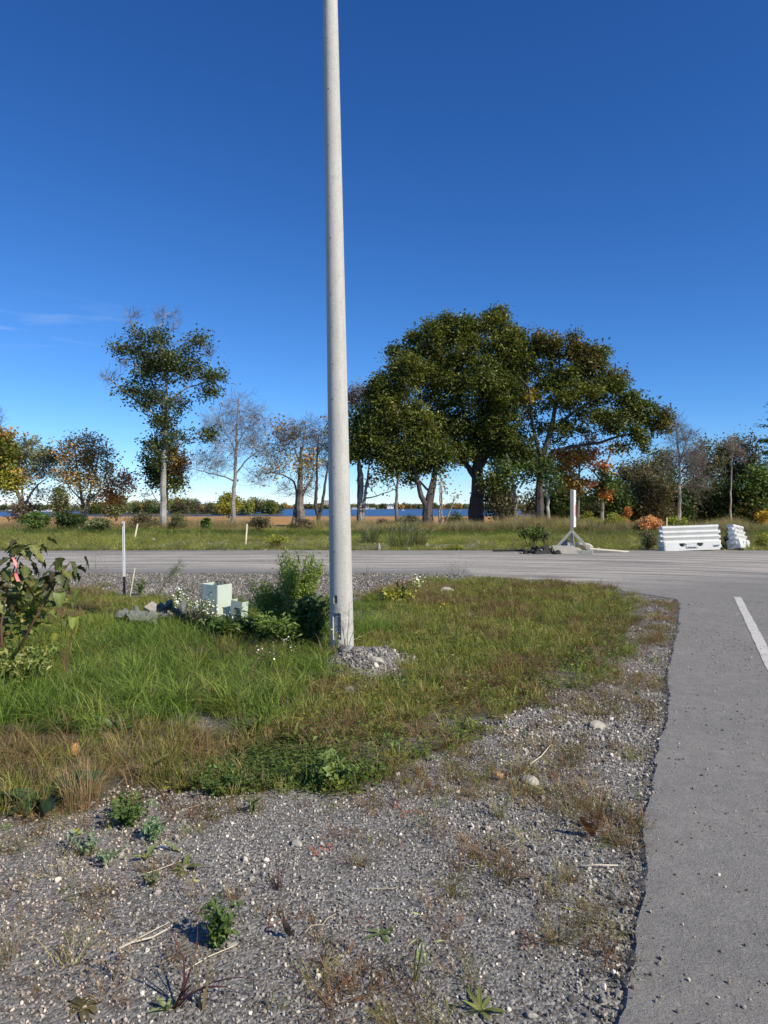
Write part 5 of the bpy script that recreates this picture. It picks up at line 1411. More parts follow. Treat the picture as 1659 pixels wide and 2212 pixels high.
# ---- straw litter
def straw(seed, L_=.10, w=.0028):
    r = np.random.default_rng(seed); p = np.zeros((5, 3)); p[:, 0] = np.linspace(-.5, .5, 5) * L_; p[:, 1] = r.normal(size=5) * L_ * .05; p[:, 2] = .002 + np.abs(r.normal(size=5)) * L_ * .05
    V, F = prisms(p[:-1], p[1:], np.full(4, w / 2), np.full(4, w / 2), 3)
    return np_mesh('straw', V, F, np.ones((len(V), 3)))
n = 9000; x, y = rand_area(n, -5.5, 5, 2.0, 12)
px, py = to_px(x, y); rdx = np.interp(py, [1312, 1405, 1570, 1740, 1935, 2212], [1473, 1456, 1432, 1405, 1388, 1340])
ing = in_poly(px, py, GRASS); cl = fbm(x * 1.9, y * 1.9, 66)
s = (px < rdx - 5) & (py < 2260) & (py > 1380) & (px > -40) & (rng.uniform(size=n) < np.where(ing, .16, .07 + .4 * np.clip(cl - .46, 0, 1) + .22 * ((px > 1100) & (py < 1900))))
P = np.stack([x, y, ground_z(x, y) + np.where(ing, .03, .012)], 1)[s]; m = len(P)
scatter('straw_litter', P, eul(m, .12), rng.uniform(.35, 1.7, (m, 1)) * np.ones((m, 3)) * np.array([1, .8, .8]), rng.integers(0, 5, m), pick(np.array([(.42, .34, .22), (.50, .43, .31), (.30, .23, .14), (.24, .17, .12)]), m), [(straw(170 + k), M['litter']) for k in range(5)], label='dry straw and stalk litter scattered over gravel and turf')

# ---- crushed stone
PR_G = [(stone_mesh(200 + k), M['stone']) for k in range(8)]
GREY = np.array([(.17, .168, .17), (.23, .227, .225), (.32, .315, .31), (.09, .09, .092), (.42, .41, .39), (.20, .197, .198), (.56, .54, .50), (.27, .245, .21)])
PG = np.array([.2, .19, .16, .18, .10, .12, .022, .028])
def gpick(n): return GREY[rng.choice(len(GREY), n, p=PG / PG.sum())] * np.array([1.08, 1.0, .89]) * rng.uniform(.7, 1.3, (n, 1))
def gravel(name, n, x0, x1, y0, y1, size, cond, lab, sink=.12, tintk=1.0):
    x, y = rand_area(n, x0, x1, y0, y1)
    px, py = to_px(x, y); s = cond(x, y, px, py); x, y = x[s], y[s]; m = len(x)
    sz = size * np.exp(np.clip(rng.normal(size=m), -2, 1.9) * .42)
    P = np.stack([x, y, ground_z(x, y) + sz * (.5 - sink) * .6], 1)
    return P, np.stack([sz, sz, sz], 1), m
rd = lambda py: np.interp(py, [1312, 1405, 1570, 1740, 1850, 1935, 2010, 2212, 2600], [1473, 1456, 1432, 1405, 1392, 1388, 1372, 1338, 1250])
coarse = lambda x, y: np.clip((fbm(x * .8 + 4, y * .8, 71) - .34) * 3.2, 0, 1) * np.clip((x + 1.35 * (y / 3.2)) / .5, .18, 1)
def c_coarse(x, y, px, py):
    return (px > -300) & (px < rd(py) - 4) & (py < 2420) & ~turf_mask(x, y) & (rng.uniform(size=len(x)) < coarse(x, y) * np.clip(1.2 - (y - 4) * .12, .3, 1))
Pa, Sa, ma = gravel('gravel', 104000, -3.8, 4.4, 1.8, 9.5, .0155, c_coarse, '')
def c_fine(x, y, px, py):
    return (px > -300) & (px < rd(py) - 1) & (py < 2420) & ~turf_mask(x, y) & (rng.uniform(size=len(x)) < np.clip(1.5 - (y - 2.4) * .22, .30, 1))
Pb, Sb, mb_ = gravel('gravel', 215000, -3.8, 4.4, 1.8, 9.5, .0078, c_fine, '')
P = np.concatenate([Pa, Pb]); S = np.concatenate([Sa, Sb]); m = len(P)
tl_ = np.where((P[:, 0] < -.35 * P[:, 1])[:, None], np.array([[1.08, 1.0, .94]]), 1.0) * (.9 + .35 * fbm(P[:, 0] * 1.5, P[:, 1] * 1.5, 75))[:, None]
scatter('gravel', P, rng.uniform(0, 6.283, (m, 3)), S, rng.integers(0, 8, m), gpick(m) * tl_ * 1.22, PR_G, label='crushed grey stone covering the foreground shoulder')
def c_sh(x, y, px, py): return (py > 1240.5) & (px > -80) & (px < 1010) & ~in_poly(px, py + 4, GRASS) & (py < 1310) & (rng.uniform(size=len(x)) < .9)
Pc, Sc_, mc = gravel('gravel', 52000, -9.5, 2.4, 12.3, 16.6, .024, c_sh, '')
def c_corner(x, y, px, py): return (py > 1243) & (px > 960) & (px < rd(py) - 2) & ~in_poly(px - 6, py + 2, GRASS) & (py < 1420)
Pd, Sd, md_ = gravel('gravel', 26000, 1.0, 5.2, 8.0, 16.4, .014, c_corner, '')
P = np.concatenate([Pc, Pd]); S = np.concatenate([Sc_, Sd]); m = len(P)
scatter('gravel', P, rng.uniform(0, 6.283, (m, 3)), S, rng.integers(0, 8, m), gpick(m) * .82, PR_G, label='crushed grey stone shoulder along the far road and corner')
# stone heap at the pole
n = 7500; t_ = rng.normal(size=(n, 2)); x = -.13 + t_[:, 0] * .29 - .05; y = 6.92 + t_[:, 1] * .42 + t_[:, 0] * .10
s = (((x + .16) / .55) ** 2 + ((y - 6.95) / .72) ** 2 < 1.5) & (fbm(x * 5, y * 5, 99) + rng.uniform(-.2, .2, n) > .40) & ~((np.abs(x - PB.x) < .10) & (np.abs(y - 7.5) < .14)); x, y = x[s], y[s]; m = len(x)
sz = .0155 * np.exp(rng.normal(size=m) * .45)
hm = ground_z(x, y)
scatter('gravel', np.stack([x, y, hm + sz * .25], 1), rng.uniform(0, 6.283, (m, 3)), np.stack([sz] * 3, 1), rng.integers(0, 8, m), gpick(m) * 1.0, PR_G, label='heap of pale crushed stone piled against the pole base')
# loose stones on the asphalt
n = 34000; x = rng.uniform(.7, 8.5, n); y = 2 + 11 * rng.uniform(0, 1, n) ** 1.3
px, py = to_px(x, y); s = (px > rd(py) + 14) & (px < 1720) & (py > 1300)
s &= rng.uniform(size=n) < .28 + .65 * np.clip((fbm(x * 1.1, y * .6, 81) - .42) * 4, 0, 1)
x, y = x[s], y[s]; m = len(x); sz = .0080 * np.exp(np.clip(rng.normal(size=m), -2, 1.7) * .45)
scatter('loose_stones', np.stack([x, y, ROAD_TOP + sz * .25], 1), rng.uniform(0, 6.283, (m, 3)), np.stack([sz] * 3, 1), rng.integers(0, 8, m), gpick(m) * np.array([1.15, 1.1, 1.02]), PR_G, label='loose pale grit scattered on the near asphalt')
# crumbs along the broken asphalt edge
cr = dense[(dense[:, 1] > 2) & (dense[:, 1] < 12.3) & (dense[:, 0] > .3)]; nn_ = nrm[(dense[:, 1] > 2) & (dense[:, 1] < 12.3) & (dense[:, 0] > .3)]
k = rng.integers(0, len(cr), 2600); o_ = rng.uniform(-.015, .06, 2600)
P = np.concatenate([cr[k] + nn_[k] * o_[:, None], np.where(o_ < 0.01, ROAD_TOP, ROAD_TOP * np.clip(1 - o_ / .085, 0, 1) + .002)[:, None]], 1); m = len(P)
sz = .008 * np.exp(rng.normal(size=m) * .4)
scatter('asphalt_crumbs', P, rng.uniform(0, 6.283, (m, 3)), np.stack([sz] * 3, 1), rng.integers(0, 8, m), gpick(m) * .72, PR_G, label='dark asphalt crumbs along the broken road edge')

# ---- far verge grass
n = 52000; x = rng.uniform(-30, 34, n); y = 25.0 + 23 * rng.uniform(0, 1, n) ** .85
s = np.abs(x) < y * .60 + 1.5
x, y = x[s], y[s]; px, py = to_px(x, y); cl = fbm(x * .22, y * .35, 91); c2 = fbm(x * .8, y * .8, 92)
bx = (np.abs(x - BX) < 1.5) & (y < 26.3); sgx = (np.abs(x - sx) < 2.6) & (y < 24.6)
bare = (y > 26) & (y < 33) & (fbm(x * .35 + 3, y * .6, 95) > .52)
kp = ~bx & ~sgx & ~(bare & (rng.uniform(size=len(x)) < .75)); x, y, px, py, cl, c2 = [q_[kp] for q_ in (x, y, px, py, cl, c2)]
m = len(x)
hz = np.interp(y, [25, 27, 33, 38, 42, 47, 56], [.20, .20, .24, .30, .34, .34, .28]) * (.5 + cl) * rng.uniform(.6, 1.25, m)
tc_ = np.clip((fbm(x * .30 + 9, y * .12, 97) - .50) * 9, 0, 1) * (y > 40) * (y < 50)
hz *= 1 + 2.1 * tc_
hz *= np.where((px < 480) & (y < 40), 1.35 + .9 * (c2 > .5) * (px < 340), 1) * np.where((px > 1080) & (y > 27), 1.35, 1)
tn = pick(MIDG, m) * np.array([1.0, 1.05, 1.0]); tall = (y > 38.5) & (rng.uniform(size=m) < np.clip((cl - .30) * 2.2, .1, .85)); tn[tall] = pick(DRYG, tall.sum()) * np.array([.95, 1.0, 1.1])
band = (y > 35) & (y < 41) & (rng.uniform(size=m) < .75); tn[band] = pick(np.array([(.055, .095, .022), (.08, .12, .025)]), band.sum())
gr = (y < 35) & (rng.uniform(size=m) < .25); tn[gr] = pick(np.array([(.26, .235, .15), (.20, .175, .10), (.16, .12, .07)]), gr.sum())
rt_ = (px > 1180) & (y > 27) & (y < 42) & (rng.uniform(size=m) < .45); tn[rt_] = pick(np.array([(.14, .12, .05), (.20, .17, .08), (.11, .10, .045)]), rt_.sum())
tk = (tc_ > .3) & (rng.uniform(size=m) < .6); tn[tk] = pick(np.array([(.40, .32, .20), (.33, .26, .15), (.20, .15, .09)]), tk.sum())
tn = tn * 1.2
scatter('verge_grass', np.stack([x, y, ground_z(x, y)], 1), eul(m, .2), np.stack([np.ones(m) * 1.1, np.ones(m) * 1.1, hz], 1), rng.integers(0, 5, m), tn, PR_T, label='rough mixed grass on the verge across the road')
# clods and wood chips on the bare strip of the far verge
n = 2600; x = rng.uniform(-18, 20, n); y = rng.uniform(25.2, 36, n); s = np.abs(x) < y * .58; x, y = x[s], y[s]; m = len(x); sz = .05 * np.exp(rng.normal(size=m) * .5)
scatter('rubble_clods', np.stack([x, y, sz * .2], 1), rng.uniform(0, 6.283, (m, 3)), np.stack([sz * 1.3, sz, sz * .6], 1), rng.integers(0, 8, m), pick(np.array([(.34, .31, .26), (.24, .22, .19), (.42, .38, .30), (.14, .12, .09)]), m), PR_G, label='pale stones and clods strewn over the bare part of the far verge')

# big individual grass clumps at the road edge
for lab, px_, d_, w_, h_, tnt, sd in (('waving green grass clump at the road edge right of the pole', 865, 26.3, .85, .85, (.095, .125, .03), 1), ('smaller seeded grass clump right of the waving green clump', 905, 26.8, .45, .75, (.14, .14, .04), 2),
                                  ('loose reedy grass clump above the road, left of the V forked oak', 800, 30, .6, .75, (.08, .11, .035), 3), ('reedy grass leaning on the bank in front of the V forked oak', 880, 36, .8, 1.0, (.10, .13, .05), 4)):
    X = (px_ - CX) / FPX * d_
    t = thing('grass_clump', lab, 'grass clump', (X, d_, 0), group='big grass clumps across the road')
    me = blades(260, h_, w_ * .6, .010, .55, 300 + sd, 4); a = me.attributes['col']; c = np.zeros(len(me.vertices) * 4, np.float32); a.data.foreach_get('color', c); c = c.reshape(-1, 4); c[:, :3] *= np.array(tnt); a.data.foreach_set('color', c.ravel())
    link('blades', me, M['plantleaf'], t)
    sb = MB(); R_ = random.Random(sd)
    for k in range(7):
        a_ = R_.uniform(-.5, .5) * w_; sb.tube([(a_, R_.uniform(-.1, .1), 0), (a_ * 1.3 + .05, 0, h_ * .7), (a_ * 1.6 + .25, 0, h_ * R_.uniform(.9, 1.12))], [.004, .003, .005], 4)
    part('seed_stalk', sb, M['oldboard'], t)
# ------------------------------------------------------------------ near plants
def leaf_mesh(name, L_, W, col, n=6, droop=.25, fold=.25, ruffle=0.0, seed=0, shape='oval', var=.15):
    r = np.random.default_rng(seed); V = []; C = []; F = []
    for i in range(n + 1):
        u = i / n
        if shape == 'oval': w = W * math.sin(math.pi * min(max(u, .03), .985)) ** .75
        elif shape == 'lance': w = W * (math.sin(math.pi * u ** .8) ** .9 * .9 + .02)
        elif shape == 'heart': w = W * (1.0 - u) ** .62 * (1.15 if u < .12 else 1.0) * (1 if u > 0 else .8) + .001
        elif shape == 'maple': w = W * [.35, 1.0, .62, .95, .5, .42, .02][min(i, 6)]
        else: w = W
        z = -droop * L_ * u * u
        for sgn in (-1, -.5, 0, .5, 1):
            xx = sgn * w / 2; zz = z + abs(sgn) * w * fold * .5 + ruffle * L_ * .06 * r.normal() * abs(sgn)
            back = -abs(sgn) * L_ * .10 if (shape == 'heart' and i == 0) else 0
            V.append((xx, L_ * u + back, zz)); C.append(np.array(col) * r.uniform(1 - var, 1 + var) * (1.35 if sgn == 0 else 1))
    for i in range(n):
        for k in range(4): F.append((i * 5 + k, i * 5 + k + 1, i * 5 + k + 6, i * 5 + k + 5))
    return np_mesh(name, np.array(V), np.array(F), np.array(C), smooth=True)

def rosette(name, label, px, py, n, L_, W, col, up=.35, seed=0, shape='lance', ruffle=0.5, droop=.35, group=None, cat='plant', stem=0.0, jitter=.3):
    x, y = G(px, py); R = random.Random(seed)
    t = thing(name, label, cat, (x, y, gz(x, y) + .004), group=group)
    ms = [leaf_mesh('leaf', L_, W, np.array(col) * k, shape=shape, ruffle=ruffle, droop=droop, seed=seed * 10 + j) for j, k in enumerate((1, .8, 1.2))]
    for k in range(n):
        a = 2 * math.pi * k / n + R.uniform(-jitter, jitter); s = R.uniform(.65, 1.1)
        link('leaf', ms[k % 3], M['plantleaf'], t, (0, 0, stem * R.uniform(.3, 1)), (up * R.uniform(.4, 1.6), R.uniform(-.25, .25), a), (s, s, s))
    part('root_crown', MB().stone(W * .16, (0, 0, 0), (1, 1, .8), seed, 1), M['brown'], t)
    return t

def herb(name, label, px, py, h, w, n, leaf, pal, seed=0, lean=(0, 0), aspect=.6, group=None, cat='plant', stemc=(.10, .13, .04), flowers=None, up=.6, nst=5, low=.15, d=None):
    if d is None: x, y = G(px, py)
    else: x, y = (px - CX) / FPX * d, d
    r = np.random.default_rng(6000 + seed)
    t = thing(name, label, cat, (x, y, gz(x, y)), group=group)
    e0, e1, ra, rb, L_ = [], [], [], [], []
    for k in range(nst):
        a = r.uniform(0, 6.283); tip = np.array([math.cos(a) * w / 2 * r.uniform(.3, 1) + lean[0], math.sin(a) * w / 2 * r.uniform(.3, 1) + lean[1], h * r.uniform(.7, 1)])
        mid = tip * np.array([.4, .4, .55]) + r.normal(size=3) * .01
        for p, q, u, v in (((0, 0, -.03), mid, 1, .75), (mid, tip, .75, .35)):
            e0.append(p); e1.append(q); ra.append(.0035 * u * (1 + h)); rb.append(.0035 * v * (1 + h))
        m = n // nst; u = r.uniform(low, 1.02, m)[:, None]
        pt = np.where(u < .5, mid * u * 2, mid + (tip - mid) * (u * 2 - 1)); L_.append(pt + r.normal(size=(m, 3)) * leaf * .65)
    V, F = prisms(e0, e1, np.array(ra), np.array(rb), 4)
    link('stem', np_mesh('stem', V, F, np.tile(np.array(stemc), (len(V), 1))), M['twig'], t)
    Cc = np.concatenate(L_); Cc[:, 2] = np.maximum(Cc[:, 2], .006)
    V, F, c = leaf_quads(Cc, leaf, PAL[pal] if isinstance(pal, str) else pal, r, aspect=aspect, up=up)
    link('foliage', np_mesh('foliage', V, F, c), M['plantleaf'], t)
    if flowers:
        cnt, size, fc = flowers
        tips = Cc[Cc[:, 2] > h * .45]; C = tips[r.integers(0, len(tips), cnt)] + r.normal(size=(cnt, 3)) * leaf + np.array([0, 0, leaf * .5])
        V, F, c = leaf_quads(C, size, [fc], r, aspect=.95, up=.8)
        o = link('flower_head', np_mesh('flower_head', V, F, c), M['plantleaf'], t); o['kind'] = 'stuff'
    return t

def wiry(name, label, px, py, d, h, w, n, col, seed, group=None, cat='dry weed', r0=.003):
    r = np.random.default_rng(7000 + seed); X = (px - CX) / FPX * d
    t = thing(name, label, cat, (X, d, gz(X, d)), group=group)
    e0, e1, ra, rb, bud = [], [], [], [], []
    def go(p, dirv, L_, rad, lv):
        for s_ in range(4):
            q = p + dirv * L_ / 4; e0.append(p); e1.append(q); ra.append(rad); rb.append(rad * .85); rad *= .85
            dirv = dirv + r.normal(size=3) * .13; dirv /= np.linalg.norm(dirv); p = q
            if lv > 0 and s_ > 0:
                dd = dirv + r.normal(size=3) * .6; dd[2] = abs(dd[2]) * .8; dd /= np.linalg.norm(dd); go(p, dd, L_ * .55, rad * .7, lv - 1)
        bud.append(p)
    for k in range(n):
        a = r.uniform(0, 6.283); dv = np.array([math.cos(a) * w / h * .5, math.sin(a) * w / h * .3, 1.0]); dv /= np.linalg.norm(dv)
        go(np.array([r.normal() * .02, r.normal() * .02, -.02]), dv, h * r.uniform(.7, 1.05), r0, 2)
    V, F = prisms(e0, e1, np.array(ra), np.array(rb), 4)
    link('stem', np_mesh('stem', V, F, np.tile(np.array(col), (len(V), 1))), M['twig'], t)
    V, F, c = leaf_quads(np.array(bud), .011, [tuple(np.array(col) * .8)], r, aspect=.7)
    o = link('seed_head', np_mesh('seed_head', V, F, c), M['twig'], t); o['kind'] = 'stuff'
    return t

# tall feathery weed left of the pole and the leafy mass below it
herb('feathery_weed', 'tall feathery green weed bush standing left of the pole in front of the road', 640, 1400, 1.06, .66, 10000, .052, [(.13, .17, .035), (.10, .14, .03), (.17, .20, .045)], 1, (.05, 0), .20, nst=50, low=.12, d=8.3, up=.2)
herb('feathery_weed', 'lower feathery weed shoots between the green pedestal and the tall weed bush', 590, 1400, .66, .6, 4600, .05, [(.12, .16, .035), (.09, .13, .03)], 2, (0, 0), .22, nst=26, low=.15, d=8.6, up=.2)
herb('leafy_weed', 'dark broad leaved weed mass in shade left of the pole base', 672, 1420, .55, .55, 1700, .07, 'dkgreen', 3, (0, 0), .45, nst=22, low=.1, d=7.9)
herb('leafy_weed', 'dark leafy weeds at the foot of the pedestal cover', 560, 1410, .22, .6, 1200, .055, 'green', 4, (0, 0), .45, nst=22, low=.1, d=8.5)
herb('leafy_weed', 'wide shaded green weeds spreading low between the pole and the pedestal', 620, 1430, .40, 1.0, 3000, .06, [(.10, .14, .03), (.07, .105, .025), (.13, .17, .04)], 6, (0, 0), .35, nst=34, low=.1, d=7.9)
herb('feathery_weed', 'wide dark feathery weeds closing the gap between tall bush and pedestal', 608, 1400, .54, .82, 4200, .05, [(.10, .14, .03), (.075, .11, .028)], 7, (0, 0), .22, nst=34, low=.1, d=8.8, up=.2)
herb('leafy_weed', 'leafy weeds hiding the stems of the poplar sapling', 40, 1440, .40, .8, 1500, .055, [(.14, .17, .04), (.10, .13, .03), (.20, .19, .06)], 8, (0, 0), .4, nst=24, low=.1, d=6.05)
herb('leafy_weed', 'bright broad leaved weeds in the grass below the green pedestal', 500, 1420, .30, .6, 600, .07, 'green', 5, (0, 0), .42, nst=16, low=.2, d=8.3)
gA = 'white asters around the green pedestal'
for k, (px_, d_, h_, w_, lab) in enumerate(((384, 9.7, .36, .34, 'white aster clump left of the pedestal behind the netting'), (412, 9.6, .30, .40, 'broad white aster clump midway between netting and pedestal'),
                                          (441, 9.35, .40, .30, 'white aster clump touching the dark left side of the pedestal'), (464, 9.2, .20, .30, 'white aster clump in front of the pedestal face'),
                                          (484, 9.1, .15, .26, 'small white aster clump in front of the leaning cover'), (392, 10.2, .42, .25, 'tallest white asters at the back of the patch'))):
    herb('aster_plant', lab, px_, 0, h_, w_, 420, .03, 'olive', 20 + k, flowers=(110, .022, (.80, .80, .77)), group=gA, nst=16, d=d_)
herb('dark_weed', 'dark brown dead weed tangle under the orange rods', 402, 1350, .24, .5, 700, .03, 'dead', 31, nst=20, d=9.2)
herb('dark_weed', 'brown seeded weeds between debris heap and asters', 440, 1355, .26, .45, 600, .028, 'dead', 32, nst=18, d=8.9)
herb('yellow_weed', 'bright yellow green leafy weed in the turf right of the pole', 858, 1312, .24, .55, 520, .06, 'yelgreen', 33, aspect=.8, nst=14, d=11.6)
herb('dark_weed', 'dark dock seed weed standing behind the yellow green weed', 872, 1300, .30, .28, 260, .05, 'dead', 34, nst=6, d=12.2)
herb('aster_plant', 'small white flowered plant at the turf edge near the far shoulder', 905, 1285, .26, .34, 240, .035, 'yelgreen', 35, flowers=(60, .028, (.78, .78, .70)), nst=10, d=13.0)
for k, (px_, py_, d_, lab) in enumerate(((575, 1500, 6.6, 'small white daisies in the lush grass left of the stone heap'), (637, 1462, 7.0, 'few white daisies close to the left edge of the stone heap'))):
    herb('daisy_plant', lab, px_, py_, .30, .34, 40, .02, 'green', 36 + k, flowers=(16, .017, (.82, .82, .78)), nst=10, d=d_)
herb('yellow_flower', 'tiny yellow flowers in the turf right of the pole', 962, 1320, .14, .3, 40, .02, 'green', 38, flowers=(14, .02, (.75, .55, .03)), nst=8, d=10.8)
herb('yellow_flower', 'yellow flowering weed spike at the pole foot', 727, 1440, .30, .12, 30, .02, 'olive', 39, flowers=(18, .016, (.65, .50, .05)), nst=5, d=7.25)
gW = 'wiry dry weed stems in the near verge'
wiry('wiry_weed', 'dark wiry dead weed stems rising against the pole base', 746, 1440, 7.3, .62, .26, 4, (.075, .055, .035), 1, gW)
wiry('wiry_weed', 'wiry brown weeds against the gravel right of the poplar sapling', 190, 1300, 11.8, .70, .6, 5, (.15, .11, .065), 2, gW)
wiry('wiry_weed', 'pale spidery weeds crossing the road left of the marker post', 225, 1290, 11.8, .78, .5, 4, (.22, .17, .10), 3, gW)
wiry('wiry_weed', 'small reddish weed stems beside the poplar sapling', 150, 1300, 11.0, .50, .5, 5, (.17, .11, .07), 4, gW)
wiry('wiry_weed', 'single thin weed stalk right of the pole against the road', 793, 1292, 12.5, .60, .14, 2, (.16, .12, .08), 5, gW)
wiry('wiry_weed', 'sparse stalks at the turf corner against the far road', 985, 1262, 14.5, .42, .5, 4, (.12, .10, .06), 6, gW)
herb('seedling_pine', 'leaning young pine shoot with brushy tip on the far shoulder', 336, 1300, .62, .18, 260, .07, 'green', 40, (.42, 0), .10, nst=2, low=.62, d=12.2, up=0)
herb('leafy_weed', 'dark low shrublet on the gravel right of the marker post', 303, 1290, .28, .3, 300, .05, 'green', 41, aspect=.3, nst=8, d=12.6)

# poplar sapling with big leaves, vine and ribbon at the left frame edge
def sapling():
    d = 6.2; R = random.Random(4); o0 = np.array(A(5, 1470, d)); o0[2] = gz(o0[0], o0[1])
    t = thing('poplar_sapling', 'dark poplar sapling with large leaves at the left frame edge', 'sapling', o0)
    def w(px, py, dy=0): return np.array(A(px, py, d + dy)) - o0
    lines = [[(8, 1470), (2, 1350), (18, 1260), (40, 1205), (62, 1178)], [(20, 1440), (85, 1320), (125, 1250), (150, 1215)], [(5, 1400), (-40, 1280), (-60, 1200)]]
    mb = MB()
    for ln in lines: mb.tube([w(*p) for p in ln], [.012 - .002 * k for k in range(len(ln))], 6)
    part('stem', mb, M['brown'], t, smooth=True)
    g = [leaf_mesh('leaf', .125, .115, c, n=6, droop=.3, fold=.22, ruffle=.6, seed=i, shape='maple') for i, c in enumerate(((.095, .105, .035), (.12, .14, .04), (.20, .20, .06), (.10, .08, .04)))]
    spots = [(lines[0], .36, 1.02, 66), (lines[1], .6, 1.03, 30), (lines[2], .3, 1.0, 26)]
    for ln, u0, u1, n in spots:
        P = np.array([w(*p) for p in ln])
        for k in range(n):
            u = R.uniform(u0, u1) * (len(P) - 1); i = min(int(u), len(P) - 2); p = P[i] + (P[i + 1] - P[i]) * (u - i)
            a = R.uniform(0, 6.283); off = Vector((math.cos(a), math.sin(a), R.uniform(-.1, .4))) * R.uniform(.03, .15)
            s = R.uniform(.6, 1.05)
            link('leaf', g[R.choices((0, 1, 2, 3), (4, 3, 1.5, 2))[0]], M['plantleaf'], t, Vector(p) + off, (R.uniform(-1.25, -.2), R.uniform(-.5, .5), a - math.pi / 2), (s, s, s))
    return t
sapling()
def vine():
    d = 6.6; R = random.Random(8); o0 = np.array(A(30, 1440, d)); o0[2] = gz(o0[0], o0[1])
    t = thing('grape_vine', 'yellow green vine leaves heaped under the poplar sapling', 'vine', o0)
    g = [leaf_mesh('leaf', .095, .095, c, n=6, droop=.25, fold=.18, ruffle=.5, seed=20 + i, shape='maple') for i, c in enumerate(((.24, .25, .05), (.17, .20, .045), (.34, .30, .07), (.10, .12, .035), (.24, .15, .05)))]
    mb = MB()
    for k in range(7):
        a = Vector((R.uniform(-.2, .2), R.uniform(-.1, .1), 0)); b = Vector((R.uniform(-.35, .35), R.uniform(-.2, .1), R.uniform(.3, .65))); mb.tube([a, a.lerp(b, .5) + Vector((0, 0, .1)), b], .004, 5)
    part('stem', mb, M['brown'], t)
    for k in range(240):
        q = A(R.gauss(50, 44), min(max(R.gauss(1300, 38), 1235), 1370), d + R.uniform(-.25, .25)); p = np.array(q) - o0
        s = R.uniform(.55, 1.1)
        link('leaf', g[R.choices(range(5), (4, 4, 2, 3, 1))[0]], M['plantleaf'], t, p, (R.uniform(-.9, .5), R.uniform(-.6, .6), R.uniform(0, 6.28)), (s, s, s))
vine()
def big_leaf_plant():
    d = 6.1; o0 = np.array(A(135, 1440, d)); o0[2] = gz(o0[0], o0[1])
    t = thing('velvetleaf', 'heart leaved pale green plant in the grass right of the vine', 'plant', o0)
    g = leaf_mesh('leaf', .11, .10, (.24, .29, .06), n=6, droop=.3, fold=.12, ruffle=.15, seed=5, shape='heart'); g2 = leaf_mesh('leaf', .11, .10, (.17, .21, .05), n=6, droop=.3, fold=.12, ruffle=.15, seed=6, shape='heart')
    mb = MB(); tips = []
    for (px, py, rx, rz, s, m) in ((168, 1262 + 20, -1.1, 2.6, .95, g), (128, 1290, -1.2, 3.6, 1.1, g2), (160, 1342, -.7, 3.3, .95, g), (141, 1350, -1.2, 3.0, .7, g2), (160, 1308, -1.0, 2.9, .55, g2)):
        p = np.array(A(px, py - 8, d)) - o0; mb.tube([(0, 0, 0), Vector(p) * .6 + Vector((0, .02, .02)), p], .003, 5)
        link('leaf', m, M['plantleaf'], t, p, (rx, 0, rz), (s, s, s))
    part('stem', mb, M['brown'], t)
big_leaf_plant()
M['pink'] = simple('pink_ribbon', (.80, .22, .20), .5, .1, 20, .05)
pr = [A(28, 1203, 6.0), A(33, 1215, 6.0), A(37, 1228, 5.98), A(34, 1240, 6.0), A(40, 1256, 5.97)]
bm = bmesh.new(); prev = None
for i, p in enumerate(pr):
    a = .9 * math.sin(i * 2.1); w_ = Vector((math.cos(a), math.sin(a), .1)) * (.013 if i else .008)
    row = [bm.verts.new(p - w_), bm.verts.new(p + w_)]
    if prev: bm.faces.new((prev[0], prev[1], row[1], row[0]))
    prev = row
me = bpy.data.meshes.new('flagging_ribbon'); bm.to_mesh(me); bm.free()
o = link('flagging_ribbon', me, M['pink']); sd_ = o.modifiers.new('thick', 'SOLIDIFY'); sd_.thickness = .001
tag(o, 'faded pink flagging ribbon tied on the poplar sapling', 'ribbon')

# plants on and beside the gravel
rosette('burdock', 'large dark leaved rosette in the dry grass at the lower left', 88, 1735, 11, .30, .12, (.045, .085, .03), .45, 1, 'lance', 1.1, .35)
rosette('dock_plant', 'smaller yellow green broad leaves beside the large dark rosette', 30, 1720, 7, .15, .06, (.17, .20, .05), .6, 2, 'oval', .6)
gR = 'leafy rosettes growing in the gravel'
rosette('plantain', 'pale yellow rosette of upright oval leaves in the left gravel', 317, 1858, 7, .075, .024, (.30, .34, .10), .8, 3, 'oval', .2, group=gR)
rosette('plantain', 'two leaved pale seedling right above the yellow rosette', 374, 1838, 3, .07, .022, (.32, .36, .12), .9, 4, 'oval', .2, group=gR)
rosette('plantain', 'low yellowing rosette with a bleached leaf beside a dry stalk', 398, 1880, 9, .09, .028, (.19, .20, .06), .4, 5, 'oval', .4, group=gR)
rosette('plantain', 'bleached pale leaf pair hanging right under the yellowing rosette', 417, 1900, 3, .075, .022, (.55, .52, .22), -.05, 6, 'oval', .4, group=gR)
rosette('plantain', 'flat green star rosette in the middle gravel', 823, 2020, 8, .085, .018, (.13, .17, .06), .35, 7, 'lance', .3, group=gR)
rosette('plantain', 'yellow green star rosette at the bottom right of the gravel', 1038, 2188, 9, .075, .017, (.20, .22, .06), .6, 8, 'lance', .3, group=gR)
rosette('plantain', 'brownish olive rosette lying flat at the bottom left', 178, 2178, 7, .085, .03, (.15, .13, .06), .15, 9, 'oval', .5, group=gR)
rosette('plantain', 'small pale green sprout left of the purple blades', 362, 2185, 6, .055, .018, (.26, .30, .12), 1.0, 10, 'oval', .2, group=gR)
rosette('plantain', 'pale striped rosette at the left frame edge', 6, 1788, 6, .09, .03, (.22, .26, .12), .2, 11, 'oval', .2, group=gR)
rosette('plantain', 'tiny yellow sprout standing in the gravel at upper left', 164, 1806, 4, .05, .02, (.45, .46, .08), 1.2, 12, 'oval', .1, group=gR)
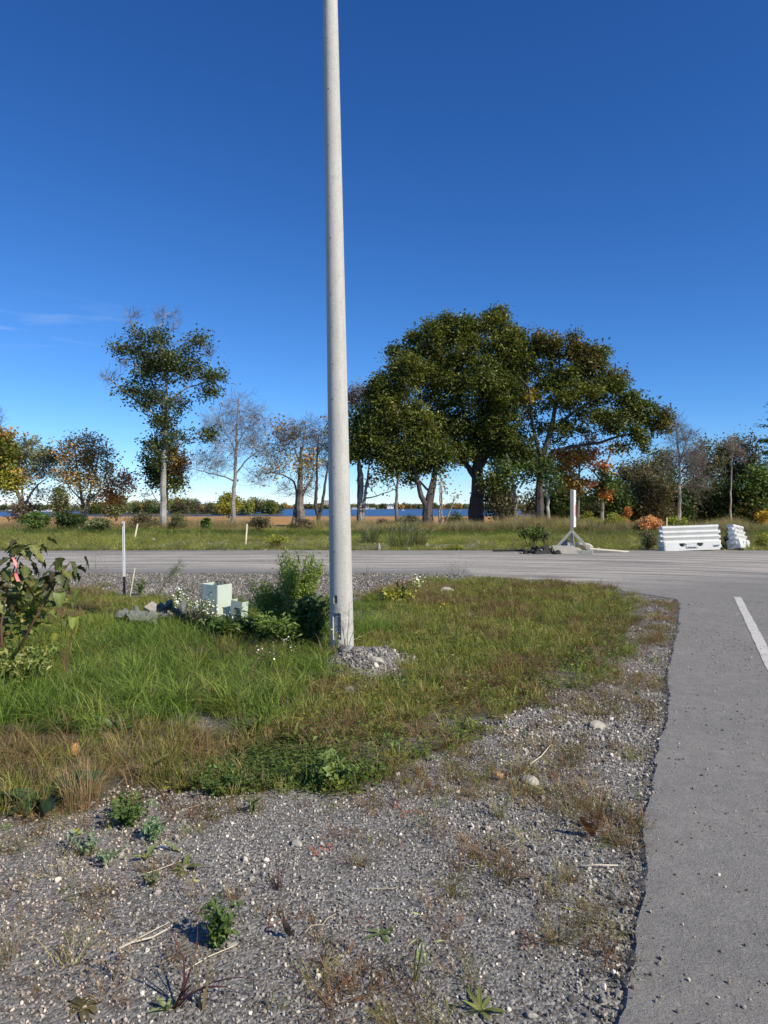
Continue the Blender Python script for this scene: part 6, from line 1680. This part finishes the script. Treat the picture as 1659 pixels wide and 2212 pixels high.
rosette('dock_plant', 'bright yellow green dock rosette in the turf left of the stone heap', 560, 1590, 12, .17, .045, (.19, .24, .035), .8, 13, 'lance', .5)
rosette('dock_plant', 'second yellow green dock rosette nearer the stone heap', 640, 1600, 11, .16, .045, (.18, .22, .035), .8, 14, 'lance', .5)
rosette('dock_plant', 'green dock rosette at the front edge of the lush grass', 250, 1585, 12, .20, .05, (.10, .15, .04), .7, 15, 'lance', .6)
rosette('dock_plant', 'narrow dock leaves left of the green dock rosette', 150, 1580, 9, .17, .04, (.09, .14, .04), .9, 16, 'lance', .5)
rosette('dock_plant', 'wilting olive dock rosette in the dry strip', 320, 1665, 9, .15, .04, (.15, .16, .05), .6, 17, 'lance', .7)
rosette('dock_plant', 'yellow leaved dock rosette at the gravel edge left of the clover mat', 390, 1705, 9, .14, .03, (.26, .27, .05), .5, 18, 'lance', .6)
gH = 'small green weeds growing in the gravel'
herb('lambs_quarters', 'upright green weed with toothed leaves in the middle foreground gravel', 470, 2045, .155, .13, 240, .030, 'green', 51, (.02, 0), .6, gH, nst=9, low=.25)
herb('clover_seedling', 'bushy grey green seedling casting a shadow on the left gravel', 333, 1815, .085, .11, 170, .022, [(.13, .19, .10), (.16, .23, .12), (.10, .15, .07)], 52, (0, 0), .7, gH, nst=9, low=.4)
herb('clover_seedling', 'low sprawling green plant at the dry grass edge left', 275, 1780, .12, .30, 520, .024, 'green', 53, (0, 0), .6, gH, nst=18, low=.1)
herb('creeping_weed', 'thin creeping stem of grey leaves reaching left over the gravel', 190, 1848, .07, .18, 90, .022, [(.15, .19, .12), (.12, .16, .09)], 54, (-.05, .05), .7, gH, nst=5, low=.2)
herb('creeping_weed', 'sparse grey green trailing weed right of the creeping stem', 225, 1862, .06, .16, 80, .020, [(.14, .18, .10), (.11, .14, .08)], 55, (.02, 0), .6, gH, nst=5, low=.2)
herb('leafy_weed', 'light green leafy shoots at the gravel end of the clover mat', 722, 1700, .18, .28, 240, .038, [(.11, .145, .035), (.085, .115, .03)], 56, (0, 0), .7, gH, nst=10, low=.2)
herb('leafy_weed', 'dark mat of leaves where gravel meets turf left of centre', 480, 1712, .14, .36, 620, .024, 'green', 57, (0, 0), .6, gH, nst=18, low=.05)
herb('leafy_weed', 'small grey weed right of the dark leaf mat', 545, 1755, .09, .12, 90, .02, 'olive', 58, (0, 0), .5, gH, nst=6)
herb('leafy_weed', 'thin olive weed below the yellowing rosette', 330, 1912, .05, .13, 120, .014, 'olive', 59, (0, 0), .5, gH, nst=8)
herb('grass_sprout', 'single pale green grass sprout near the bottom centre', 893, 2120, .15, .02, 14, .05, [(.20, .24, .08)], 60, (.03, 0), .12, gH, nst=2, up=0)
gD = 'dry tufts and dead weeds on the gravel'
def tuftthing(name, label, px, py, n, h, spread, width, bend, col, seed, group=gD, cat='dry tuft', lean=(0, 0)):
    x, y = G(px, py)
    t = thing(name, label, cat, (x, y, gz(x, y) - .004), group=group, rot=(lean[1], lean[0], 0))
    me = blades(n, h, spread, width, bend, 500 + seed, 4, .5); a = me.attributes['col']; c = np.zeros(len(me.vertices) * 4, np.float32); a.data.foreach_get('color', c); c = c.reshape(-1, 4); c[:, :3] *= np.array(col); a.data.foreach_set('color', c.ravel())
    link('blades', me, M['plantleaf'], t)
    part('root_crown', MB().stone(spread * .5, (0, 0, 0), (1, 1, .5), seed, 1), M['brown'], t)
    return t
tuftthing('dry_tuft', 'olive grass tuft with pale splayed blades at the lower right gravel', 1207, 2035, 90, .10, .05, .0026, 1.1, (.26, .22, .09), 1)
tuftthing('dry_tuft', 'rust tuft with a bright red sprig in the left middle gravel', 505, 1942, 46, .07, .025, .0024, .9, (.34, .24, .12), 2)
tuftthing('dry_tuft', 'upright yellowish tuft under the pale boulder', 1076, 1765, 50, .13, .03, .0026, .7, (.30, .27, .10), 3)
tuftthing('dry_tuft', 'thick reddish brown tuft beside the curled brown leaf', 1290, 1782, 70, .17, .06, .0024, .7, (.19, .10, .05), 4)
tuftthing('dry_tuft', 'yellow tuft in the right gravel halfway down the road edge', 1225, 1905, 60, .10, .04, .0024, .9, (.30, .25, .10), 5)
tuftthing('dry_tuft', 'wispy tan tuft at the left frame edge of the gravel', 18, 2070, 60, .11, .04, .0022, .8, (.38, .30, .19), 6)
tuftthing('dry_tuft', 'flat brown tuft in the lower left gravel', 205, 1985, 60, .05, .05, .0022, 1.5, (.25, .18, .09), 7)
tuftthing('dry_tuft', 'olive tan tuft in the centre gravel under the turf', 778, 1868, 70, .07, .04, .0022, 1.2, (.27, .21, .10), 8)
tuftthing('dry_tuft', 'orange brown tuft at the lower left with long stalk', 318, 1885, 36, .07, .03, .0022, 1.2, (.34, .22, .11), 9)
tuftthing('dry_tuft', 'tall dry tuft in the strip beside the large dark rosette', 180, 1748, 170, .20, .10, .0026, .5, (.38, .25, .13), 10)
tuftthing('dry_tuft', 'olive tuft on the asphalt side of the upper right gravel', 1415, 1385, 70, .10, .07, .004, .9, (.20, .17, .06), 11)
tuftthing('dry_tuft', 'green tuft in the upper right gravel near the corner', 1325, 1368, 90, .10, .09, .005, .9, (.10, .14, .035), 12)
tuftthing('dry_tuft', 'small green tuft at the left frame edge under the pale rosette', 18, 1838, 80, .06, .06, .003, 1.2, (.22, .20, .07), 13)
tuftthing('purple_grass', 'purple seeded grass with pale bent stem in the middle left gravel', 600, 1920, 22, .14, .02, .004, .9, (.12, .06, .055), 14)
tuftthing('purple_grass', 'dark purple blades leaning right at the bottom edge', 378, 2178, 9, .24, .012, .011, .55, (.10, .04, .04), 15, lean=(.55, 0))
tuftthing('purple_grass', 'tan curled blade standing right of the purple blades', 436, 2180, 5, .15, .01, .008, .5, (.30, .22, .12), 16)
tuftthing('purple_grass', 'single tall purple blade in the right middle gravel', 1098, 1912, 4, .17, .006, .008, .6, (.17, .10, .06), 17, lean=(.3, 0))
tuftthing('purple_grass', 'reddish stalk cluster left of the tall purple blade', 990, 1880, 18, .10, .02, .003, .8, (.20, .11, .05), 18)
wiry('dead_weed', 'flattened brown dead weed in the lower left gravel', 236, 2118, G(236, 2118)[1], .13, .16, 5, (.23, .16, .09), 11, gD, r0=.0022)
wiry('dead_weed', 'small dead weed tangle at centre right gravel', 1150, 2030, G(1150, 2030)[1], .06, .22, 6, (.24, .13, .08), 12, gD, r0=.0016)
wiry('dead_weed', 'brown twiggy weed left of the toothed green weed', 395, 2070, G(395, 2070)[1], .08, .12, 5, (.14, .10, .06), 13, gD, r0=.0016)
wiry('dead_weed', 'thin brown weed above the dark cone in the right gravel', 950, 1815, G(950, 1815)[1], .10, .16, 5, (.17, .11, .06), 14, gD, r0=.0018)
wiry('dead_weed', 'reddish sprawling weed at the bright red stems near centre', 700, 1838, G(700, 1838)[1], .05, .24, 6, (.33, .10, .07), 15, gD, r0=.0018)
wiry('dead_weed', 'reddish sprawling weed in the right gravel by the pale boulder', 880, 1752, G(880, 1752)[1], .06, .24, 6, (.30, .12, .08), 16, gD, r0=.0018)
# sticks, stones, fallen leaves
def stick(label, pts, r0, m, z=.012):
    P = []
    for (px_, py_, dz) in pts:
        x, y = G(px_, py_); P.append((x, y, gz(x, y) + z + dz))
    tag(link('stick', MB().tube(P, [r0 * (1 - .6 * k / len(P)) for k in range(len(P))], 6).mesh('stick', True), m), label, 'stick')
stick('pale forked stick lying in the lower left gravel', [(245, 2062, 0), (285, 2046, .006), (330, 2036, .008), (367, 2022, .02)], .005, M['palewood'])
stick('thin upper prong of the pale forked stick', [(285, 2045, .006), (320, 2030, .012), (366, 2010, .02)], .003, M['palewood'])
stick('thin straw stalk pointing at the toothed green weed', [(400, 2105, 0), (450, 2080, .01), (505, 2058, .012)], .0022, M['stakewood'])
stick('pair of straw stalks on the right gravel beside the asphalt', [(1255, 1877, 0), (1290, 1876, .004), (1335, 1876, .002)], .004, M['palewood'])
stick('straw stalk lying across the dry tufts of the upper right gravel', [(1145, 1655, 0), (1170, 1640, .01), (1190, 1618, .02)], .004, M['stakewood'])
stick('long grey stalk lying at the edge of the left gravel', [(298, 1898, 0), (340, 1888, .006), (392, 1868, .006)], .0026, M['palewood'])
stick('long straw stalk lying on the stone heap', [(705, 1430, .03), (745, 1402, .05), (800, 1378, .06)], .005, M['stakewood'])
gSt = 'single larger stones in the near verge'
def stone(label, px_, py_, r_, sq, seed, m='rock'):
    x, y = G(px_, py_)
    tag(link('stone', MB().stone(r_, (0, 0, 0), sq, seed, 2).mesh('stone'), M[m], None, (x, y, gz(x, y) + r_ * sq[2] * .45)), label, 'stone', gSt)
stone('pale flat stone in the right gravel above the yellowish tuft', 1145, 1690, .055, (1.3, .8, .5), 21)
stone('bright cream stone on the right flank of the stone heap', 812, 1458, .065, (1.4, .7, .5), 22)
stone('rounded pale stone just above the cream stone on the heap', 808, 1444, .05, (1.2, .8, .6), 23, 'greyrock')
stone('grey stone at the foot of the stone heap', 756, 1495, .06, (1.3, .9, .6), 24, 'greyrock')
stone('white stone in the turf at the far corner right of the pole', 967, 1282, .13, (1.4, .8, .6), 25)
stone('dark edged pale stone in the gravel left of the road', 1292, 1570, .06, (1.3, .8, .5), 26)
stone('small cream stone in the middle gravel below the turf', 640, 1826, .03, (1.2, .9, .6), 27)
stone('pale pebble at the lower centre beside the toothed weed', 500, 2045, .02, (1.2, .9, .6), 28)
stone('grey flat block half buried in the middle of the stone heap', 752, 1440, .06, (1.2, .8, .6), 29, 'greyrock')
stone('small pale stone at the left edge of the asphalt mid road', 1148, 2195, .02, (1, 1, .6), 30)
gL = 'fallen autumn leaves'
def fallen(label, px_, py_, s_, col, seed, rot):
    x, y = G(px_, py_)
    me = leaf_mesh('fallen_leaf', s_, s_ * 1.0, col, n=6, droop=-.6, fold=.8, ruffle=1.6, seed=seed, shape='maple', var=.3)
    tag(link('fallen_leaf', me, M['plantleaf'], None, (x, y, gz(x, y) + .012), rot), label, 'leaf', gL)
fallen('large curled dark red brown leaf in the right gravel beside a tuft', 1280, 1812, .095, (.20, .07, .03), 1, (.5, .3, 1.9))
fallen('small orange leaf in the dry strip above the large dark rosette', 160, 1634, .07, (.55, .25, .10), 2, (.4, .2, .5))
fallen('tan orange leaf in the dry grass left of the clover mat', 516, 1618, .07, (.50, .28, .13), 3, (.2, .3, 2))
fallen('little tan leaf in the upper right gravel left of the pale stone', 1085, 1688, .06, (.40, .23, .11), 4, (.15, .1, 1))
fallen('dark folded leaf at the lower centre right of the toothed weed', 625, 2030, .06, (.08, .06, .05), 5, (.7, .2, 2.4))

# ------------------------------------------------------------------ far shore: woods, houses, boats
def wood_mass(name, label, spots, pal, leaf, per, seed):
    r = np.random.default_rng(8000 + seed); C = []; cv = []; pi = []
    P = np.array([PAL[p][k] for p in pal for k in range(2)])
    for (x, y, z, w, h) in spots:
        n = int(per * (w * h) ** .8 / 6) + 12
        q = r.normal(size=(n, 3)); q /= np.linalg.norm(q, axis=1, keepdims=True); q *= r.uniform(.35, 1, (n, 1))
        C.append(np.array([x, y, z + h * .5]) + q * np.array([w / 2, w / 2, h / 2])); cv.append(np.full(n, r.uniform(.7, 1.3))); pi.append(np.full(n, r.integers(0, len(P))))
    C = np.concatenate(C); cv = np.concatenate(cv); pi = np.concatenate(pi)
    V, F, c = leaf_quads(C, leaf, [(1, 1, 1)], r, cvar=cv, aspect=.8)
    c = c * np.repeat(P[pi], 4, 0)
    return tag(link(name, np_mesh(name, V, F, c), M['leaf']), label, None, None, 'stuff')
r = np.random.default_rng(5)
sp = [(x, r.uniform(1270, 1420), -5, r.uniform(9, 16), r.uniform(6.5, 11.0) + (2.2 if y_ else 0)) for x, y_ in zip(r.uniform(-330, 620, 420), r.uniform(size=420) < .2)]
wood_mass('far_woods', 'distant green and brown woods along the far lake shore', sp, ['olive', 'brownish', 'dkgreen', 'rustgreen'], 1.9, 26, 1)
sp = [(x, r.uniform(790, 930), -5, r.uniform(6, 12), r.uniform(6, 9.5)) for x in r.uniform(-560, -262, 160)]
wood_mass('side_woods', 'distant dark woods behind the marina on the left shore', sp, ['brownish', 'dkgreen', 'olive'], 1.3, 26, 2)
sp = []
for k in range(190):
    px_ = r.uniform(176, 604); d_ = r.uniform(496, 548) if px_ < 560 else r.uniform(512, 535)
    hh = np.interp(px_, [176, 250, 300, 390, 430, 470, 540, 560, 590, 606], [9, 10, 11, 14, 12, 8, 13, 13.5, 11, 7]) * r.uniform(.7, 1.05)
    sp.append(((px_ - CX) / FPX * d_, d_, -4.8, r.uniform(5, 10), hh))
wood_mass('peninsula_woods', 'brown green woods on the spit of land beyond the field', sp, ['brownish', 'olive', 'rustgreen', 'dkgreen', 'olive', 'yelgreen'], .95, 52, 3)
n = 900; x = rng.uniform(-150, 150, n); y = rng.uniform(352, 368, n)
scatter('shore_reeds', np.stack([x, y, ground_z(x, y)], 1), eul(n, .1), np.ones((n, 3)) * np.array([4, 4, 1.1]), rng.integers(0, 5, n), pick(np.array([(.30, .22, .10), (.20, .17, .08)]), n), PR_T, label='tan reeds along the lake end of the field')

r2 = np.random.default_rng(9); sp = []
for k in range(150):
    d_ = r2.uniform(58, 70); px_ = r2.uniform(1190, 1720); sp.append(((px_ - CX) / FPX * d_, d_, -.2 - .012 * (d_ - 55), r2.uniform(2, 3.6), r2.uniform(1.6, 3.8)))
wood_mass('thicket_undergrowth', 'dark tangled undergrowth filling the wood edge on the right', sp, ['dkgreen', 'brownish', 'oak', 'dead'], .24, 330, 4)
M['wallwhite'] = simple('far_white_wall', (.78, .77, .74), .8, .05, .5, 0)
M['wallbeige'] = simple('far_beige_wall', (.55, .49, .42), .8, .08, .5, 0)
M['wallbrick'] = simple('far_brick_wall', (.40, .20, .14), .8, .1, .5, 0)
M['roofgrey'] = simple('far_grey_roof', (.20, .19, .19), .8, .1, .5, 0)
M['pane'] = simple('far_window_pane', (.06, .075, .09), .2, .1, .5, 0, spec=.6)
def house(label, px0, px1, ytop, ybot, d, wall, roof='roofgrey', storeys=1, flat=False, name='house', group=None, dep=9, cat='building'):
    x0, x1 = (px0 - CX) / FPX * d, (px1 - CX) / FPX * d; zt = EYE - (ytop - HY) / FPX * d; zb = EYE - (ybot - HY) / FPX * d
    w, h = x1 - x0, zt - zb; t = thing(name, label, cat, ((x0 + x1) / 2, d, zb), group=group)
    hw = h if flat else h * .62
    part('wall', MB().box((w, dep, hw + 2), (0, 0, hw / 2 - 1)), M[wall], t)
    if flat: part('roof', MB().box((w + .6, dep + .6, .4), (0, 0, h + .2)), M['roofgrey' if not roof else roof], t)
    else:
        mb = MB(); a = [mb.bm.verts.new(p) for p in ((-w / 2 - .3, -dep / 2 - .4, hw), (w / 2 + .3, -dep / 2 - .4, hw), (w / 2 + .3, dep / 2 + .4, hw), (-w / 2 - .3, dep / 2 + .4, hw), (-w / 2 + .2, 0, h), (w / 2 - .2, 0, h))]
        for q in ((0, 1, 5, 4), (2, 3, 4, 5), (1, 2, 5), (3, 0, 4), (3, 2, 1, 0)): mb.bm.faces.new([a[i] for i in q])
        part('roof', mb, M[roof], t)
    nw = max(2, int(w / 3.2))
    for s_ in range(storeys):
        for k in range(nw):
            part('window', MB().box((w / nw * .5, .16, hw / storeys * .45)), M['pane'], t, (-w / 2 + w * (k + .5) / nw, -dep / 2 - .06, hw * (s_ + .55) / storeys))
    return t
gB = 'houses on the far lake shore'
house('tall beige apartment block on the far shore partly hidden by the pole', 694, 713, 1081.5, 1093, 1330, 'wallbeige', flat=True, storeys=6, name='apartment_block', group=gB)
house('white apartment block rising above the spit of woods', 577, 592, 1080.5, 1094, 1340, 'wallwhite', flat=True, storeys=6, name='apartment_block', group=gB)
house('long white house right of the pale double trunk', 836, 850, 1092, 1096.5, 1268, 'wallwhite', storeys=1, flat=True, group=gB)
house('white boathouse with dark roof right of the pole', 760, 775, 1095, 1099.8, 1266, 'wallwhite', group=gB)
house('broad white house at the water between the pole and the double trunk', 786, 797, 1094, 1099.8, 1267, 'wallwhite', group=gB)
house('low white boathouse right of the broad white house', 799, 811, 1096, 1099.9, 1265, 'wallwhite', group=gB)
house('white house seen in the dip of the spit woods', 449, 456, 1091, 1098, 1265, 'wallwhite', group=gB, storeys=2)
house('small white house right of the white house in the dip', 458, 465, 1093, 1098, 1266, 'wallwhite', group=gB)
house('red brick house above the marina at the left', 63, 78, 1090, 1096, 812, 'wallbrick', roof='roofgrey', group=gB)
house('pale house with grey roof at the marina water', 65, 77, 1099.5, 1104.5, 781, 'wallwhite', group=gB)
house('white boathouse at the right end of the marina', 98, 110, 1100, 1104.8, 786, 'wallwhite', group=gB)
house('small white house at the far left of the marina', 16, 24, 1099, 1103.5, 784, 'wallwhite', group=gB)
house('brick house among the trees at the far left shore', 44, 52, 1083, 1090, 830, 'wallbrick', group=gB)
x = (454.5 - CX) / FPX * 1300
ch = thing('chimney_stack', 'thin pale stack standing behind the dip in the spit woods', 'chimney', (x, 1300, -5))
part('shaft', MB().tube([(0, 0, 0), (0, 0, 14)], [1.1, .8], 10), M['wallbeige'], ch); part('rim', MB().tube([(0, 0, 14.005), (0, 0, 14.5)], .95, 10), M['roofgrey'], ch)
def boat(label, px_, d, L_, mast, seed):
    x = (px_ - CX) / FPX * d
    t = thing('sailboat', label, 'boat', (x, d, -5), rz=.4 * math.sin(seed), group='moored boats on the lake')
    mb = MB(); sec = []
    for k, u in enumerate(np.linspace(-1, 1, 7)):
        b = (1 - max(0, u) ** 2.2) * .16 * L_ + .02; sec.append([mb.bm.verts.new(p) for p in ((u * L_ / 2, -b, .75), (u * L_ / 2, -b * .7, -.2), (u * L_ / 2, b * .7, -.2), (u * L_ / 2, b, .75))])
    for p, q in zip(sec, sec[1:]):
        for k in range(4): mb.bm.faces.new((p[k], p[(k + 1) % 4], q[(k + 1) % 4], q[k]))
    mb.bm.faces.new(sec[0]); mb.bm.faces.new(sec[-1][::-1])
    part('hull', mb, M['wallwhite'], t)
    part('cabin', MB().box((L_ * .35, L_ * .16, .5), (-.2, 0, 1.0), bevel=.08), M['wallwhite'], t)
    if mast: part('mast', MB().tube([(.3, 0, .75), (.3, 0, mast)], .09, 6), M['wallwhite'], t)
boat('white sailboat with tall mast at the right of the marina', 104, 772, 7.5, 10, 1)
boat('white motor boat left of the marina sailboat', 88, 770, 6, 0, 2)
boat('small white boat in the middle of the marina water', 56, 768, 6, 8, 3)
boat('white boat at the left end of the marina water', 32, 770, 6.5, 9, 4)
boat('tiny white boat alone on the open lake under the oaks', 870, 900, 4.5, 5, 5)
